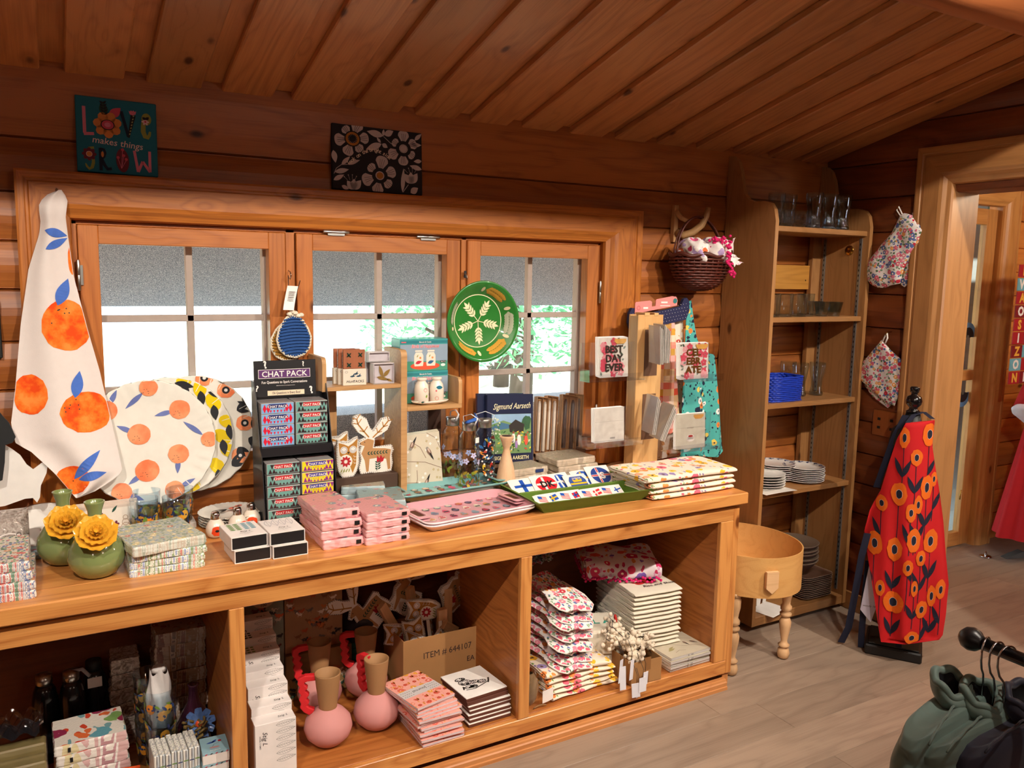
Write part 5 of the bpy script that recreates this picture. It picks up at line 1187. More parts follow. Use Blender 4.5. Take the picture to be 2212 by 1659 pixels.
# second napkin stack
T2 = top_mat('napkin_green_floral', '#aeb6a2', ['#c9c07a', '#7a93a8', '#b5694f', '#d9cf9a', '#6f8a6a', '#8fa3b0'], ['#6d8a70', '#8aa08a', '#93a9b5'], 60, big=.52, leaf=.45)
S2_ = side_mat('napkin_green_side', ['#6b8f4a', '#e9e9dc', '#7f9ac8', '#eeeadd', '#6b8f4a', '#e9e4d6', '#cc5a44', '#7f9a5a']); S3_ = side_mat('napkin_grey_side', ['#b9bfae', '#d3d6c6', '#c6b8a0', '#dcdccd', '#9aa58e', '#cfd2c4'], 60)
packs('napkin_pack', 3, .188, .20, .0205, T2, S2_, .157, 2.285, CZ, 'green floral napkin pack beside the vases, %s of lower three', 'napkins', 'green floral napkin packs', None, [(0, 0), (.001, .003), (.007, -.002)], [.02, .0, .03])
o = packmesh(.19, .215, .027, T2, S3_); solo('napkin_pack', o, 'skewed green floral napkin pack topping the stack beside the green vases', 'napkins', (.166, 2.262, CZ+.0615), .20, 'green floral napkin packs')
# small things between
mb = MB(); mb.lathe([(0, .004), (.06, .002), (.07, 0), (.105, .014), (.11, .016), (.104, .0165), (.07, .006), (0, .006)], PORC, 40)
solo('white_dish', mb, 'plain white dish tilted up behind the green vases', 'dish', (-.035, 2.70, CZ+.03), rot=(.55, 0, 0))
LB = mat('#8fb3bf', .5)
mb = MB(); mb.box(-.06, .06, -.045, .045, 0, .012, LB, .001); mb.put(join(leafs(-.03, 0, .02, .02, .01), leafs(-.01, -.02, .04, -.015, .008)), mat('#b03a5a', .6), topf(.012), .0006); mb.put(stroke([(-.05, .01), (.03, .012)], .002), BLK, topf(.012), .0006)
solo('card_box', mb, 'light blue bird card box lying behind the green vases', 'box', (-.045, 2.60, CZ), -.1)
CW_ = mat('#e9dfd2', .4)
for i in range(4):
    mb = MB(); mb.box(-.085, .085, -.004, .004, 0, .118, mat('#d9c7b8', .25, coat=.6), .002)
    if i == 0:
        F = front(-.004); mb.put(rect(-.08, .08, .006, .108), CW_, F, .0005)
        for a, b, c, m in ((-.01, .085, .010, MAR), (.028, .06, .008, MAR), (-.05, .08, .008, ORc), (-.03, .04, .009, OLV)): mb.put(flower(a, b, c*1.3, 5, .6), m, F, .001)
        for k in range(4): mb.put(ring(.055, .035+k*.014, .016-k*.003, .0015, 16), mat('#a88c70', .6), F, .001)
        for a, b in ((-.06, .03), (.0, .03), (.02, .095), (-.03, .06)): mb.put(leafs(a, b, a+.015, b+.02, .007), DG, F, .001)
        mb.put(ell(.035, .018, .014, .009), BLK, F, .001)
    solo('boxed_card', mb, 'wrapped harvest-print card set, %s of four leaning behind the green vases' % ('front', 'second', 'third', 'rear')[i], 'card set', (.120+.003*i, 2.60+.016*i, CZ), rot=(-.14, 0, .03), group='wrapped card sets behind the vases')
# printed tumblers, nested in two stacks
def ptum(seed):
    R = random.Random(seed); mb = MB()
    mb.lathe([(.030, 0), (.034, .004), (.040, .106), (.0405, .108), (.039, .106), (.0325, .008), (0, .006)], GLASS, 32); mb.lathe([(0, .001), (.030, .0005), (.033, .006), (0, .008)], TH, 24)
    def cyl(u, v, h=0): r_ = .034+.006*v/.106+.0006+h; return V((cos(u)*r_, sin(u)*r_, v))
    cols = [mat(c, .4) for c in ('#e2952a', '#d9a63a', '#35508a', '#e8892a', '#6f8f3a', '#27345f', '#d98a5a')]
    for k in range(9):
        a = k*.72+R.random()*.2; z = .02+R.random()*.045; m = cols[k % 2*3 if k % 3 else 1]; mb.put((lambda s_: ([(x/.037, y) for x, y in s_[0]], s_[1]))(ell(0, 0, .012, .014, 0, 12)), m, cyl, .0004, off=(a, z))
        for q in range(4): mb.put((lambda s_: ([(x/.037, y) for x, y in s_[0]], s_[1]))(ell(R.uniform(-.015, .015), R.uniform(-.02, .02), .0028, n=8)), cols[5], cyl, .0008, off=(a+.1, z))
        for q in range(2):
            b = R.uniform(0, 6.3); mb.put((lambda s_: ([(x/.037, y) for x, y in s_[0]], s_[1]))(leafs(0, 0, .018*cos(b), .018*sin(b), .007)), cols[(2, 4, 5)[(k+q) % 3]], cyl, .0006, off=(a+.3, z+.012))
    return mb
ga = ptum(1).build('printed_tumbler')
for i, (x, y, z, l) in enumerate(((.224, 2.60, 0, 'fruit-print tumbler, lower glass of the left pair behind the napkins'), (.226, 2.60, .022, 'fruit-print tumbler nested on top in the left pair'), (.243, 2.70, .02, 'fruit-print tumbler standing behind the left nested pair'),
        (.312, 2.585, 0, 'fruit-print tumbler, lower glass of the right pair by the plates'), (.314, 2.585, .022, 'fruit-print tumbler nested on top in the right pair'), (.338, 2.69, .02, 'fruit-print tumbler standing behind the right nested pair'))):
    o = ga if i == 0 else dup(ga); o.location = (x, y, CZ+z); o.rotation_euler = (0, 0, i*1.3); tagit(o, l, 'glass', 'fruit-print tumblers')
mb = MB(); mb.box(.205, .38, 2.66, 2.74, CZ, CZ+.0195, mat('#d8d2ca', .6), .002); solo('riser_block', mb, 'low pale block under the rear fruit-print tumblers', 'block')
# salad plates stacked and melamine platters leaning on the sill
MEL = mat('#efece2', .3, coat=.3, key='melamine_white')
def flutedplate(r, mb=None, m=MEL, T=None, depth=.05):
    mb = mb or MB(); pr = [(0, .010*r*10*.08), (.60, .004), (.66, .006), (.72, .020), (.985, .055), (1.0, .058)]
    N = 96; vs = []; prof = [(0, .02), (.3, .02), (.60, .02), (.66, .03), (.74, .06), (.86, .09), (.98, .12), (1.0, .122), (.985, .105), (.74, .035), (.62, 0), (0, 0)]
    for a_, z in prof:
        for i in range(N): f = 1+(.006*sin(i*PI/2*1.0) if a_ > .8 else 0); vs.append((cos(2*PI*i/N)*a_*r*f, sin(2*PI*i/N)*a_*r*f, z*r*.55+(.0022*sin(i*PI/1.5) if .8 < a_ < .99 else 0)))
    mb.add(vs, [(j*N+i, j*N+(i+1) % N, (j+1)*N+(i+1) % N, (j+1)*N+i) for j in range(len(prof)-1) for i in range(N)], m, T, True); return mb
for i in range(5):
    mb = flutedplate(.098)
    if i == 4:
        F = topf(.0115); mb.put(join(ell(.012, 0, .016, .011), ell(.038, .01, .013, .009)), mat('#d9705a', .5), F, .0006); mb.put(join(ell(.014, 0, .005), ell(.038, .01, .004)), BLK, F, .001)
        for b in (2.6, 3.1, 3.6): mb.put(leafs(-.01, 0, -.01+.04*cos(b), .035*sin(b), .008), BLK, F, .0008)
    solo('fluted_plate', mb, 'white fluted side plate, %s of five in the stack by the shakers' % ('lowest', 'second', 'middle', 'fourth', 'poppy-printed top')[i], 'plate', (.485+rnd(-.002, .002), 2.668, CZ+.001+i*.0085), .1*i, 'stacked fluted side plates')
ORW = OGM; PEA = NT('peach_wash'); n1 = PEA.noise(PEA.obj(), 20, 4)[0]; PEA.put(PEA.b.inputs['Base Color'], PEA.ramp(n1, [(.35, lin('#ef7a4a')), (.6, lin('#f7a06f'))])); PEA.b.inputs['Roughness'].default_value = .4; PEA = PEA.m
PER = mat('#6878b8', .5, vary=.15, scale=60); YEL = mat('#efd000', .4); DK = mat('#1d1f26', .5)
def platter(r, loc, rx, ry, label, deco, grp='big platters leaning at the window'):
    mb = flutedplate(r); z0 = .02*.55*r
    def F(u, v, h=0):
        q = math.hypot(u, v)/r; pts = [(0, .02), (.60, .02), (.66, .03), (.74, .06), (.86, .09), (.98, .12), (1.5, .2)]
        for (a, za), (b, zb_) in zip(pts, pts[1:]):
            if q <= b: z = za+(zb_-za)*(q-a)/(b-a); break
        return V((u, v, z*r*.55+.0012+h))
    deco(mb, F, r)
    o = solo('melamine_platter', mb, label, 'platter', loc, 0, grp, rot=(PI/2+rx, ry, 0)); return o
def cl(s_, r): return ([((x, y) if math.hypot(x, y) < r*.985 else (x/math.hypot(x, y)*r*.985, y/math.hypot(x, y)*r*.985)) for x, y in s_[0]], s_[1])
def d_or(mb, F, r):
    for x, y, a, lf in ((.02, .88, .14, (-.22, -.20)), (.47, .50, .16, (-.24, -.05)), (-.15, .14, .17, (-.2, .1)), (.42, -.22, .16, (-.02, -.2)), (-.06, -.45, .18, (-.18, -.12)), (.90, -.02, .13, (-.24, .2)), (-.60, .55, .16, (.1, .2)), (-.75, -.05, .16, (.1, -.22)), (-.45, -.75, .15, (.2, -.1)), (.33, -.80, .15, (.2, .1))):
        mb.put(cl(leafs(x*r+lf[0]*.4*r, y*r+lf[1]*.4*r, (x+lf[0]*1.6)*r, (y+lf[1]*1.6)*r, .08*r), r), PER, F, .0004)
        mb.put(cl(ell(x*r, y*r, a*r, a*r*.98, 0, 22, 3, .025, int(x*99+500)), r), PEA, F, .0007)
        for k in range(7): b = k*1.1; mb.put(cl(ell(x*r-.05*r+.05*r*cos(b), y*r-.06*r+.035*r*sin(b*1.7), .006*r, n=5), r), DK, F, .0012)
def d_le(mb, F, r):
    for x, y in ((.70, .55), (.93, .2), (.82, -.05), (.72, -.55), (.25, .93), (-.3, .9), (.5, .8), (.3, -.9), (.93, -.3)):
        mb.put(cl(ell(x*r, y*r, .16*r, .11*r, x*3, 16, 2), r), YEL, F, .0005); mb.put(cl(leafs(x*r, y*r-.05*r, (x+.03)*r, (y-.32)*r, .13*r), r), DK, F, .0009)
    for x, y in ((.1, .9), (.62, .72), (.98, -.12)): mb.put(cl(leafs(x*r, y*r, (x+.3)*r, (y-.08)*r, .12*r), r), DK, F, .001)
def d_po(mb, F, r):
    for x, y in ((.55, .72), (.85, .12), (.2, .95), (.75, -.45)):
        mb.put(cl(ell(x*r, y*r, .15*r, .14*r, 0, 18, 2, .05), r), PEA, F, .0005); mb.put(cl(ell(x*r, y*r, .065*r, n=14), r), DK, F, .0009); mb.put(cl(ell(x*r, y*r, .03*r, n=10), r), WHITE, F, .0012)
    for x, y, b in ((.72, .35, .4), (.93, .42, 2.2), (.9, -.15, -.6), (.72, -.30, -1.0), (.6, -.62, .6), (.42, .9, .2), (.97, .02, .9)):
        for q in (-.5, 0, .5): mb.put(cl(leafs(x*r, y*r, (x+.22*cos(b+q))*r, (y+.22*sin(b+q))*r, .075*r), r), DK, F, .0007)
platter(.196, (.264, 2.760, 1.056), -.13, 0, 'large white platter with oranges, front one of three leaning at the window', d_or)
platter(.193, (.327, 2.785, 1.063), -.10, 0, 'large white platter with lemons, between the orange and poppy ones', d_le)
platter(.190, (.402, 2.808, 1.066), -.07, 0, 'large white platter with poppies and black sprigs, rearmost of three', d_po)
# shakers
SHK = mat('#ece0cf', .2, coat=.5); SRED = mat('#e2471c', .4)
def shaker():
    t = bpy.data.objects.new('spice_shaker', None); COL.objects.link(t); mb = MB()
    mb.lathe([(0, 0), (.016, 0), (.024, .005), (.029, .02), (.028, .033), (.022, .046), (.015, .054), (.013, .056)], SHK, 32)
    def sp_(u, v, h=0): b = .024+v; r_ = (.029-abs(v-.0)*.12)+h; return V((sin(u/.029)*r_, -cos(u/.029)*r_, b))
    mb.put(ell(0, 0, .017, .015, 0, 18, 3, .1), SRED, sp_, .0006); mb.put(ell(0, .001, .006, .004, 0, 10, 1), BLK, sp_, .0012); mb.build('shaker_body', t)
    mb = MB(); mb.lathe([(.0135, .055), (.0145, .057), (.0125, .072), (.010, .078), (0, .079)], CHROME, 24); mb.build('metal_cap', t); return t
s0 = shaker()
for i, (x, y, l, rz) in enumerate(((.418, 2.545, 'poppy-print shaker standing clear at the left of the boxed cards', .0), (.487, 2.565, 'poppy-print shaker second from left, cap above the white boxes', .5), (.536, 2.60, 'tallest-looking poppy shaker behind the white boxes', -.1), (.606, 2.59, 'poppy-print shaker at the right, before the black game display', .9))):
    o = s0 if i == 0 else dup(s0); o.location = (x, y, CZ); o.rotation_euler = (0, 0, rz); tagit(o, l, 'shaker', 'poppy shakers')
# matchbox-style boxes with black drawer fronts
STG = mat('#efe8e4', .5); ST2 = mat('#5f8a3a', .5); ST3 = mat('#6a9fb0', .5); LIN = mat('#3a4a6a', .5)
def stig(kind, w=.100, d=.135, h=.037):
    t = bpy.data.objects.new('slide_box', None); COL.objects.link(t); mb = MB(); e = .0022
    mb.box(0, w, 0, d, h-e, h, STG, .0008); mb.box(0, w, 0, d, 0, e, STG, .0008); mb.box(0, e, 0, d, e, h-e, STG, 0); mb.box(w-e, w, 0, d, e, h-e, STG, 0); mb.box(e, w-e, d-.004, d-.002, e, h-e, STG, 0)
    F = topf(h)
    if kind:
        for i in range(2):
            for j in range(5): mb.put(ell(.022+i*.018, .068+j*.013, .0078, .0048), ST2, F, .0005); mb.put(ell(.062+i*.018, .068+j*.013, .0078, .0048), ST3, F, .0005)
    else:
        for i in range(4):
            c = .018+i*.021; mb.put(join(stroke([(c-.009*sin(PI*k/8), .066+.058*k/8) for k in range(9)], .0007), stroke([(c+.009*sin(PI*k/8), .066+.058*k/8) for k in range(9)], .0007), stroke([(c, .066), (c, .124)], .0006)), LIN, F, .0005)
    mb.put(text('Stig L', .014, 0, .35), BLK, topf(h, w/2, .042), .0006); mb.put(text('ANGEL CHIMES', .0055, 0, 0), BLK, topf(h, w/2, .030), .0006); mb.put(rect(w/2-.008, w/2+.008, .022, .0228), BLK, F, .0006)
    mb.build('card_sleeve', t); mb = MB(); mb.box(e+.0004, w-e-.0004, .001, d-.005, e+.0003, h-e-.0004, mat('#1c1b1d', .45), .001); mb.build('black_drawer', t); return t
sa, sb_ = stig(1), stig(0)
for i, (o, x, y, z, rz, l) in enumerate(((sa, .421, 2.270, 0, .03, 'white sleeve box with black drawer, lower left of four'), (dup(sa), .414, 2.275, .0375, .06, 'white box with green and blue dots on top, upper left of four'),
        (sb_, .524, 2.262, 0, .02, 'white sleeve box with black drawer, lower right of four'), (dup(sb_), .518, 2.268, .0375, .03, 'white box with fine leaf outlines on top, upper right of four'))):
    o.location = (x, y, CZ+z); o.rotation_euler = (0, 0, rz); tagit(o, l, 'box', 'white sleeve boxes with black drawers')
# pink napkins
T3 = top_mat('napkin_pink_cats', '#dd8f93', ['#5a6a78', '#c9b08a', '#8a93a0', '#b58a8a', '#4a4a52', '#c25a78'], '#e7a9ab', 34, big=.42, leaf=.05)
S4_ = side_mat('napkin_pink_side', ['#e58a8c', '#efa3a4', '#ee9c9e', '#e88f92'], 8)
packs('napkin_pack', 4, .122, .21, .0285, T3, S4_, .672, 2.272, CZ, 'pink cat-print napkin pack, left pile, %s of four', 'napkins', 'pink napkin packs', (.80, .93, BLK), [(0, 0), (-.004, .006), (-.003, .003), (-.006, .012)], [.0, .04, .02, .05], .0018)
packs('napkin_pack', 4, .140, .185, .0235, T3, S4_, .796, 2.256, CZ, 'pink cat-print napkin pack, right pile by trays, %s of four', 'napkins', 'pink napkin packs', (.80, .92, BLK), [(0, 0), (.002, .004), (.003, .002), (.006, .008)], [.02, .03, .04, .05], .0018)
T4 = top_mat('napkin_blue_dogs', '#87a3a3', ['#5f6a6a', '#c9a27a', '#9a8a7a', '#c96a6a', '#4f5f68', '#b9c0b5'], '#93aead', 36, big=.40, leaf=.05); S5_ = side_mat('napkin_blue_side', ['#7d9ba5', '#8fb0b5', '#a9c0c2'], 8)
packs('napkin_pack', 3, .150, .16, .024, T4, S5_, .858, 2.475, CZ, 'blue-green napkin pack behind the pink piles, %s of three', 'napkins', 'blue-green napkin packs', None, [(0, 0), (.004, .0), (-.004, .006)], [-.22, -.2, -.26])
T5 = top_mat('napkin_map', '#bdb39f', ['#8fa0a0', '#c9a27a', '#7a8a8a', '#b98a7a'], '#a9a592', 40, big=.4, leaf=.2)
packs('napkin_pack', 3, .15, .145, .0265, T5, S5_, .845, 2.655, CZ, 'beige-topped napkin pack below the felt animals, %s of three', 'napkins', 'beige napkin packs', None, None, [-.25, -.24, -.28])
# ---- chat-pack display
t = thing('game_display', 'black CHAT PACK cardboard display with white question marks', 'display stand', (0, 0, 0)); K = mat('#131217', .45, coat=.2, scale=8)
mb = MB(); prf = [(2.545, CZ), (2.545, .83), (2.575, 1.02), (2.60, 1.045), (2.640, 1.195), (2.668, 1.245), (2.70, 1.245), (2.70, CZ)]
for x in (.5665, .799): mb.prism(prf, x, x+.003, K, TX)
mb.box(.5695, .799, 2.690, 2.693, CZ, 1.20, K, .0005); mb.box(.5695, .799, 2.552, 2.69, CZ, .812, K, .001); mb.box(.5695, .799, 2.588, 2.69, 1.012, 1.042, K, .001); mb.build('display_body', t)
mb = MB(); mb.box(-.101, .101, 0, .003, 0, .118, K, .001); F = front(-.0002); PUR = mat('#5a2a68', .5); WT = mat('#efe9e4', .6)
mb.put(rect(-.087, .082, .060, .089), WT, F, .0003); mb.put(rect(-.0855, .0805, .0615, .0875), PUR, F, .0006); mb.put(text('CHAT PACK', .0262, .0012, 0, wide=1.02), WT, plane((-.0025, -.0002, .0652), (1, 0, 0), (0, 0, 1)), .001)
mb.put(text('Fun Questions to Spark Conversations', .0118, .0012, 0, wide=.80), WT, plane((-.003, -.0002, .0435), (1, 0, 0), (0, 0, 1)), .0008); mb.put(rect(-.03, .03, .0352, .036), WT, F, .0006)
mb.put(rect(-.059, .061, .004, .020), mat('#e6d3b5', .6), F, .0005); mb.put(text('156 Questions in Every Box!', .0112, .001, 0, wide=.72), mat('#3a2a3a', .6), plane((.001, -.0002, .0082), (1, 0, 0), (0, 0, 1)), .001)
for x, z, s_, r_ in ((-.062, .094, .034, .2), (.060, .097, .022, .1), (-.094, .020, .026, -.2), (.087, .006, .034, .25)): mb.put(text('?', s_, .003), WT, F, .0007, off=(x, z), rot=r_)
o = mb.build('header_board', t); o.location = (.672, 2.676, 1.192); o.rotation_euler = (-.05, 0, 0)
def chatbox(kind):
    bg, tri, ti, tx = {'b': ('#7fb2e0', '#d91f3a', '#2a2f6a', '#efe9e4'), 't': ('#6fa8a0', '#3a2328', '#c8202c', '#f0e6dc'), 'y': ('#efd81c', '#8a2a8a', '#3a3a9a', '#f0ece4')}[kind]
    mb = MB(); w, d, h = .1035, .088, .0345; mb.box(0, w, 0, d, 0, h, mat('#b9b5b5', .25, coat=.8), .0012); F = front(0); B = mat(bg, .35, coat=.6); A = mat(tri, .35, coat=.6)
    mb.put(rect(.0015, w-.0015, .0015, h-.0015), B, F, .0003)
    for i in range(2):
        for sg in (0, 1):
            c = .011+i*.0115 if not sg else w-.011-i*.0115
            if kind == 'b': mb.put(poly((c-.006, h/2), (c, .003), (c+.006, h/2), (c, h-.003)), A, F, .0005)
            else: mb.put(poly((c-.006, .003), (c+.006, .003), (c, h*.55)), A, F, .0005); mb.put(poly((c-.006+.0058, h-.003), (c+.006+.0058, h-.003), (c+.0058, h*.45)), A, F, .0005)
    for i in range(5): c = .030+i*.011; mb.put(poly((c-.0035, .012), (c+.0035, .012), (c, .0025)) if kind == 'b' else poly((c-.0045, .0025), (c+.0045, .0025), (c, .010)), A, F, .0005)
    mb.put(rect(.024, w-.024, h*.52, h-.003), mat(ti, .4), F, .0007); mb.put(text('CHAT PACK', .0115, .0018, 0, wide=.98), mat(tx, .4), plane((w/2, 0, h*.56), (1, 0, 0), (0, 0, 1)), .001)
    if kind == 'y':
        for i, ch in enumerate('FAVORITES'): mb.put(text(ch, .007, .001), mat(('#d9302a', '#2a7ad9', '#2a9a4a', '#8a2a8a')[i % 4], .4), F, .001, off=(.022+i*.0078, h*.28))
    mb.put(rect(.010, w-.010, .052, .056), mat('#8a4a4a', .4), topf(h), .0004)
    return mb.build('card_game_box')
ck_ = {k: chatbox(k) for k in 'bty'}; used = set()
def cg(kind, x, y, z, l):
    o = ck_[kind] if kind not in used else dup(ck_[kind]); used.add(kind); o.location = (x, y, z); tagit(o, l, 'card game', 'boxed card games in the black display')
for i in range(4):
    w_ = ('bottom', 'third from top', 'second from top', 'top')[i]
    cg('b', .5745, 2.602, 1.0425+.0352*i, 'blue and red boxed card game, upper tier, %s of four' % w_); cg('t', .684, 2.602, 1.0425+.0352*i, 'teal boxed card game, upper right tier, %s of four' % w_)
for i in range(5):
    w_ = ('bottom', 'second lowest', 'middle', 'second from top', 'top')[i]
    cg('t', .578, 2.550+.002*i, .813+.0372*i, 'teal boxed card game, lower left tier, %s of five' % w_)
    if i > 1: cg('y', .687, 2.552, .813+.0372*i, 'yellow and purple boxed card game, lower right tier, %s of three' % ('bottom', 'middle', 'top')[i-2])
mb = MB(); mb.box(.685, .79, 2.556, 2.64, .813, .8865, K, .001); mb.build('inner_riser', t)
# ---- little oak shelf unit
OAK = wood('shelf_oak', '#9a6d40', '#c19562', 0, .5, 34, tone=.04)
def rprof(y0, y1, z0, z1, r_=.02):
    return [(y0, z0), (y1, z0), (y1, z1)]+[(y0+r_-r_*sin(PI/2*i/5), z1-r_+r_*cos(PI/2*i/5)) for i in range(6)]
t = thing('desktop_shelf', 'small two-level oak desktop shelf standing in the middle of the counter', 'shelf unit')
mb = MB(); mb.prism(rprof(2.66, 2.825, CZ, 1.332), 1.0695, 1.092, OAK, TX, 'z'); mb.build('upright', t)
mb = MB(); mb.prism(rprof(2.66, 2.825, 1.2005, 1.315), .789, .8035, OAK, TX, 'y'); mb.build('end_panel', t)
mb = MB(); mb.box(.8037, 1.0693, 2.66, 2.825, 1.2005, 1.2145, OAK, .0015); mb.build('upper_shelf', t)
mb = MB(); mb.box(1.0922, 1.3075, 2.66, 2.825, 1.1140, 1.1305, OAK, .0015); mb.build('lower_shelf', t)
mb = MB(); mb.prism(rprof(2.66, 2.825, 1.131, 1.226), 1.2935, 1.3075, OAK, TX, 'y'); mb.build('end_panel', t)
mb = MB(); mb.box(.806, .820, 2.70, 2.825, CZ, 1.2003, OAK, .001, g='z'); mb.box(.8202, .885, 2.811, 2.825, CZ, 1.2003, OAK, .001, g='z'); mb.build('back_leg', t)
mb = MB(); mb.box(.8205, 1.0690, 2.67, 2.825, CZ, CZ+.012, mat('#2f4a38', .8), .001); mb.build('base_board', t)
mb = MB(); mb.box(1.24, 1.2933, 2.811, 2.825, CZ, 1.1138, mat('#4a2f22', .7), .001); mb.build('back_leg', t)
# goods on it
CLR = PLASTIC; RW = wood('red_wood_card', '#9a5030', '#b8704a', 0, .5, 20)
for i in range(3):
    t = thing('push_pin_pack', 'pack of bird push pins on a wood card, %s of three on the oak shelf' % ('front', 'middle', 'rear')[i], 'push pins', (.868-.008*i, 2.684+.028*i, 1.2148), 0, 'bird push pin packs')
    mb = MB(); mb.box(0, .083, 0, .014, 0, .056, mat('#ddd5c4', .6), .001); F = front(0)
    mb.put(text('Hum', .0135, 0, .3), BLK, F, .0005, off=(.024, .009)); mb.put(text('TACKS', .0125, .001), BLK, F, .0005, off=(.055, .009))
    for a, b in ((.034, .030), (.046, .038), (.056, .030)): mb.put(join(leafs(a-.010, b, a+.010, b+.002, .006), leafs(a, b, a+.006, b+.010, .004)), mat('#2f4f68', .5), F, .0005)
    mb.put(ring(.012, .046, .005, .0007, 14, .0035), BLK, F, .0005); mb.build('paper_band', t)
    mb = MB(); mb.box(.003, .080, .004, .012, .0565, .122, RW, .001, g='z'); mb.build('wood_card', t)
    mb = MB(); HG = mat('#24584a', .2, .5)
    for a in (.022, .062):
        for b in (.070, .104):
            for r_ in range(4): c = r_*PI/2+.7; mb.put(leafs(0, 0, .011*cos(c), .011*sin(c), .0045), HG, plane((a, .0035, b), (1, 0, 0), (0, 0, 1)), .002)
            mb.lathe([(0, .004), (.003, .003), (.003, 0)], HG, 8, TR(a, .003, b, rx=PI/2))
    mb.build('bird_pins', t)
    mb = MB(); mb.box(.0005, .0825, .0005, .0135, .0565, .127, CLR, .0015); mb.build('clear_cover', t)
GOLD = mat('#b9934a', .45, .4); PB = mat('#e3d9d6', .5)
for i, (x, y, z, l) in enumerate(((.977, 2.684, 0, 'square clear-fronted box with a brass bird ornament, lower front'), (.968, 2.735, 0, 'boxed bird ornament standing behind the front one'), (.966, 2.70, .076, 'pale boxed ornament lying on top of the brass bird boxes'))):
    t = thing('ornament_box', l, 'ornament', (x, y, 1.2148+z), 0, 'boxed bird ornaments'); h = .072 if i < 2 else .034
    mb = MB(); mb.box(0, .076, .010, .040, 0, h, PB, .001); mb.box(0, .076, .0, .010, 0, .003, PB, 0); mb.box(0, .003, .0, .010, .003, h, PB, 0); mb.box(.073, .076, 0, .010, .003, h, PB, 0); mb.box(.003, .073, 0, .010, h-.003, h, PB, 0); mb.build('gift_box', t)
    mb = MB(); mb.box(.0005, .0755, -.0012, .0, .0005, h, CLR, 0); mb.build('clear_front', t)
    if i == 0:
        mb = MB(); F = front(.008)
        for s_ in (leafs(.014, .024, .060, .012, .012), leafs(.036, .022, .024, .064, .013), leafs(.038, .024, .064, .050, .014), leafs(.050, .016, .072, .006, .008)): mb.put(s_, GOLD, F, .001)
        mb.build('brass_bird', t)
BT = mat('#2f7f88', .35, coat=.3); BG_ = mat('#8fa3b5', .35, coat=.3); GN = mat('#4f9a80', .35, coat=.3); RD_ = mat('#d9573a', .4); PKT = mat('#e0606a', .5)
def jar(mb, F, x, z, s_, bird):
    mb.put(poly((x-.016*s_, z), (x+.016*s_, z), (x+.018*s_, z+.008*s_), (x+.018*s_, z+.038*s_), (x+.012*s_, z+.050*s_), (x-.012*s_, z+.050*s_), (x-.018*s_, z+.038*s_), (x-.018*s_, z+.008*s_)), SHK, F, .0012)
    mb.put(rect(x-.014*s_, x+.014*s_, z+.052*s_, z+.058*s_), SHK, F, .0012); mb.put(leafs(x-.013*s_, z+.010*s_, x+.012*s_, z+.018*s_, .012*s_), bird, F, .0016)
    mb.put(ell(x+.006*s_, z+.030*s_, .004*s_), ORc, F, .0016); mb.put(leafs(x-.008*s_, z+.032*s_, x-.002*s_, z+.042*s_, .004*s_), OLV, F, .0016)
for i in range(2):
    mb = MB(); w, d, h = .188, .085, .1165; mb.box(0, w, 0, d, 0, h, mat('#3f9a9a', .4, coat=.3), .0012); F = front(0)
    mb.put(rect(.001, w-.001, .001, .036), GN, F, .0003); mb.put(rect(.001, w-.001, .036, h-.020), BG_, F, .0003); mb.put(rect(.001, w-.001, h-.016, h-.006), BT, F, .0004)
    mb.put(text('Biscuit & Cassis', .0075, .001, 0), WT, F, .0008, off=(w*.52, h-.0135)); mb.put(text('Birds of Happiness', .0175, .0028, .25, wide=.82), mat('#f2e6e0', .5), F, .0006, off=(w*.52, h-.032)); mb.put(text('Birds of Happiness', .0175, .0004, .25, wide=.82), PKT, F, .0014, off=(w*.52, h-.032))
    mb.put(rect(.005, .024, h-.013, h-.009), PKT, F, .0008); mb.put(ell(w*.52, .018, .058, .014, 0, 24), RD_, F, .0008); jar(mb, F, w*.385, .018, 1.0, mat('#c8283c', .5)); jar(mb, F, w*.64, .018, 1.0, mat('#2f5f8a', .5))
    mb.put(rect(w-.030, w-.008, .028, .036), BLK, F, .0008); mb.put(text('SALT &', .006, .0006), WT, F, .0012, off=(w-.019, .030)); mb.put(ell(w-.019, .020, .009, .005), WT, F, .0008)
    solo('shaker_gift_box', mb, ('Birds of Happiness gift box, lower one, standing behind the white shakers', 'Birds of Happiness gift box, upper one, against the window')[i], 'gift box', (1.095+.0-.002*i, 2.73, 1.1308+.117*i), 0, 'Birds of Happiness gift boxes')
mb = MB(); mb.lathe([(0, .003), (.03, .002), (.034, 0), (.055, .008), (.060, .014), (.057, .0145), (.034, .005), (0, .005)], SHK, 40, Mx.Diagonal((1.22, .55, 1, 1))); mb.put(ell(0, 0, .030, .013, 0, 20), RD_, topf(.005), .0006)
solo('oval_dish', mb, 'small cream oval dish under the two milk-bottle shakers', 'dish', (1.195, 2.694, 1.1308))
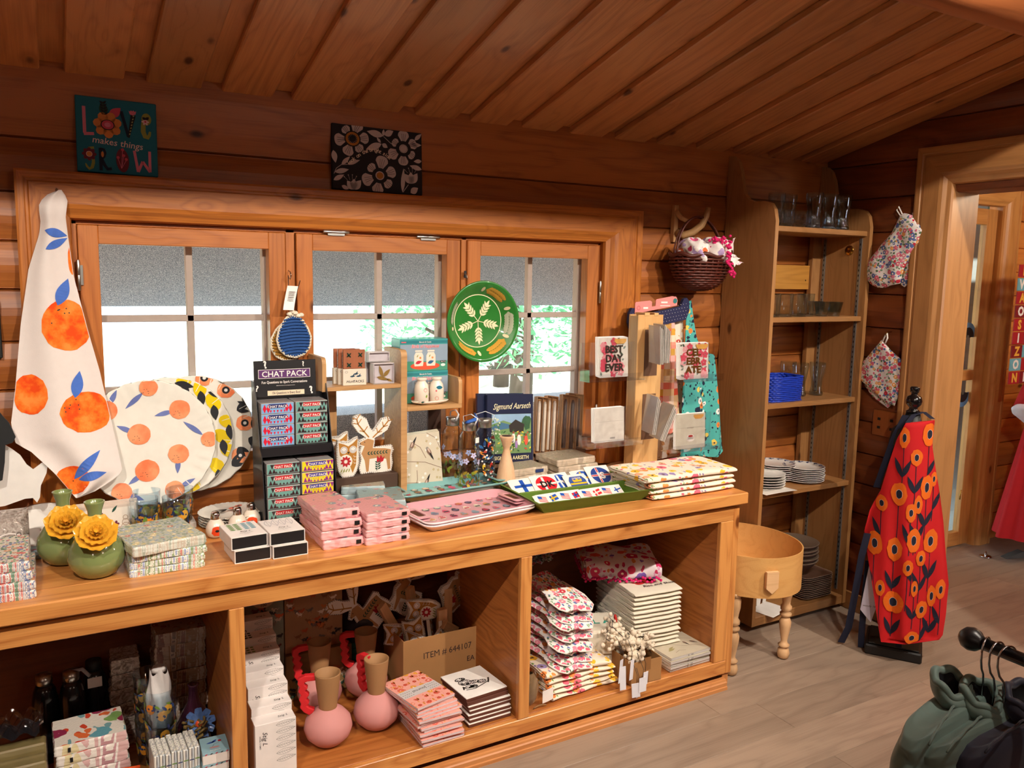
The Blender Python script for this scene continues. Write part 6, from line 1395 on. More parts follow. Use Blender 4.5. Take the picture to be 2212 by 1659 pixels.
for i, (x, l, bird) in enumerate(((1.160, 'left milk-bottle shaker with pink tulip, on the oak shelf', 0), (1.219, 'right milk-bottle shaker with blue bird, on the oak shelf', 1))):
    mb = MB(); mb.lathe([(0, 0), (.022, 0), (.026, .004), (.0265, .05), (.023, .068), (.015, .079), (.0145, .082), (.019, .085), (.0195, .091), (.014, .093), (0, .093)], SHK, 32)
    def cy(u, v, h=0): r_ = .0265+h; return V((sin(u/.0265)*r_, -cos(u/.0265)*r_, v))
    if bird: mb.put(leafs(-.012, .058, .014, .056, .014), mat('#1f6f88', .4), lambda u, v, h=0: V((sin(u/.025)*(.0256+h), -cos(u/.025)*(.0256+h), v)), .0007); mb.put(ell(-.012, .045, .003), PKT, cy, .0007); mb.put(ring(-.010, .018, .007, .001, 12), RD_, cy, .0007)
    else: mb.put(ring(.004, .05, .007, .0012, 12), PKT, cy, .0007); mb.put(leafs(.006, .022, .011, .034, .007), mat('#7a9a2a', .4), cy, .0007); mb.put(leafs(-.012, .006, .0, .008, .006), DG, cy, .0007)
    solo('milk_bottle_shaker', mb, l, 'shaker', (x, 2.690, 1.1364), .0, 'milk-bottle shakers')
# ---- felt owls, reindeer
FELT = mat('#ece6dc', .9, bump=.3); MUSTF = mat('#b07a32', .9, bump=.2); TANF = mat('#b98a5a', .9); REDF = mat('#b3202c', .9)
OWL = [(-.040, .112), (-.038, .128), (-.018, .120), (.004, .120), (.020, .130), (.034, .134), (.036, .112), (.038, .085), (.037, .045), (.030, .018), (.018, .0), (-.022, -.002), (-.036, .022), (-.041, .05), (-.042, .09)]
def sstitch(mb, out, m, y, n=60, L=.0045):
    P = [V((a, 0, b)) for a, b in out]; per = [(P[(i+1) % len(P)]-P[i]).length for i in range(len(P))]; tot = sum(per); c = V((sum(p.x for p in P)/len(P), 0, sum(p.z for p in P)/len(P)))
    for k in range(n):
        d = tot*k/n; i = 0
        while d > per[i]: d -= per[i]; i += 1
        p = P[i]+(P[(i+1) % len(P)]-P[i])*(d/per[i]); q = (c-p).normalized(); mb.tube([(p.x, y, p.z), (p.x+q.x*L, y-.0006, p.z+q.z*L)], .0008, m, 4)
def owlmesh():
    mb = MB(); mb.prism(OWL, -.006, .006, FELT, TR(rx=PI/2)); sstitch(mb, OWL, BLK, -.0066, 64); F = front(-.006)
    mb.put(poly((-.034, .118), (-.016, .112), (0, .104), (.016, .114), (.032, .128), (.030, .10), (.026, .04), (.014, .012), (.0, .05), (-.030, .075)), MUSTF, F, .0006)
    for x in (-.016, .016): mb.put(ell(x, .092, .0125), WT, F, .001); mb.put(ring(x, .092, .0105, .0012, 18), BLK, F, .0014); mb.put(stroke([(x+.006*cos(a), .092+.006*sin(a)) for a in (PI, PI*1.25, PI*1.5, PI*1.75, 2*PI)], .0012), BLK, F, .0014)
    mb.put(poly((-.004, .085), (.004, .085), (0, .078)), BLK, F, .0014); mb.put(ell(-.010, .053, .0235), FELT, F, .001)
    for i in range(9): a = 2*PI*i/9; mb.put(leafs(-.010+.005*cos(a), .053+.005*sin(a), -.010+.020*cos(a), .053+.020*sin(a), .0085), REDF, F, .0014)
    for j in range(3): mb.put(stroke([(.018+.010*(j % 2)*0, .068-j*.011+.004), (.020, .066-j*.011), (.024, .068-j*.011), (.028, .066-j*.011), (.030, .070-j*.011)], .0015), FELT, F, .0014)
    for j in range(4): mb.put(leafs(-.028+j*.009, .016, -.022+j*.009, .030, .004), OLV, F, .0012)
    mb.put(stroke([(-.034, .008), (.0, .028)], .001), OLV, F, .0012)
    return mb
ow = owlmesh().build('felt_owl'); ow.location = (.896, 2.685, CZ+.108); tagit(ow, 'felt owl with red flower belly, front one on the oak shelf unit base', 'felt ornament', 'felt owls on the counter')
ow.location = (.885, 2.690, CZ+.105); ow.scale = (1.02, 1, 1.04)
o = dup(ow, (.862, 2.730, CZ+.118)); tagit(o, 'felt owl half hidden behind the front felt owl', 'felt ornament', 'felt owls on the counter')
mb = MB(); mb.box(.826, 1.064, 2.675, 2.80, CZ+.012, CZ+.104, mat('#4a3528', .7), .002); solo('dark_box', mb, 'dark box lifting the felt animals behind the napkin packs', 'box')
DEER = [(-.048, -.002), (-.056, .02), (-.048, .05), (-.054, .080), (-.046, .098), (-.056, .100), (-.060, .112), (-.030, .128), (-.060, .150), (-.078, .178), (-.074, .205), (-.052, .212), (-.026, .196), (-.014, .165), (-.002, .150), (.012, .168), (.030, .192), (.056, .196), (.066, .178), (.052, .150), (.030, .136), (.004, .124), (.004, .104), (.000, .090), (.040, .092), (.068, .094), (.076, .076), (.068, .060), (.072, .03), (.066, .0), (.03, -.006), (-.010, .0)]
def deermesh():
    mb = MB(); mb.prism(DEER, -.006, .006, FELT, TR(rx=PI/2)); sstitch(mb, DEER, BLK, -.0066, 110); F = front(-.006)
    mb.put(poly((-.046, .072), (-.034, .098), (-.050, .104), (-.050, .112), (-.022, .124), (.0, .116), (-.004, .088), (.040, .084), (.064, .078), (.060, .05), (.062, .008), (.052, .006), (.046, .045), (.02, .052), (-.016, .050), (-.020, .006), (-.028, .004), (-.034, .045)), TANF, F, .0006)
    for sg, b in ((-1, [(-.018, .128), (-.036, .150), (-.058, .178), (-.062, .196)]), (1, [(-.004, .126), (.014, .142), (.036, .162), (.054, .182)])):
        mb.put(stroke(b, .0045), MUSTF, F, .001)
        for i in range(3):
            x, z = b[1+i//1 if i < 2 else 3] if i < 3 else b[2]; mb.put(stroke([(x, z), (x+.013*(1 if sg < 0 else -.3), z+.018)], .003), MUSTF, F, .001); mb.put(stroke([(x, z), (x-.016*(1 if sg < 0 else -1.0), z+.004)], .003), MUSTF, F, .001)
    mb.put(ell(-.034, .112, .0018), BLK, F, .0014); mb.put(ell(-.050, .108, .002), BLK, F, .0014)
    for i in range(7): a = -.024+i*.011; mb.put(leafs(a, .070, a+.009, .078, .004), DG, F, .0014); mb.put(leafs(a, .070, a+.010, .064, .004), DG, F, .0014)
    mb.put(stroke([(.010, .005), (.016, .035), (.022, .042)], .0013), DG, F, .0014)
    for k in range(4): mb.put(leafs(.013, .010+k*.008, .004, .016+k*.008, .005), DG, F, .0016); mb.put(leafs(.014, .010+k*.008, .026, .018+k*.008, .005), DG, F, .0016)
    mb.put(poly((.010, .038), (.012, .060), (.020, .050), (.026, .062), (.032, .050), (.040, .056), (.034, .038), (.022, .034)), REDF, F, .0016)
    return mb
o = deermesh().build('felt_reindeer'); o.location = (.985, 2.712, CZ+.106); o.rotation_euler = (0, 0, 0); tagit(o, 'felt reindeer with big antlers and red tulip, beside the felt owls', 'felt ornament')
# ---- bird pads leaning under the right half of the unit
BPD = mat('#cfc6b0', .5, coat=.5, key='bird_pad', scale=14, vary=.08); BRN = mat('#7a5f50', .6); GRY = mat('#8f8a80', .6)
for i in range(3):
    mb = MB(); w, h = .152, .222; mb.box(0, w, 0, .011, 0, h, BPD, .001); mb.box(0, .006, -.0005, .0115, 0, h, mat('#8d8778', .5), .001)
    if i == 0:
        F = front(0); R = random.Random(5)
        for (a, b) in (((.0, .13), (.15, .085)), ((.03, .20), (.09, .13)), ((.10, .222), (.15, .16)), ((.0, .05), (.09, .02)), ((.05, .09), (.03, .01))): mb.put(stroke([a, ((a[0]+b[0])/2+.01, (a[1]+b[1])/2+.008), b], .0018), BRN, F, .0006)
        for k in range(34): x, z = R.uniform(.005, w-.005), R.uniform(.01, h-.01); mb.put(flower(x, z, .0052, 4, .7, R.random()*3), mat('#b5a67a', .6) if k % 2 else WT, F, .0008)
        for x, z, a in ((.040, .185, 1.0), (.105, .150, -1.1), (.085, .040, 1.1)):
            dx, dz = cos(a)*.022, sin(a)*.022; mb.put(leafs(x-dx, z-dz, x+dx, z+dz, .016), BRN, F, .0011); mb.put(ell(x-dx*.75, z-dz*.75, .006), GRY, F, .0014); mb.put(leafs(x, z, x+dx*1.6, z+dz*1.6, .007), BLK, F, .0014); mb.put(leafs(x-dx*.6, z-dz*.6+.004, x+dx*.4, z+dz*.4+.004, .007), mat('#c9b0a0', .6), F, .0016)
    solo('bird_print_pad', mb, 'bird and blossom print pad, %s of three leaning under the oak shelf' % ('front', 'middle', 'rear')[i], 'notepad', (1.108+.006*i, 2.705+.020*i, CZ+.002), rot=(-.10, -.045, .03), group='bird-print pads')
# ---- glass bottles with painted birds
def bottle(seed, cols, flowers=False):
    R = random.Random(seed); t = bpy.data.objects.new('glass_bottle', None); COL.objects.link(t); mb = MB()
    mb.lathe([(0, .004), (.034, .002), (.039, .008), (.0395, .020), (.0395, .205), (.036, .222), (.026, .234), (.024, .240)], GLASS, 32); mb.build('bottle_body', t)
    mb = MB(); CL = [mat(c, .35) for c in cols]
    def cy(u, v, h=0): r_ = .0397+h; return V((cos(u)*r_, sin(u)*r_, v))
    S = lambda s_: ([(x/.04, y) for x, y in s_[0]], s_[1])
    for k in range(70 if not flowers else 44):
        a = R.uniform(0, 6.28); z = R.uniform(.018, .195 if not flowers else .09); b = R.uniform(0, 6.28); c = CL[k % len(CL)]
        mb.put(S(leafs(-.012*cos(b), -.012*sin(b), .012*cos(b), .012*sin(b), .011)), c, cy, .0003+.0001*(k % 5), off=(a, z))
        if not flowers: mb.put(S(leafs(0, 0, .016*cos(b+.6), .016*sin(b+.6), .005)), BLK, cy, .001, off=(a, z)); mb.put(S(ell(-.010*cos(b), -.010*sin(b), .0035, n=8)), WT, cy, .0011, off=(a, z))
    if flowers:
        for k in range(9): mb.put(S(flower(0, 0, .012, 5, .6, k)), mat('#c9c6e6', .4), cy, .001, off=(k*.72, .10+.05*R.random()))
    mb.build('painted_birds', t)
    mb = MB(); mb.lathe([(.024, .238), (.0255, .240), (.0255, .268), (.024, .271), (0, .271)], STEEL, 28); mb.build('steel_cap', t)
    mb = MB(); mb.tube([(.0, .025, .262), (.008, .035, .285), (.012, .0, .296), (.008, -.034, .284), (.0, -.027, .258)], .004, mat('#d9dbe0', .5), 8, flat=.35); mb.build('carry_strap', t)
    return t
BC = ['#c0392b', '#e08a2a', '#2a5f9a', '#e9c53a', '#8a8f98', '#2b3a4a', '#b84a3a', '#3f7fb8']
b1_ = bottle(3, BC); tagit(b1_, 'glass bottle crowded with painted birds, right-hand one of the three', 'bottle', 'painted glass bottles'); b1_.location = (1.422, 2.695, CZ); b1_.rotation_euler = (0, 0, 1.0)
b2_ = bottle(4, ['#7a8a2a', '#a08a2a', '#5f7a2a', '#c9b03a', '#8a5a3a'], True); tagit(b2_, 'glass bottle with lilac flowers and yellow moss, middle one, white label', 'bottle', 'painted glass bottles'); b2_.location = (1.340, 2.665, CZ); b2_.rotation_euler = (0, 0, .4)
mb = MB(); mb.box(-.010, .010, -.0405, -.0398, .195, .215, WT, 0); mb.build('price_label', b2_)
mb = MB(); mb.tube([(-.02, -.0, .271), (-.03, -.02, .275), (.0, -.03, .282), (.03, -.01, .285), (.045, .01, .292)], .007, mat('#2f62b8', .7), 8, flat=.4); mb.build('blue_ribbon', b2_)
b3_ = bottle(5, ['#7a8a2a', '#8a7a3a', '#6a5a3a'], True); tagit(b3_, 'glass bottle with lilac flowers standing behind the other two', 'bottle', 'painted glass bottles'); b3_.location = (1.318, 2.760, CZ+.004)
mb = MB(); mb.lathe([(0, 0), (.036, 0), (.039, .004), (.038, .04), (.030, .09), (.018, .135), (.012, .158), (.013, .168), (.020, .19), (.0265, .207), (.0265, .212), (.020, .213), (.019, .205), (0, .204)], wood('pale_beech', '#c99a72', '#e0b892', 0, .5, 16), 32)
mb.lathe([(0, .2125), (.019, .2128), (.019, .20)], mat('#3a2a20', .8), 20); solo('candlestick', mb, 'pale turned wooden candlestick before the painting book', 'candlestick', (1.478, 2.625, CZ))
# ---- art books
NV2 = mat('#1c2342', .35, coat=.5)
for i in range(2):
    t = MB(); w, h = .206, .268; t.box(0, w, 0, .016, 0, h, NV2, .0015); t.box(w-.004, w+.0008, .002, .014, .003, h-.003, WHITE, 0)
    if i == 0:
        F = front(0); t.put(rect(.020, w-.010, .035, .190), mat('#6f8f5a', .5), F, .0004)
        t.put(poly((.0205, .150), (.07, .165), (.12, .150), (.1955, .165), (.1955, .1895), (.0205, .1895)), mat('#8fb0cf', .5, vary=.3, scale=12), F, .0007); t.put(poly((.0205, .140), (.06, .158), (.11, .146), (.16, .140), (.0205, .125)), mat('#3f6a8a', .5), F, .001)
        t.put(poly((.095, .145), (.125, .168), (.165, .148), (.160, .118), (.10, .118)), mat('#2a2320', .5), F, .0013); t.put(ell(.175, .155, .020, .028, 0, 14, 1, .2), mat('#2f5a3a', .5, vary=.3), F, .0012)
        R = random.Random(8)
        for k in range(70): x, z = R.uniform(.023, .192), R.uniform(.038, .12); t.put(leafs(x, z, min(.195, x+R.uniform(.006, .016)), z+R.uniform(-.008, .012), .006), mat(R.choice(['#3f7a3a', '#a5b53a', '#2f5a30', '#d9c23a', '#cfd6c0', '#5f9a4a', '#b8432f']), .5), F, .0014+.00004*k*.3)
        for k in range(26): x, z = R.uniform(.022, .055), R.uniform(.09, .175); t.put(ell(x, z, .004, n=6), mat('#cfd9c0', .5) if k % 3 else mat('#3f7a3a', .5), F, .0024)
        for x, z, s_, c in ((.115, .095, 1, '#e6e2da'), (.14, .088, 1.1, '#f0e4dc'), (.172, .085, 1, '#d9523a'), (.10, .080, .9, '#d9cfa0'), (.128, .070, .8, '#9a7ab0')): t.put(ell(x, z, .008*s_, .020*s_), mat(c, .6), F, .0028); t.put(ell(x, z+.022*s_, .005*s_), mat('#8a4a2a', .6), F, .003)
        for x in (.098, .112): t.put(stroke([(x, .10), (x+.004, .045)], .002), BLK, F, .003)
        for z in (.090, .078): t.put(stroke([(.096, z), (.116, z+.003)], .002), BLK, F, .003)
        t.put(text('Sigmund Aarseth', .033, .0006, .45, wide=.74), mat('#e0d9b0', .5), F, .0006, off=(.108, .210), rot=.03)
        t.put(text('SIGMUND AARSETH', .0205, .0012, 0, wide=.84), mat('#e9dfa8', .5), F, .0006, off=(.108, .011))
    solo('art_book', t, ('navy art book with garden painting and yellow signature, standing by the window', 'second navy art book, its worn edge showing behind the first')[i], 'book', (1.455-.032*i, 2.735+.022*i, CZ+.085+.002*i), rot=(-.12, .045, -.02), group='navy art books')
mb = MB(); mb.box(1.42, 1.69, 2.745, 2.80, CZ, CZ+.084, mat('#6a4a34', .7), .002); solo('book_ledge', mb, 'brown block holding the art books above the soap packs', 'block')
# ---- boxed taper candles
CBX = wood('candle_box_card', '#8a6038', '#a87a4c', 0, .7, 20); BEE = mat('#d6c8b8', .5); DKC = mat('#4a3a36', .5)
cb0 = [(1.672, 2.745, BEE, 'narrow window box of pale taper candles, beside the art book'), (1.722, 2.750, BEE, 'window box of pale taper candles, second from the art book'), (1.800, 2.755, DKC, 'window box of dark taper candles, right-hand wider one'), (1.845, 2.778, DKC, 'window box of dark taper candles, rear one showing its back edge')]
for i, (x, y, c, l) in enumerate(cb0):
    t = thing('candle_box', l, 'candles', (x, y, CZ+.102), 0, 'boxed taper candles', rot=(-.20, .165, 0)); w = .058 if i in (0, 1) else .080; h = .232
    mb = MB(); mb.box(0, w, .010, .022, 0, h, CBX, .001, g='z'); mb.box(0, .004, -.002, .010, 0, h, CBX, .001, g='z'); mb.box(w-.004, w, -.002, .010, 0, h, CBX, .001, g='z'); mb.box(.004, w-.004, -.002, .010, h-.004, h, CBX, 0); mb.box(.004, w-.004, -.002, .010, 0, .004, CBX, 0); mb.box(w/2-.0015, w/2+.0015, -.001, .010, .004, h-.004, CBX, 0); mb.build('window_box', t)
    for k in (.27, .73):
        mb = MB(); mb.tube([(w*k, .004, .012), (w*k, .004, h-.03), (w*k, .004, h-.018)], [.0085, .0072, .004], c, 14); mb.build('taper_candle', t)
    mb = MB(); mb.box(.0005, w-.0005, -.0032, -.0024, .0005, h-.001, WRAP, 0); mb.build('clear_wrap', t)
mb = MB(); mb.box(1.695, 1.935, 2.76, 2.815, CZ, CZ+.10, mat('#5a3c28', .7), .002); solo('candle_ledge', mb, 'brown block behind the soap packs carrying the candle boxes', 'block')
TS1 = top_mat('soap_wrap', '#a89c86', ['#8f9a7a', '#bda98a', '#9a8a6f', '#b5a890'], '#98907a', 60, big=.4, leaf=.3); SS = side_mat('soap_side', ['#a58a68', '#b89c7a', '#cbb596', '#9a7f5e'], 14); LBL = mat('#2a3a6a', .5)
packs('napkin_pack', 3, .155, .115, .028, TS1, SS, 1.503, 2.605, CZ, 'beige marbled pack, low pile under the painting book, %s of three', 'napkins', 'beige marbled packs, low pile', (.62, .86, LBL), None, [.04, .02, .05])
packs('napkin_pack', 4, .185, .15, .0262, TS1, SS, 1.690, 2.588, CZ, 'beige marbled pack, tall pile before the candles, %s of four', 'napkins', 'beige marbled packs, tall pile', None, [(0, 0), (-.003, .003), (.002, 0), (-.004, .004)], [.03, .05, .02, .06])
# ---- trays
def tray(label, loc, rz, base, mi, rim, W_=.41, D_=.19, seed=1, z=0, plain=False, grp=''):
    t = thing('handled_tray', label, 'tray', loc, rz, grp); R = random.Random(seed); w, d = W_/2, D_/2; mb = MB()
    def loop(w_, d_, r_, z_, n=6):
        P = []
        for k, (sx, sy) in enumerate(((1, 1), (-1, 1), (-1, -1), (1, -1))):
            for i in range(n+1): a = k*PI/2+PI/2*i/n; P.append((sx*(w_-r_)+r_*cos(a), sy*(d_-r_)+r_*sin(a), z_))
        return P
    LV = [loop(w-.028, d-.026, .02, .0), loop(w-.012, d-.012, .03, .014), loop(w, d, .035, .0225), loop(w, d, .035, .0255), loop(w-.004, d-.004, .033, .0265)]
    inn = [loop(w-.004, d-.004, .033, .0265), loop(w-.016, d-.016, .03, .0175), loop(w-.032, d-.030, .02, .004)]
    n = len(LV[0]); vs = [p for l in LV for p in l]
    mb.add(vs, [(j*n+i, j*n+(i+1) % n, (j+1)*n+(i+1) % n, (j+1)*n+i) for j in range(len(LV)-1) for i in range(n)]+[tuple(range(n-1, -1, -1))], rim, None, True)
    vs = [p for l in inn for p in l]; mb.add(vs, [(j*n+i, j*n+(i+1) % n, (j+1)*n+(i+1) % n, (j+1)*n+i) for j in range(2) for i in range(n)], base, None, True); mb.add(inn[2], [tuple(range(n))], base)
    # raised end grips with a slot
    mb.build('tray_body', t)
    for sg in (-1, 1):
        mb = MB(); a, b = (w-.052, w-.003); g = [(a, -.052), (b, -.060), (b, .060), (a, .052)]
        P = lambda x, y, zz: (sg*x, y, zz)
        fr = loop((b-a)/2, .058, .012, 0); o_ = [(sg*((a+b)/2+x), y, .0278) for x, y, _ in fr]; i_ = [(sg*((a+b)/2+x*.6), y*.70, .0280) for x, y, _ in fr]; i2 = [(sg*((a+b)/2+x*.6), y*.70, .0240) for x, y, _ in fr]; ob = [(sg*((a+b)/2+x), y, .0245) for x, y, _ in fr]
        n = len(fr); vs = ob+o_+i_+i2; mb.add(vs, [(j*n+i, j*n+(i+1) % n, (j+1)*n+(i+1) % n, (j+1)*n+i) for j in range(3) for i in range(n)], base, None, False)
        mb.add([(x, y, .0243) for x, y, _ in i2], [tuple(range(n))], mat('#5a3016', .6)); mb.build('handle', t)
    if plain: return t
    mb = MB()
    cs = [mat(c, .5) for c in (['#4f5f58', '#c98a5a', '#d95a7a', '#3a3a40', '#8a9aa8', '#e9dcc8', '#c23a52', '#7a6a8a'])]
    for r_ in range(4):
        yy = -d+.042+r_*(D_-.084)/3
        for c in range(8):
            x = -w+.070+c*(W_-.14)/7+rnd(-.003, .003); m = cs[R.randrange(8)]; F = topf(.004); m2 = cs[R.randrange(8)]
            mb.put(ell(x, yy, .0135, .0135, R.uniform(-.3, .3), 12), m, F, .0007); mb.put(ell(x+.001, yy+.014, .0082, .0072, 0, 10), m2 if r_ % 2 else m, F, .001)
            mb.put(poly((x-.005, yy+.014), (x-.003, yy+.020), (x-.0005, yy+.015)), m, F, .0011); mb.put(poly((x+.001, yy+.015), (x+.004, yy+.020), (x+.006, yy+.014)), m, F, .0011)
            mb.put(rect(x-.010, x+.010, yy-.006, yy+.004), m2, F, .0013); mb.put(stroke([(x+.008, yy-.006), (x+.014, yy), (x+.012, yy+.008)], .002), m, F, .0009); mb.put(rect(x-.008, x+.008, yy-.0145, yy-.0135), cs[3], F, .0008)
    mb.build('printed_animals', t); return t
PT = mat('#dc9fa8', .25, coat=.4); TTM = mat('#7fb0ae', .25, coat=.4); RMW = mat('#e9dde2', .3, coat=.3)
tray('pink cat-print handled tray, lower one of the nested pair', (1.205, 2.415, CZ), .12, PT, 0, RMW, .44, .25, plain=True, grp='pink cat-print trays')
tray('pink cat-print handled tray, upper one with cats in coats', (1.207, 2.417, CZ+.0085), .12, PT, 0, RMW, .44, .25, 4, grp='pink cat-print trays')
TR_ = thing  # teal tray rests on a white riser behind
mb = MB(); mb.box(1.08, 1.42, 2.60, 2.665, CZ, CZ+.024, mat('#e5ded2', .6), .001); solo('tray_riser', mb, 'flat white box under the teal tray', 'box')
tt_ = tray('teal dog-print handled tray tilted up behind the pink trays', (1.245, 2.640, CZ+.026), .06, TTM, 0, TTM, .46, .175, 9, grp='teal dog-print tray')
# ---- green wooden tray of stickers
GT = mat('#5c7a26', .6, bump=.3, key='green_paint', vary=.12); t = thing('green_display_tray', 'flared green wooden tray full of flag stickers near the counter right end', 'tray', (1.665, 2.448, CZ), -.03)
mb = MB(); b0, b1, d0, d1 = .205, .250, .140, .178; h = .046
for k, (p, q, r_, s_) in enumerate((((-b0, -d0), (b0, -d0), (b1, -d1), (-b1, -d1)), ((b0, -d0), (b0, d0), (b1, d1), (b1, -d1)), ((b0, d0), (-b0, d0), (-b1, d1), (b1, d1)), ((-b0, d0), (-b0, -d0), (-b1, -d1), (-b1, d1)))):
    P = [(p[0], p[1], 0), (q[0], q[1], 0), (r_[0], r_[1], h), (s_[0], s_[1], h)]; I = [(p[0]*.965, p[1]*.95, .006), (q[0]*.965, q[1]*.95, .006), (r_[0]*.965, r_[1]*.95, h), (s_[0]*.965, s_[1]*.95, h)]
    mb.add(P+I, [(0, 1, 2, 3), (7, 6, 5, 4), (3, 2, 6, 7)], GT)
mb.build('tray_sides', t)
mb = MB(); mb.box(-b0+.002, b0-.002, -d0+.002, d0-.002, .0005, .006, GT, 0); mb.build('tray_bottom', t)
mb = MB(); mb.box(-b0-.030, b0+.030, -.022, -.012, .0065, .044, GT, .002); mb.build('divider_bar', t)
STK = mat('#efe9e0', .4, coat=.3); RDF = mat('#d3202c', .4); BLF = mat('#1c4fae', .4); YLF = mat('#f0b51c', .4)
M0 = t.matrix_basis.copy()
M0 = Mx.Translation((1.665, 2.448, CZ)) @ Mx.Rotation(-.03, 4, 'Z')
def sticker(label, x, y, z, w, h, rx, rz, deco, grp, n=3):
    mb = MB()
    for k in range(n): mb.box(-w/2-.002*k, w/2-.002*k, -.0006-.0, .0006, .003*k*0, h-.001*k, STK, 0, TR(-.003*k, .0022*k, 0, rz=.05*k))
    deco(mb, front(-.0007), w, h); o = solo('flag_sticker', mb, label, 'sticker', tuple(M0 @ V((x, y, z))), 0, grp, rot=(rx, 0, rz)); return o
def s_fi(mb, F, w, h): mb.put(rect(-w*.42, w*.42, h*.52, h*.66), BLF, F, .0003); mb.put(rect(-w*.10, w*.08, h*.1, h*.92), BLF, F, .0003)
def s_ov(bg, cr, tx, tc):
    def f(mb, F, w, h):
        mb.put(ell(0, h*.52, w*.44, h*.40, 0, 26), bg, F, .0003)
        if cr:
            for sx in (0,): mb.put(rect(-w*.13, -w*.03, h*.16, h*.88), cr[0], F, .0005); mb.put(rect(-w*.42, w*.42, h*.47, h*.57), cr[0], F, .0005)
            if len(cr) > 1: mb.put(rect(-w*.105, -w*.055, h*.14, h*.90), cr[1], F, .0007); mb.put(rect(-w*.43, w*.43, h*.495, h*.545), cr[1], F, .0007)
        mb.put(text(tx, h*.42, .004), tc, F, .0009, off=(.002, h*.36)); 
    return f
def s_sv(mb, F, w, h):
    mb.put(poly((-w*.42, h*.1), (w*.42, h*.1), (w*.42, h*.62), (w*.3, h*.86), (-w*.3, h*.86), (-w*.42, h*.62)), mat('#2f4f9a', .4), F, .0003); mb.put(rect(-w*.40, w*.40, h*.36, h*.46), YLF, F, .0005); mb.put(poly((-w*.2, h*.52), (w*.2, h*.52), (w*.24, h*.70), (w*.08, h*.62), (0, h*.76), (-w*.08, h*.62), (-w*.24, h*.70)), YLF, F, .0007); mb.put(text('SVERIGE', h*.13, .001), WT, F, .0007, off=(0, h*.70))
RX = -.98; g_ = 'large flag stickers in the green tray'
sticker('white sticker with the blue-cross flag of Finland', -.165, .030, .010, .095, .090, RX, .05, s_fi, g_)
sticker('red oval DK sticker beside the Finland flag', -.075, .030, .012, .098, .094, RX, -.05, s_ov(RDF, [STK], 'DK', BLK), g_)
sticker('blue oval N sticker between the DK and crown stickers', .005, .044, .012, .085, .090, RX, .1, s_ov(BLF, [STK], 'N', WT), g_)
sticker('blue and yellow SVERIGE crown sticker in the green tray', .060, .028, .012, .090, .080, RX, -.02, s_sv, g_)
sticker('blue and orange oval sticker right of the crown sticker', .115, .058, .012, .085, .088, RX, .08, s_ov(BLF, [YLF], 'S', WT), g_)
sticker('blue oval IS sticker with red cross, rightmost large one', .180, .046, .012, .095, .104, RX, -.08, s_ov(mat('#1f3f8a', .4), [STK, RDF], 'IS', WT), g_)
rx_s = 0
def RVx(_, v): return (v[0], 0, v[1])
def s_pair(c1, c2):
    def f(mb, F, w, h):
        for sg, (a, b) in ((-1, ('us', 0)), (1, (c1, c2))):
            x0 = sg*w*.22; mb.put(stroke([(x0-sg*w*.10, h*.18), (x0+sg*w*.02, h*.80)], .0012), GLD, F, .0005); q = plane(F(x0+sg*.002, h*.50), tuple(1.5*c for c in RVx(rx_s, (.92, sg*.25))), tuple(1.5*c for c in RVx(rx_s, (-.1*sg, .95))))
            if a == 'us':
                mb.put(rect(-.014, .010, -.008, .010), STK, q, .0006)
                for k in range(4): mb.put(rect(-.014, .010, -.008+k*.005, -.0055+k*.005), RDF, q, .0008)
                mb.put(rect(-.014, -.003, .001, .010), BLF, q, .001)
            else: mb.put(rect(-.010, .014, -.008, .010), c1, q, .0006); mb.put(rect(-.004, .000, -.008, .010), c2, q, .0008); mb.put(rect(-.010, .014, -.001, .003), c2, q, .0008)
    return f
g_ = 'small crossed-flag stickers in the green tray'
for i, (x, c1, c2, l) in enumerate(((-.140, BLF, YLF, 'small sticker of crossed American and Swedish flags, leftmost in the tray front'), (-.045, RDF, BLF, 'small sticker of crossed American and Norwegian flags'), (.045, RDF, STK, 'small sticker of crossed American and Danish flags'), (.135, STK, BLF, 'small sticker of crossed American and Finnish flags, at the right'))):
    sticker(l, x, -.085+.005*(i % 2), .008, .088, .054, -1.02, (.05, -.04, .03, -.03)[i], s_pair(c1, c2), g_, 4)
# ---- towel stack
TF = floral('poppy_towel', '#eddfcc', ['#efb52a', '#ef8f4a', '#e2667a', '#f2c23a', '#f0a57a', '#9a86b8'], ['#6f9a4a', '#eddfcc', '#8a7aa8', '#eddfcc'], 27, big=.50, leaf=.24, dots='#5a3a1a')
def folded(name, label, cat, w, d, h, loc, rz, m, grp, seed=1, layers=2, wav=.0015, m2=None, rot=None):
    """folded cloth: rounded front roll with layered sides"""
    R = random.Random(seed); mb = MB(); p0 = R.random()*6
    def f(u, v):       # u round the loop (yz), v along x
        a = 2*PI*u; x = -w/2+w*v; c_, s_ = cos(a), sin(a)
        yy = (abs(c_)**.35)*(1 if c_ > 0 else -1)*d/2; zz = (abs(s_)**.75)*(1 if s_ > 0 else -1)*h/2
        e = 1-.22*(abs(v-.5)*2)**10
        return (x+.002*sin(u*9+p0), yy*(1-.01*sin(v*7+p0))+wav*sin(v*13+p0), zz*e+h/2+wav*sin(v*8+p0+yy*20)*(1 if s_ > 0 else 0))
    mb.grid(f, 40, 22, m, closed=True)
    for v in (0, 1):
        ring_ = [f(i/40, v) for i in range(40)]; mb.add(ring_, [tuple(range(40)) if v else tuple(range(39, -1, -1))], m2 or m)
    for k in range(layers):
        z = h*(k+1)/(layers+1); mb.tube([(-w/2-.001, -d*.46+d*.92*i/12, z+.001*sin(i*1.3+p0)) for i in range(13)], h/(layers+1)*.36, m2 or m, 6)
    return solo(name, mb, label, cat, loc, rz, grp, rot=rot)
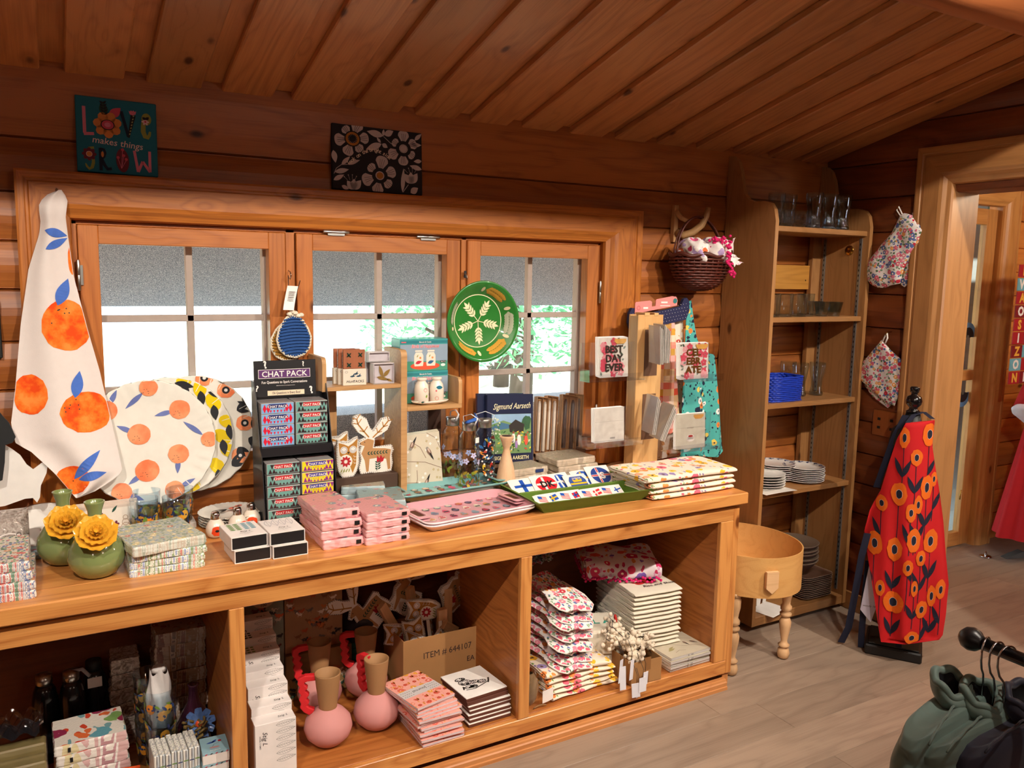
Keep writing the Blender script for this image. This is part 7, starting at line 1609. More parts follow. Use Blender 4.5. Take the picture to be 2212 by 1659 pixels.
for i in range(4):
    folded('folded_towel', 'poppy-print tea towel, %s in the stack at the counter right end' % ('lowest', 'second lowest', 'second from top', 'topmost')[i], 'towel', (.40, .415, .405, .435)[i], .245, .0215 if i < 3 else .026, ((2.092, 2.090, 2.080, 2.080)[i], 2.382, CZ+.0215*i), (.02, .0, .025, -.01)[i], TF, 'poppy-print towels on the counter', i+3)
# ---- wooden spinner with acrylic card pockets
BIR = wood('birch_ply', '#c08a50', '#dcae74', 0, .45, 12, tone=.03)
t = thing('card_spinner', 'birch and clear acrylic greeting card spinner before the hung towels', 'card stand', (2.145, 2.650, CZ))
mb = MB(); mb.lathe([(0, 0), (.150, 0), (.152, .003), (.152, .012), (.150, .014), (0, .014)], BIR, 48); mb.build('round_base', t)
mb = MB(); mb.box(-.072, .058, -.030, -.022, .0145, .660, BIR, .001, g='z'); mb.box(-.072, .058, .022, .030, .0145, .660, BIR, .001, g='z'); mb.box(-.0715, -.064, -.0215, .0215, .0145, .655, BIR, .001, g='z'); mb.box(.050, .0575, -.0215, .0215, .0145, .655, BIR, .001, g='z')
mb.box(-.040, -.014, -.032, .032, .655, .668, BIR, .001); mb.box(.010, .032, -.032, .032, .655, .668, BIR, .001); mb.build('wooden_column', t)
AC = PLASTIC; SLOT = mat('#6a4a35', .7)
for zz in (.60, .335):
    mb = MB(); mb.box(-.034, .034, -.0312, -.0302, zz-.19, zz, SLOT, .0); mb.build('dark_slot', t)
def card(par, x, y, z, w, h, deco, rz=0, n=4, nm='greeting_card', label=None, cat='greeting card', grp='cards on the spinner'):
    mb = MB()
    for k in range(n): mb.box(-w/2-.003*k, w/2-.003*k, .003*k, .003*k+.0022, .0015*k, h+.001*k, WHITE if k else STK, .0004)
    deco(mb, front(-.0001), w, h); mb.box(-w/2-.001, w/2+.001, -.0048, -.0043, -.001, h+.001, WRAP, 0)
    return solo(nm, mb, label, cat, (x, y, z), 0, grp, rot=(-.06, 0, rz))
ROS = mat('#e0506a', .6); PAL = mat('#f0a0a8', .6); KGR = mat('#3f5a4a', .6)
def bouq(mb, F, w, h, seed, col=(ROS, PAL), x0=-.5, n=46):
    R = random.Random(seed)
    for k in range(n):
        x, z = R.uniform(-w*.47, w*.42), R.uniform(.006, h-.01)
        if k % 2: mb.put(leafs(x, z, max(-w*.48, min(w*.48, x+R.uniform(-.022, .022))), min(h-.002, z+R.uniform(.004, .02)), .009), KGR if k % 4 == 1 else mat('#7f8f86', .6), F, .0004+.00003*k)
        else: mb.put(flower(max(-w*.38, min(w*.38, x)), max(.016, min(h-.016, z)), .0165, 5, .75, R.random()*3), col[(k//2) % 2], F, .0006+.00004*k)
def d_best(mb, F, w, h):
    bouq(mb, F, w, h, 1)
    for s_, z in (('BEST', .098), ('DAY', .062), ('EVER', .026)): mb.put(text(s_, .040, .0034, 0, wide=1.04), mat('#2b2620', .5), F, .0032, off=(-.002, z))
    mb.put(poly((w*.0, h-.006), (w*.42, h-.006), (w*.42, h-.016), (w*.34, h-.026), (w*.08, h-.026), (0, h-.016)), mat('#e8b25a', .5), F, .0036)
def d_cel(mb, F, w, h):
    bouq(mb, F, w, h, 2, (ROS, mat('#f2b3b8', .6)))
    for s_, z in (('CEL', .098), ('EBR', .062), ('ATE', .026)): mb.put(text(s_, .040, .0034, 0, wide=1.18), mat('#8a5f2a', .35, .6), F, .0032, off=(-.006, z))
    mb.put(poly((w*.05, h-.006), (w*.46, h-.006), (w*.46, h-.016), (w*.38, h-.026), (w*.12, h-.026), (w*.05, h-.016)), mat('#e8b25a', .5), F, .0036)
def d_back(mb, F, w, h): mb.put(rect(.0, .030, .010, .019), WT, F, .0005); [mb.put(rect(.002+i*.0026, .0032+i*.0026, .012, .019), BLK, F, .0008) for i in range(10)]; mb.put(rect(-w*.49, w*.49, h*.60, h*.603), GRY, F, .0006)
def d_cake(mb, F, w, h):
    mb.put(rect(-w*.49, w*.49, .001, h-.001), mat('#d3cfc0', .6), F, .0003); mb.put(ell(.0, .050, .020, .010), WT, F, .0006); mb.put(rect(-.020, .020, .038, .050), WT, F, .0006); mb.put(ell(0, .038, .020, .008), WT, F, .0006); mb.put(ell(0, .053, .012, .0045), mat('#b3202c', .5), F, .001); mb.put(text('HOORAY', .009, .0003), GRY, F, .0006, off=(0, .085))
    mb.put(poly((w*.1, h-.006), (w*.44, h-.006), (w*.44, h-.014), (w*.36, h-.024), (w*.16, h-.024), (w*.1, h-.014)), mat('#e0a85a', .5), F, .001); mb.put(rect(-w*.49, w*.49, h*.60, h*.603), GRY, F, .0006)
card(None, 1.948, 2.600, 1.205, .140, .158, d_best, .02, 5, label='floral BEST DAY EVER greeting card on the spinner left arm')
card(None, 2.330, 2.560, 1.185, .160, .150, d_cel, .02, 4, label='floral CELEBRATE greeting card on the spinner right arm')
card(None, 1.938, 2.602, .944, .148, .138, d_back, .02, 4, label='plain cream card shown from its back, lower left arm')
card(None, 2.330, 2.562, .890, .158, .148, d_cake, -.03, 3, label='pale grey card with a small cake, lower right arm')
for i, (x, z, n) in enumerate(((2.175, 1.268, 5), (2.160, 1.262, 3), (2.175, .96, 4), (2.135, .985, 3))):
    mb = MB()
    for k in range(n): mb.box(.006*k, .006*k+.0025, -.075, .030, 0, .150-.006*k, STK if k % 2 else mat('#cfcac4', .5), .0004)
    mb.box(-.001, .006*n+.001, -.077, .031, -.001, .151, WRAP, 0)
    solo('card_bundle', mb, ('upper bundle of wrapped cards slanting out of the wooden column', 'thin wrapped cards tucked in the column top slot', 'lower bundle of wrapped cards slanting out of the column', 'thin wrapped cards tucked in the lower column slot')[i], 'card bundle', (x-.06, 2.555, z), 0, 'wrapped cards in the column', rot=(0, (.0, -.05, .38, .12)[i], -.25))
for (x0, x1, z, y) in ((-.335, -.062, .402, -.065), (-.335, -.062, .138, -.065), (.060, .330, .385, -.10), (.060, .330, .092, -.10)):
    mb = MB(); mb.box(x0, x1, y-.010, y+.055, z, z+.003, AC, 0); mb.box(x0, x1, y-.012, y-.010, z, z+.030, AC, 0); mb.box(x0, x1, y+.050, y+.053, z, z+.150, AC, 0); mb.box(x0, x0+.002, y-.010, y+.053, z, z+.05, AC, 0)
    mb.build('acrylic_pocket', t)
# ================================================================ goods in the open bays under the counter
B0 = SH+.0008
# ---- right bay
for i in range(5):
    folded('folded_towel', 'poppy-print tea towel, %s of five folded under the oven mitts' % ('lowest', 'second lowest', 'middle', 'second from top', 'topmost')[i], 'towel', (.30, .29, .285, .29, .275)[i], .30, (.017, .016, .018, .019, .024)[i], ((1.625, 1.62, 1.615, 1.622, 1.61)[i], 2.425+.004*i, B0+(0, .017, .033, .051, .070)[i]), (.05, .02, .04, .0, -.03)[i], TF, 'towels in the right bay', i+20, 2, .0035)
MS = [(-.045, .0), (.060, .0), (.062, -.06), (.064, -.15), (.050, -.20), (.018, -.218), (-.014, -.200), (-.020, -.165), (-.030, -.150), (-.045, -.185), (-.064, -.185), (-.076, -.165), (-.072, -.12), (-.05, -.08)]
def flatmitt(label, loc, rz, rx, ry, seed, first=[]):
    """mitt lying flat: padded body, bound edge"""
    R = random.Random(seed); p0 = R.random()*6; zs = [q[1] for q in MS]; lo, hi = min(zs), max(zs); mb = MB(); nu, nv = 18, 26; c = nu+1
    for sg in (1, -1):
        vs = []
        for j in range(nv+1):
            z = lo+(hi-lo)*(.003+.994*j/nv); a, b = scan(MS, z)
            for i in range(c):
                x = a+(b-a)*i/nu; q = i/nu; e = (max(0, min(1, 5*min(q, 1-q)))*max(0, min(1, 10*(z-lo)/(hi-lo))))**.5; vs.append((x, z, sg*.010*e+.0015*sin(x*90+p0)+.003*sin(z*30+p0)))
        mb.add(vs, [(j*c+i, j*c+i+1, (j+1)*c+i+1, (j+1)*c+i) for j in range(nv) for i in range(nu)], MIT, None, True)
    mb.tube([(x, z, .0015*sin(x*90+p0)+.003*sin(z*30+p0)) for x, z in MS[2:-1]], .0028, mat('#e9dfd8', .9), 6, cap=False)
    return solo('oven_mitt', mb, label, 'oven mitt', loc, 0, 'floral mitts in the right bay', rot=(rx, ry, rz))
names = ['lowest', 'second from bottom', 'third from bottom', 'fourth from bottom', 'fifth from bottom', 'second from top', 'topmost']
names = ORD[:9]+['topmost']
for i in range(10):
    flatmitt('floral oven mitt lying in the tall right-bay pile, %s' % names[i], (1.535+.006*(i % 2)+.003*i, 2.500+.012*(i % 3)+.004*i, .235+.0262*i), .42+.08*(i % 3)-.05*(i % 2), .16+.04*(i % 2)+.012*i, .04, 40+i)
mb = MB()
for k in range(9):
    a = -.5+k*.13; mb.grid(lambda u, v: (-.10+.2*u+.01*k, -.06+.12*v, .012*k*.3+.016*abs(sin(u*14+k))+.006*sin(v*9+k)), 16, 8, MIT, TR(0, 0, .006*k, rz=a*.1))
solo('ruffled_cloth', mb, 'ruffled floral cloth at the shaded back of the mitt pile', 'cloth', (1.60, 2.68, .47), .2, kind=None)
for q in bpy.data.objects:
    if q.get('group') == 'floral mitts in the right bay': q.scale = (1.28, 1.15, 1.02)
BLT = mat('#3f6fa8', .9, bump=.3); WTT = mat('#e3dbc9', .9, bump=.35, vary=.05); w0 = folded('flour_sack_towel', 'x', 'towel', .215, .30, .0178, (0, 0, 0), 0, WTT, 'white towels in the right bay', 60, 3, .0012)
for i in range(16):
    o = w0 if i == 0 else dup(w0); o.location = (2.025+rnd(-.003, .003), 2.495+rnd(-.004, .004), B0+.0180*i); o.rotation_euler = (0, 0, -.10+rnd(-.02, .02))
    tagit(o, 'white towel in the tall right-bay stack, %s' % ('layer %s up from the shelf' % ('one two three four five six seven eight nine ten eleven twelve thirteen fourteen fifteen'.split()[i]) if i < 15 else 'topmost with a red rooster print'), 'towel', 'white towels in the right bay')
mb = MB(); F = topf(0); mb.put(join(ell(-.03, .0, .024, .015, .3), ell(.005, .008, .028, .020, -.4), ell(.028, .012, .016, .014, .9), leafs(.02, .0, .050, -.012, .010), leafs(-.05, .0, -.062, .02, .012)), mat('#c3201c', .8), F, .0006)
mb.put(text('Rise and Shine', .026, .001, .3), BLK, F, .0006, off=(.035, -.045)); o = mb.build('rooster_print', bpy.data.objects['flour_sack_towel.015']); o.location = (0, -.055, .0188)
for i in range(9):
    folded('blue_towel', 'blue folded towel in the dim stack behind the mitts, %s' % (['layer %s from the bottom' % q for q in 'one two three four five six seven eight'.split()]+['topmost'])[i], 'towel', .17, .16, .0200, (1.775+rnd(-.003, .003), 2.66, B0+.0202*i+.0), .05, BLT, 'blue towels in the right bay', 80+i, 2)
mb = MB(); mb.box(-.09, .09, -.09, .09, 0, .10, WTT, .01); mb.put(text('L A', .055, .003), mat('#2f9a86', .8), topf(.1), .0012, off=(.02, -.02)); solo('folded_shirt', mb, 'pale folded cloth lettered in green, between mitts and white towels', 'cloth', (1.800, 2.46, B0+.06), -.35)
mb = MB(); mb.box(-.085, .085, -.085, .085, 0, .0595, WTT, .008); solo('folded_shirt', mb, 'plain pale folded cloth under the green-lettered one', 'cloth', (1.80, 2.46, B0), -.35)
PPR = floral('pink_bird_cloth', '#e3d7dc', ['#c2205a', '#d9533a', '#b03a8a', '#7a5ab0', '#d9305a'], ['#c2305a', '#e0874a', '#d9a0c0'], 20, .5, .3)
o = folded('pompom_towel', 'pink and white cloth with pompom edge on the white towel stack', 'towel', .30, .26, .085, (1.985, 2.585, .403), -.45, PPR, 'pompom cloths in the right bay', 5, 4, .008, m2=PPR)
pm = MB(); R = random.Random(6)
for sd in (0, 1):
    for i in range(34):
        a = i/33; p = V((-.155 if sd == 0 else -.15+.30*a, -.12+.24*a if sd == 0 else -.135, .012+.02*R.random()-.006*sd))
        pm.lathe([(0, -.006), (.0042, -.0042), (.006, 0), (.0042, .0042), (0, .006)], PINK, 8, Mx.Translation(p))
x_ = pm.build('pompom_edge', o, kind='stuff')
# bird journals
for i in range(5):
    mb = MB(); w, d, h = .200, .165, .0105; mb.box(0, w, 0, d, h-.0015, h, BPD, .0005); mb.box(0, w, 0, d, 0, .0015, BPD, .0005); mb.box(.001, w-.003, .002, d-.001, .0015, h-.0015, WHITE, 0); mb.box(0, w, 0, .0015, 0, h, mat('#c9c4c0', .5), .0005)
    if i == 4:
        F = topf(h)
        for a, b in (((.02, .12), (.12, .06)), ((.10, .13), (.19, .10)), ((.12, .06), (.19, .03)), ((.05, .03), (.10, .03))): mb.put(stroke([a, ((a[0]+b[0])/2, (a[1]+b[1])/2+.01), b], .0015), BRN, F, .0004)
        for x, y, a in ((.06, .115, .2), (.14, .08, -1.4), (.175, .075, -.9)): mb.put(leafs(x-.014*cos(a), y-.014*sin(a), x+.014*cos(a), y+.014*sin(a), .011), BRN, F, .0008); mb.put(leafs(x, y, x+.022*cos(a), y+.022*sin(a), .005), BLK, F, .001)
        mb.put(join(leafs(.03, .05, .07, .06, .012), leafs(.04, .06, .075, .075, .01)), mat('#a59a6a', .6), F, .0008)
    mb.put(rect(.085, .09, .002, .008), GRY, front(0), .0004); mb.put(rect(.10, .112, .003, .007), GRY, front(0), .0004)
    solo('bird_journal', mb, 'thin bird-cover journal in the right bay corner, %s of five' % ('lowest', 'second', 'third', 'fourth', 'topmost')[i], 'book', (1.993+(.004, .001, .003, .0, .006)[i], 2.240+(.008, .002, .004, 0, .006)[i], B0+.0112*i), .015*(i % 3), 'bird journals')
# small carton with crocheted creatures and dangling tags
CRD = mat('#a87a4a', .8, vary=.08, scale=12); CRDI = mat('#7f5a36', .85)
def carton(name, label, loc, rz, w, d, h, deco=None, flap=False, t_=.003):
    t = thing(name, label, 'carton', loc, rz); mb = MB()
    mb.box(-w/2, w/2, -d/2, -d/2+t_, 0, h, CRD, .0005); mb.box(-w/2, w/2, d/2-t_, d/2, 0, h, CRD, .0005); mb.box(-w/2, -w/2+t_, -d/2+t_, d/2-t_, 0, h, CRD, 0); mb.box(w/2-t_, w/2, -d/2+t_, d/2-t_, 0, h, CRD, 0); mb.box(-w/2+t_, w/2-t_, -d/2+t_, d/2-t_, 0, t_, CRDI, 0)
    if deco: deco(mb, front(-d/2))
    mb.build('carton_walls', t); return t
def dk(mb, F): mb.put(rect(-.012, .018, .05, .10), mat('#8f6238', .5), F, .0004); mb.put(rect(-.018, .012, .0, .04), mat('#8f6238', .5), F, .0004)
carton('small_carton', 'small open carton at the right bay edge, full of crocheted ornaments', (1.868, 2.292, B0), -.05, .135, .13, .088, dk)
YRN = mat('#e6d8c2', .95, bump=.7, scale=60); R = random.Random(12)
for i, (x, y, z, s_, l) in enumerate(((1.775, 2.330, .260, 1.0, 'cream crocheted ornament, leftmost of the cluster over the small carton'), (1.800, 2.350, .300, .9, 'cream crocheted ornament with a red comb, topmost of the cluster'), (1.850, 2.300, .245, 1.2, 'large cream crocheted ornament in the middle of the cluster'), (1.905, 2.290, .232, 1.0, 'cream crocheted ornament at the right end of the cluster'), (1.838, 2.262, .212, 1.0, 'cream crocheted ornament hanging low over the carton front'))):
    t = thing('crocheted_ornament', l, 'ornament', (x, y, z), R.random()*3, 'crocheted ornaments'); mb = MB()
    for k in range(46):
        p = V((R.gauss(0, .019), R.gauss(0, .016), R.gauss(0, .014)))*s_; r_ = .0088*s_*(.6+.6*R.random()); mb.lathe([(0, -r_), (r_*.7, -r_*.7), (r_, 0), (r_*.7, r_*.7), (0, r_)], YRN, 9, Mx.Translation(p) @ Mx.Rotation(k, 4, 'X'))
    mb.lathe([(0, -.02), (.014, -.014), (.02, 0), (.014, .014), (0, .02)], YRN, 14); mb.build('crochet_body', t)
    mb = MB()
    for k in range(3): a = R.random()*6; mb.tube([(0, 0, .01), (.02*cos(a), .02*sin(a), .03), (.035*cos(a), .03*sin(a), .01), (.03*cos(a+.4), -.03, -.03)], .0012, BLACK, 5)
    mb.build('black_cord', t)
    if i == 1: mb = MB(); mb.tube([(-.015, -.006, .02), (-.006, -.006, .032), (.004, -.006, .024), (.012, -.006, .034), (.02, -.006, .022)], .005, mat('#b8231c', .9), 8); mb.build('red_comb', t)
TAGM = mat('#e3e2ea', .6)
for i, (x, z, w, h, rz, yy) in enumerate(((1.732, .150, .026, .085, .12, 2.214), (1.745, .122, .024, .090, -.05, 2.210), (1.776, .155, .022, .075, .08, 2.206), (1.802, .082, .032, .055, -.08, 2.204), (1.826, .100, .034, .056, .0, 2.199), (1.844, .118, .028, .050, .05, 2.209), (1.815, .076, .026, .050, .1, 2.210))):
    t = thing('swing_tag', 'paper tag at right bay edge, %s' % ('leftmost, turned edge on', 'second from left, longest', 'third from left, by the carton corner', 'lowest one', 'right one of the front pair', 'rightmost against the carton', 'half hidden behind the front pair')[i], 'tag', (x, yy, z), 0, 'paper tags'); mb = MB()
    mb.box(-w/2, w/2, -.0006, .0006, 0, h, TAGM, .0004, TR(rz=rz*4, ry=rz)); mb.build('paper_card', t); mb = MB(); mb.tube([(0, 0, h-.004), (.004, .004, h+.03), (.004, .022+(2.214-yy), h+.065), (.01, .05, h+.07)], .0009, BLACK, 5); mb.build('tag_cord', t)
# bag and twine at the left of the right bay
mb = MB(); JUT = mat('#8f7250', .9, bump=.6, vary=.3, scale=60)
mb.grid(lambda u, v: (.034*cos(2*PI*u)*sin(PI*(.06+.88*v))**.6*(1+.06*sin(u*30+v*8)), .028*sin(2*PI*u)*sin(PI*(.06+.88*v))**.6, .115*v+.0), 28, 16, JUT, closed=True); t = thing('twine_bag', 'clear bag of brown twine standing by the middle post, right bay', 'bag', (1.402, 2.298, B0)); mb.build('twine_ball', t)
mb = MB(); mb.grid(lambda u, v: (.037*cos(2*PI*u)*(1-.5*v*v*v), .031*sin(2*PI*u)*(1-.5*v*v*v), .001+.125*v), 28, 8, WRAP, closed=True); mb.build('clear_bag', t)
mb = MB(); mb.grid(lambda u, v: (.032+.040*u, -.038-.006*sin(u*2), .012+.045*v+.012*u), 5, 5, WT); mb.build('header_tag', t)
mb = MB(); mb.tube([(.02*cos(a)*1.3+.02, -.042+.0*sin(a), .0035+abs(.008*sin(a))) for a in [PI*2*k/18 for k in range(18)]], .002, JUT, 6, closed=True); mb.build('twine_loop', t)
# ---- middle bay: tall white sleeve boxes in a row, stepping back
LFG = mat('#4a4a4a', .6)
steps = [(2.268, .112), (2.330, .0), (2.392, 0), (2.454, 0), (2.516, 0), (2.578, 0), (2.640, 0)]
for i in range(7):
    y0 = 2.262+.058*i; h = .190+.028*i-(.006 if i % 2 else 0); x0, x1 = .462+.003*i, .575-.0*i+(0)
    t = MB(); w = .118; t.box(0, w, 0, .054, 0, h, STG, .001); t.box(w, w+.0006, .002, .052, .002, h-.002, mat('#ddd5d0', .5), 0); F = topf(h); F2 = front(0)
    for fn_, hh in ((F2, h),):
        for k in range(6): zz = hh-.012-.022*k; fn_ and zz > 0 and t.put(join(*[stroke([(.060+.056*j/8, zz+.004*j/8+sg*.0085*sin(PI*(j/8)**.8)) for j in range(9)], .0006) for sg in (-1, 0, 1)], *[stroke([(.060+.056*j/8, zz+.004*j/8), (.066+.056*j/8, zz+.004*j/8+sg*.0065*sin(PI*(j/8)**.8))], .0004) for j in range(1, 7) for sg in (-1, 1)]), LFG, fn_, .0003)
    t.put(text('Stig L', .019, .0004, .3), BLK, F2, .0004, off=(.022, h-.045), rot=-PI/2); t.put(text('ANGEL CHIMES', .006, .0006), BLK, F2, .0004, off=(.012, h-.055), rot=-PI/2)
    if i in (4, 5):
        for a in range(3):
            for b in range(3): t.put(join(ell(.012+a*.014, .010+b*.016, .0056, .0045)), ST2 if i == 4 else DG, F, .0004)
    t.put(text('Stig L', .014, .0004, .3), BLK, F, .0004, off=(.085, .020), rot=.1)
    solo('chime_box', t, 'tall white angel chime box in the middle bay row, %s' % ('frontmost', 'second from the front', 'third from the front', 'fourth from the front', 'fifth, with green dots on top', 'sixth, with dark green dots', 'rearmost')[i], 'box', (x0, y0, B0), .0, 'white chime boxes in the middle bay')
# puzzle boxes at the back
def puzzle(base, cols, num, ttl, w=.195, h=.245):
    mb = MB(); mb.box(0, w, 0, .055, 0, h, base, .0015); F = front(0); R = random.Random(w*999+num)
    for k in range(44):
        x, z = R.uniform(.012, w-.012), R.uniform(.010, h-.05); m = mat(R.choice(cols), .6); a = R.uniform(-.4, .4)
        mb.put(ell(x, z, .0095, .0055, a, 10, 1, .15, k), m, F, .0004+.00001*k); mb.put(ell(x+.009*(1 if k % 2 else -1), z+.005, .0042, n=7), m, F, .0009); mb.put(stroke([(x-.005, z-.004), (x-.006, z-.010)], .0016), m, F, .0009); mb.put(stroke([(x+.005, z-.004), (x+.006, z-.010)], .0016), m, F, .0009); mb.put(stroke([(x-.009*(1 if k % 2 else -1), z), (x-.014*(1 if k % 2 else -1), z+.006)], .0013), m, F, .0009)
    mb.put(ell(w/2-.008*0, h-.022, .036, .024, 0, 16), mat('#d9c9b0', .6), F, .0018); mb.put(text(str(num), .014, .001), BLK, F, .0024, off=(w/2, h-.040)); mb.put(text(ttl, .015, .002), BLK, F, .0024, off=(w/2, h-.020))
    mb.put(rect(w*.45, w*.58, .008, .030), WT, F, .0018); mb.put(rect(w*.45, w*.58, .008, .013), BLK, F, .0022)
    return mb
solo('puzzle_box', puzzle(mat('#8f9a8c', .6), ['#c8643a', '#6a2f2a', '#2a2a2a', '#e0d6c6', '#8a8378'], 100, 'DOGS', .135, .262), 'dog-print 100 piece puzzle box at the left rear of the middle bay', 'puzzle', (.525, 2.715, B0+.135), 0, 'puzzle boxes')
mb = MB(); mb.box(0, .135, 0, .06, 0, .1345, mat('#5a5048', .7), .001); solo('puzzle_box', mb, 'dim box under the dog-print puzzle box', 'puzzle', (.525, 2.715, B0), 0, 'puzzle boxes')
solo('puzzle_box', puzzle(mat('#a9815a', .6), ['#c8743a', '#8a5a3a', '#2f2a28', '#e6dccb', '#6f6258', '#b5542a'], 500, 'CATS', .205, .262), 'cat-print 500 piece puzzle box at the rear of the middle bay', 'puzzle', (.664, 2.718, B0+.165), 0, 'puzzle boxes')
solo('puzzle_box', puzzle(mat('#9a7a4a', .6), ['#c8743a', '#3a5a4a', '#2f2a28', '#e6dccb'], 36, '', .235, .164), 'tan puzzle box lying under the cat-print one', 'puzzle', (.662, 2.700, B0), 0, 'puzzle boxes')
mb = MB(); 
for k in range(7): mb.box(.0, .085, -.0, .06, .021*k, .021*k+.0195, mat('#1f6f66', .6), .002)
mb.box(.0, .085, .0, .06, .147, .175, BLACK, .002); solo('teal_box_set', mb, 'teal layered box at the dark rear of the middle bay', 'box', (.905, 2.735, B0))
mb = MB(); mb.grid(lambda u, v: (.075*cos(2*PI*u)*sin(PI*v)**.7, .05*sin(2*PI*u)*sin(PI*v)**.7, .09*v+.008*sin(u*20)), 24, 10, mat('#2a2228', .5), closed=True); solo('dark_bundle', mb, 'dark wrapped bundle on the teal box beside the carton', 'bundle', (.955, 2.735, B0+.18))
# pink vases with tan necks and red zigzag handles
PV = mat('#d08f8c', .75, vary=.05, scale=14, key='pink_clay'); TNK = mat('#a3794f', .7, vary=.05, scale=14, key='tan_clay'); RH = mat('#d3222a', .55, key='red_clay')
def pvase(i, x, y, rz, label):
    t = thing('handled_vase', label, 'vase', (x, y, B0), rz, 'pink vases with red handles'); mb = MB()
    mb.lathe([(0, .0), (.030, .0), (.045, .006), (.068, .030), (.0755, .055), (.070, .082), (.052, .104), (.034, .117), (.028, .121)], PV, 48); mb.build('round_body', t)
    mb = MB(); mb.lathe([(.028, .112), (.0285, .125), (.036, .190), (.0405, .232), (.0405, .235), (.0375, .235), (.033, .190), (.025, .125), (.024, .118), (0, .117)], TNK, 44); mb.build('tapered_neck', t)
    mb = MB(); Z = [(-.036, .226), (-.062, .224), (-.080, .219), (-.083, .205), (-.075, .192), (-.081, .180), (-.070, .168), (-.079, .154), (-.072, .140), (-.077, .128), (-.064, .120), (-.058, .108), (-.052, .106)]
    out_ = [(-.036, .232), (-.070, .232), (-.090, .222), (-.092, .204), (-.085, .194), (-.091, .180), (-.082, .168), (-.089, .153), (-.082, .140), (-.086, .126), (-.074, .110), (-.058, .100), (-.046, .108)]
    inn_ = [(-.036, .214), (-.062, .212), (-.071, .208), (-.070, .200), (-.060, .192), (-.068, .180), (-.056, .168), (-.066, .154), (-.056, .142), (-.064, .132), (-.056, .124), (-.046, .120), (-.040, .118)]
    n = len(out_); vs = []
    for y_ in (-.010, .010):
        vs += [(a, y_, b) for a, b in out_]+[(a, y_, b) for a, b in inn_]
    m = 2*n; fs = [(k, k+1, n+k+1, n+k) for k in range(n-1)]+[(m+k, m+n+k, m+n+k+1, m+k+1) for k in range(n-1)]+[(k, m+k, m+k+1, k+1) for k in range(n-1)]+[(n+k, n+k+1, m+n+k+1, m+n+k) for k in range(n-1)]+[(0, n, m+n, m), (n-1, m+n-1, m+2*n-1, 2*n-1)]
    mb.add(vs, fs, RH); o = mb.build('zigzag_handle', t)
    bv = o.modifiers.new('soft', 'BEVEL'); bv.width = .003; bv.segments = 2; return t
pvase(0, .716, 2.395, -.35, 'pink round vase with tan neck at the front, beside the white boxes')
pvase(1, .885, 2.415, -1.2, 'pink round vase with tan neck at the front, red handle toward the viewer')
pvase(2, .755, 2.620, -.1, 'pink round vase behind, its tan neck above the left front vase')
pvase(3, .925, 2.630, -.45, 'pink round vase behind, its tan neck above the right front vase')
# carton of felt owls
def dk2(mb, F):
    mb.put(text('ITEM # 644107', .033, 0, .0, wide=.93), mat('#2b1c1c', .7), F, .0005, off=(.022, .126), rot=.02); mb.put(text('EA', .028, .0002), mat('#2b1c1c', .7), F, .0005, off=(.115, .078)); mb.put(rect(-.10, .14, .1225, .1227), CRDI, F, .0004)
cz2 = carton('item_carton', 'open brown carton printed ITEM # 644107, full of felt owls', (1.182, 2.640, B0), .0, .300, .190, .205, dk2)
R = random.Random(31)
# (x, z, tilt in the picture plane, depth)
for i, (x, z, a, y, l) in enumerate(((1.105, .300, .12, 2.585, 'felt owl standing upright in the carton front, facing out'), (1.150, .375, 1.45, 2.63, 'felt owl lying sideways on top of the carton heap'), (1.062, .300, 1.5, 2.61, 'felt owl lying sideways at the carton left front'), (1.140, .262, -.75, 2.560, 'felt owl leaning low against the carton front wall'), (1.172, .285, -.5, 2.60, 'felt owl edge on beside the upright one'), (1.215, .270, -.2, 2.60, 'felt owl narrow between the wooden blocks'), (1.10, .245, 1.1, 2.565, 'felt owl peeking over the carton left front rim'))):
    o = dup(ow); o.scale = (1, 1, 1); o.location = (x, y, z-.06); o.rotation_euler = (R.uniform(-.25, -.05), -a, R.uniform(-.2, .2) if i not in (4, 5) else .95)
    if abs(a) > 1: o.location = (x+.06*(1 if a > 0 else -1), y, z)
    tagit(o, l, 'felt ornament', 'felt owls in the carton')
dsrc = bpy.data.objects['felt_reindeer']
for i, (x, z, a, y, l) in enumerate(((1.010, .395, .9, 2.69, 'felt reindeer antler spilling over the carton left side'), (1.075, .430, -.5, 2.70, 'felt reindeer deep at the back of the carton heap'), (1.235, .415, -1.2, 2.66, 'felt reindeer on its side at the heap top, antlers to the right'), (1.290, .385, -2.0, 2.69, 'felt reindeer with antlers hanging at the carton right rear'))):
    o = dup(dsrc); o.location = (x, y, z-.08*cos(a)); o.rotation_euler = (-.15, -a, .1*i); tagit(o, l, 'felt reindeer', 'felt reindeer in the carton')
BLKW = wood('block_pine', '#b98a5a', '#dcb384', .0, .6, 14)
for i, (x, y, z, ry, rx, L, l) in enumerate(((1.215, 2.62, .265, -.05, .1, .15, 'upright wooden stick block in the carton, lit at its base'), (1.250, 2.65, .29, .06, -.1, .17, 'tall wooden stick block beside the upright one'), (1.285, 2.60, .285, 1.15, .2, .11, 'wooden block lying slanted over the carton right front'), (1.275, 2.63, .305, -.95, .2, .10, 'wooden block crossing behind the slanted one'), (1.065, 2.69, .32, -.55, .0, .15, 'wooden stick block leaning in the carton left rear'), (1.14, 2.71, .36, -.2, .0, .12, 'wooden stick block standing dim at the heap back'))):
    mb = MB(); mb.box(-.017, .017, -.010, .010, 0, L, BLKW, .001, g='z'); solo('wood_block', mb, l, 'wood block', (x, y, z-.03), rot=(rx, ry, .1*i), group='wooden blocks in the carton')
mb = MB(); mb.box(-.13, .13, -.08, .08, 0, .10, mat('#3a2c24', .9), .01); solo('packing_fill', mb, 'dark packing deep inside the brown carton', 'packing', (1.182, 2.645, B0+.004))
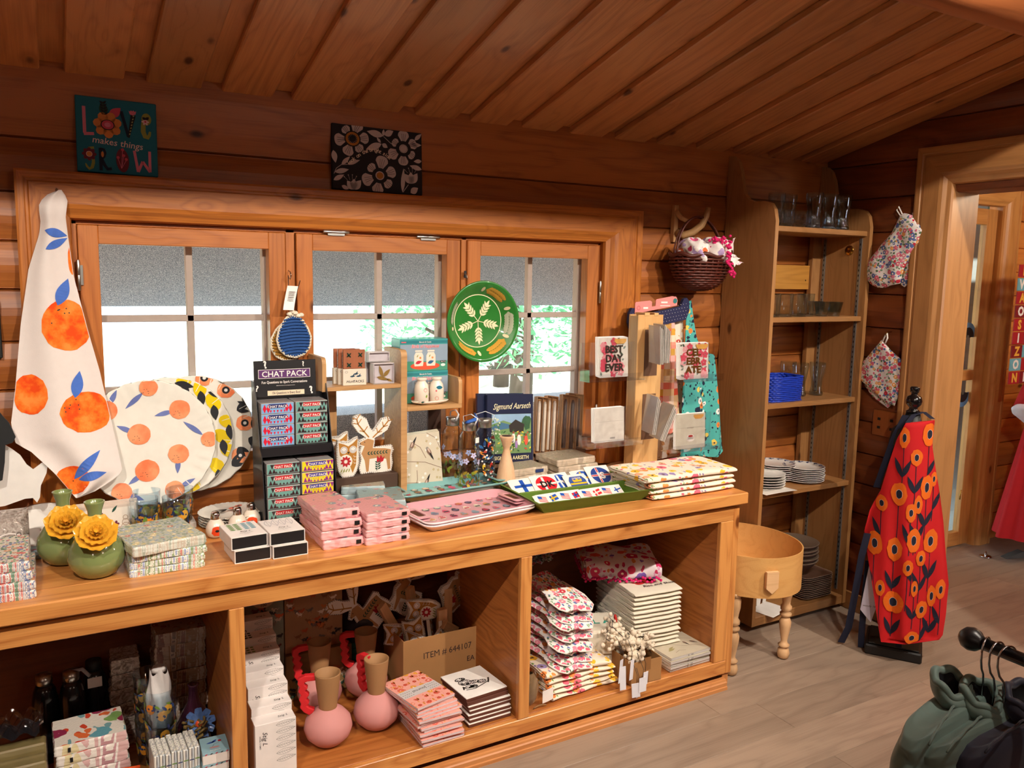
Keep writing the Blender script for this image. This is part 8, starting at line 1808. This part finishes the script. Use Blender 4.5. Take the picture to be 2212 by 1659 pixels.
# pink journals
JP = floral('journal_pink', '#eda79a', ['#e06a58', '#e88a70', '#e8a03a'], ['#e0a04a', '#d9705a'], 38, .40, .2, dots='#f6d6c8', rough=.5)
for i in range(15):
    mb = MB(); w, d, h = .148, .205, .0086; mb.box(0, w, 0, d, h-.0013, h, JP, .0004); mb.box(0, w, 0, d, 0, .0013, JP, .0004); mb.box(.001, w-.001, .001, d-.001, .0013, h-.0013, mat('#e9dfe6', .5), 0)
    mb.box(-.0025, w+.0025, -.0025, d+.0025, h*.3, h*.7, WRAP, 0)
    if i == 14:
        F = topf(h); mb.put(rect(0, w, .070, .115), mat('#cfc9c9', .5), F, .0003)
        for a in range(5):
            for b in range(3): mb.put(ell(.008+a*.008, .078+b*.013, .0025, .002, n=6), GRY, F, .0005); mb.put(ell(w-.008-a*.008, .078+b*.013, .0025, .002, n=6), GRY, F, .0005)
        mb.put(text('Journal', .019, .0004), BLK, F, .0005, off=(w/2, .100), rot=PI)
        for a in range(4):
            for b in range(6):
                yy = .012+b*.034; 
                if .060 < yy < .125: continue
                mb.put(flower(.018+a*.037+(b % 2)*.012, yy, .0075, 6, .6), mat('#d9543a', .6), F, .0005); mb.put(leafs(.034+a*.037, yy-.006, .036+a*.037, yy+.012, .006), mat('#d98a2a', .6), F, .0005)
    jx = (.0, .004, -.006, -.002, -.010, .006, -.004, -.014, -.004, -.012, .0, -.016, -.012, -.022, -.016)[i]
    lv = ('lowest', 'second', 'third', 'fourth', 'fifth', 'sixth', 'seventh', 'eighth', 'ninth', 'tenth', 'eleventh', 'twelfth', 'thirteenth', 'second from top', 'topmost with the grey band')[i]
    solo('pink_journal', mb, 'wrapped pink floral journal in the messy middle-bay pile, %s' % lv, 'journal', (.968+jx, 2.222+rnd(-.004, .006)+.002*i*.3, B0+.0090*i), (.02, .05, -.02, .06, .0, .08, .03, .10, .05, .02, .12, .08, .13, .18, .22)[i], 'pink journals')
# white-topped brown boxes with black stamp print
BRB = mat('#5f3426', .6)
for i in range(7):
    mb = MB(); w, d, h = .160, .175, .0135; mb.box(0, w, 0, d, 0, h-.0035, BRB, .0008); mb.box(-.0005, w+.0005, -.0005, d+.0005, h-.0035, h, WHITE if i != 5 else BRB, .0006)
    if i == 6:
        F = topf(h); R = random.Random(77)
        for a, b, c, e, q in ((.050, .095, .024, .020, 0), (.045, .120, .020, .012, .3), (.070, .085, .030, .012, -.3), (.105, .075, .018, .012, .3), (.048, .062, .020, .009, .1), (.065, .058, .014, .010, 0)):
            mb.put(ring(a, b, c, .0030, 22, e), BLACK, F, .0004); 
            for k in range(8): t_ = R.uniform(0, 6.28); mb.put(ring(a+c*.6*cos(t_), b+e*.6*sin(t_), .005, .0022, 10), BLACK, F, .0006)
        mb.put(stroke([(.028, .048), (.060, .042), (.100, .055), (.130, .066)], .004), BLACK, F, .0005); mb.put(stroke([(.120, .055), (.138, .085)], .005), BLACK, F, .0005); mb.put(stroke([(.022, .052), (.030, .072)], .005), BLACK, F, .0005)
    solo('stamp_box', mb, 'flat brown box with white lid at the middle-bay right, %s' % ('lowest', 'second', 'third', 'fourth', 'fifth', 'sixth with a brown lid', 'topmost with black stamp print')[i], 'box', (1.148+(.0, .004, .0, .006, .002, -.002, -.004)[i], 2.258+.002*i, B0+.0142*i), (.02, .03, .01, .05, .02, .06, .08)[i], 'flat brown boxes with white lids')
# ---- left bay
GLDW = mat('#8f7f52', .4, coat=.8, vary=.2, scale=14)
for i in range(3):
    t = thing('gold_mesh_pack', 'clear-wrapped olive-gold pack at the left bay bottom, %s of three' % ('front', 'middle', 'rear')[i], 'pack', (-.235, 2.262+.055*i, B0), 0, 'olive-gold wrapped packs'); mb = MB(); mb.box(0, .178, 0, .045, 0, .185+.022*i, GLDW, .004); mb.build('gold_box', t)
    mb = MB(); mb.box(-.002, .180, -.002, .047, -.0, .188+.022*i, WRAP, .003); mb.build('clear_wrap', t)
    if i == 0: mb = MB(); mb.put(rect(.125, .160, .09, .145), WT, front(-.0022), .0004); mb.put(flower(.142, .125, .008, 6, .5), BLK, front(-.0022), .0008); mb.build('paper_label', t)
T6 = top_mat('napkin_bird_garden', '#ddd5ca', ['#c8432a', '#5f9aa8', '#8a2a4a', '#d96a3a', '#2f4f7a', '#7aa05a'], ['#c8432a', '#6f9aa0'], 17, big=.55, leaf=.3); S6_ = side_mat('napkin_bird_side', ['#e3dccf', '#d9c98a', '#e9e2d8', '#cf9a98', '#efe8e0', '#b5707a', '#e6ddd2'], 12)
packs('napkin_pack', 6, .182, .155, .0295, T6, S6_, -.040, 2.428, B0, 'bird-garden napkin pack, left bay, %s of six', 'napkins', 'bird-garden napkin packs', (.18, .22, BLK), [(.004, 0), (-.004, .004), (.006, 0), (0, .003), (.004, 0), (0, .002)], [.03, .0, .05, .02, .04, .03])
mb = MB(); mb.grid(lambda u, v: (-.06+.24*u, -.02+.10*v, .045+.012*sin(u*4)+.035*v-.045*(1-v)**3), 12, 8, mat('#eadfd2', .7)); mb.grid(lambda u, v: (-.06+.24*u, -.021-.002*sin(u*5), -.0+.045*v+.012*sin(u*4)*v), 12, 4, mat('#eadfd2', .7)); mb.tube([(-.06+.24*i/12, .08, .085+.012*sin(i/3)) for i in range(13)], .005, mat('#e2541c', .6), 6)
solo('paper_bag', mb, 'white paper bag with an orange edge before the bird-garden napkins', 'bag', (.0, 2.300, B0), .12)
# stacked tumblers stuffed with tissue
for k, (x, y, l0) in enumerate(((.232, 2.44, 'front'), (.215, 2.55, 'rear'))):
    for i in range(4):
        o = dup(ga); o.location = (x, y, B0+.055*i+.0); o.rotation_euler = (0, 0, i*1.7+k); o.scale = (1.12, 1.12, 1.12)
        tagit(o, 'fruit-print tumbler in the %s nested column, left bay, %s' % (l0, ('lowest', 'second', 'third', 'topmost')[i]), 'glass', 'nested tumblers in the left bay')
def tissue(x, y, z, r_, h, seed, label):
    R = random.Random(seed); p = [R.random()*6 for _ in range(6)]; mb = MB()
    mb.grid(lambda u, v: (cos(2*PI*u)*r_*(1-.35*v**3)*(1+.12*sin(6*PI*u+p[0]+v*9)+.08*sin(14*PI*u+p[1])), sin(2*PI*u)*r_*(1-.35*v**3)*(1+.12*sin(6*PI*u+p[2]+v*7)), h*v+.010*sin(u*25+p[3])*v), 48, 18, mat('#ddd8d6', .7, bump=.4), closed=True)
    mb.lathe([(r_*.66, h*.99), (r_*.45, h*1.07), (r_*.3, h*1.0), (r_*.12, h*1.1), (0, h*1.04)], mat('#ddd8d6', .7, bump=.4), 24); solo('tissue_paper', mb, label, 'tissue paper', (x, y, z), 0, 'tissue in the nested tumblers')
tissue(.232, 2.44, B0+.172, .033, .165, 1, 'crumpled white tissue bursting from the front tumbler column, left bay')
# purple vase with a blue flower
PG = mat('#3c1a2c', .15, coat=.8, key='plum_glaze'); BLP = mat('#5f7fb8', .25, coat=.6, key='blue_glaze', vary=.2, scale=50); ORG_ = mat('#e2511c', .35, bump=.8, scale=40)
vase((.340, 2.560, B0), 0, 'plum bud vase with blue ceramic flower in the left bay', PG, BLP, [(0, 0), (.03, 0), (.05, .012), (.061, .045), (.055, .085), (.034, .125), (.018, .155), (.0145, .175), (.0145, .205), (.017, .211), (.012, .211), (.010, .17), (0, .16)], None, TR(.004, -.066, .112, rx=1.2), .046, [(9, .20, 1.05, .10, 0), (9, .20, .80, .22, .06)], ORG_, 'plum vase', ruf=.05, wd=.6)
mb = MB(); 
for k in range(24): a = k*2.4; mb.tube([(.03*cos(a)*(.3+.7*(k/24)), .02*sin(a), .01+.002*k), (.035*cos(a+.5), .025*sin(a+.5), .02+.002*k)], .004, mat('#7a6230', .8, vary=.3), 5)
solo('dried_moss', mb, 'tuft of brown dried moss at the plum vase foot', 'moss', (.33, 2.47, B0+.075), kind='stuff')
mb = MB(); mb.box(-.05, .05, -.035, .035, 0, .078, mat('#4a3a2a', .8), .002); solo('dark_box', mb, 'low dark box under the dried moss in the left bay', 'box', (.325, 2.475, B0))
# little packs standing in a row, and blue bird boxes
SD = side_mat('mini_pack_side', ['#7f9a6a', '#e6e2d6', '#e9e6dd', '#e0dccf', '#3a3f4a', '#e9e6dd', '#7fa0b8'], 160)
for i in range(8):
    mb = MB(); w = .0148; mb.box(0, w-.0012, 0, .10, 0, .165-.002*(i % 3), SD, .002); mb.put(rect(0.001, w-.002, .10, .106), ST2 if i < 4 else LB, front(0), .0004); mb.put(rect(0.001, w-.002, .128, .131), ST2 if i % 2 else mat('#2f3a6a', .5), front(0), .0004)
    solo('mini_napkin_pack', mb, 'small striped pack standing on edge in the left bay row, %s' % (ORD[i].replace(' from the bottom', ' from the left').replace('lowest', 'leftmost')), 'napkins', (.196+.0150*i, 2.278+.002*(i % 2), B0), .04, 'small packs standing in a row')
for i in range(4):
    mb = MB(); w, d, h = .072, .085, .034; mb.box(0, w, 0, d, 0, h, WT, .001); mb.box(-.0004, w+.0004, -.0004, d+.0004, h-.006, h+.0004, LB, .0006); F = topf(h+.0004)
    mb.put(join(leafs(.015, .05, .045, .055, .008), leafs(.03, .05, .045, .065, .007)), mat('#2f4f9a', .5), F, .0004); mb.put(ell(.052, .055, .005), mat('#b3202c', .5), F, .0004); mb.put(ell(.035, .025, .014, .005), mat('#b98a8a', .6), F, .0004); mb.put(stroke([(.03, .03), (.036, .042), (.05, .046)], .001), BLK, F, .0004); mb.put(text('songbird', .008, .0004), WT, F, .0004, off=(.035, .008))
    for k in range(5): mb.put(leafs(.006+k*.014, h-.005, .014+k*.014, h-.001, .003), BLK if k % 2 else RED, front(-.0004), .0005)
    solo('songbird_box', mb, 'light blue songbird card box at the left bay post, %s of four' % ('lowest', 'second', 'third', 'topmost')[i], 'box', (.320+(.0, .003, -.001, .0)[i], 2.262+.003*i, B0+.0352*i), (.03, .0, .06, -.05)[i], 'blue songbird boxes')
# dim stacks at the back
DM = side_mat('dim_pack_side', ['#b0a49a', '#8a4a44', '#c9bdb0', '#a07a4a', '#d9cfc4', '#6a5a58'], 30); D1_ = top_mat('dim_pack_top', '#b5a69a', ['#8a4a44', '#b08a4a', '#5a6a7a'], '#8a8a7a', 30)
packs('napkin_pack', 8, .150, .12, .0445, D1_, DM, .243, 2.645, B0, 'napkin pack in dim tall stack, left bay rear, %s of eight', 'napkins', 'dim napkin packs, rear stack', None, None, None, .002)
packs('napkin_pack', 6, .080, .10, .048, FOIL, FOIL, .118, 2.665, B0, 'foil-wrapped pack in narrow stack behind tumblers, %s of six', 'napkins', 'dim foil packs', None, None, None, .002)
DB = mat('#16181d', .25, coat=.5)
for i, (x, y, l) in enumerate(((-.060, 2.700, 'dark bottle with steel cap at the left bay rear, leftmost'), (.012, 2.690, 'dark bottle with steel cap and strap at the left bay rear, middle'), (.075, 2.735, 'dark bottle with a white collar label at the left bay rear'))):
    t = thing('dark_bottle', l, 'bottle', (x, y, B0), 0, 'dark bottles in the left bay'); mb = MB(); mb.lathe([(0, 0), (.033, 0), (.036, .006), (.036, .19), (.03, .225), (.02, .245)], DB, 28); mb.build('bottle_body', t)
    mb = MB(); mb.lathe([(.021, .243), (.023, .246), (.023, .272), (0, .275)], STEEL if i < 2 else BLACK, 24); mb.build('steel_cap', t)
    if i == 1: mb = MB(); mb.tube([(0, 0, .27), (.03, -.01, .275), (.05, -.015, .25)], .006, mat('#a9a9ad', .6), 8, flat=.3); mb.build('carry_strap', t)
    if i == 2: mb = MB(); mb.box(-.02, .02, -.0385, -.0365, .20, .232, WT, .0005); mb.build('paper_label', t)
mb = MB(); mb.grid(lambda u, v: (-.09+.13*u, -.05+.1*v, .02+.025*abs(sin(u*11+v*3))+.02*abs(sin(v*9-u*4))), 24, 14, WRAP); mb.grid(lambda u, v: (-.08+.11*u, -.04+.08*v, .01+.02*abs(sin(u*7+v*3))), 12, 8, mat('#1b1a1e', .4))
solo('crumpled_wrap', mb, 'crumpled clear wrap on the gold packs at the left bay', 'plastic wrap', (-.10, 2.42, B0+.235))
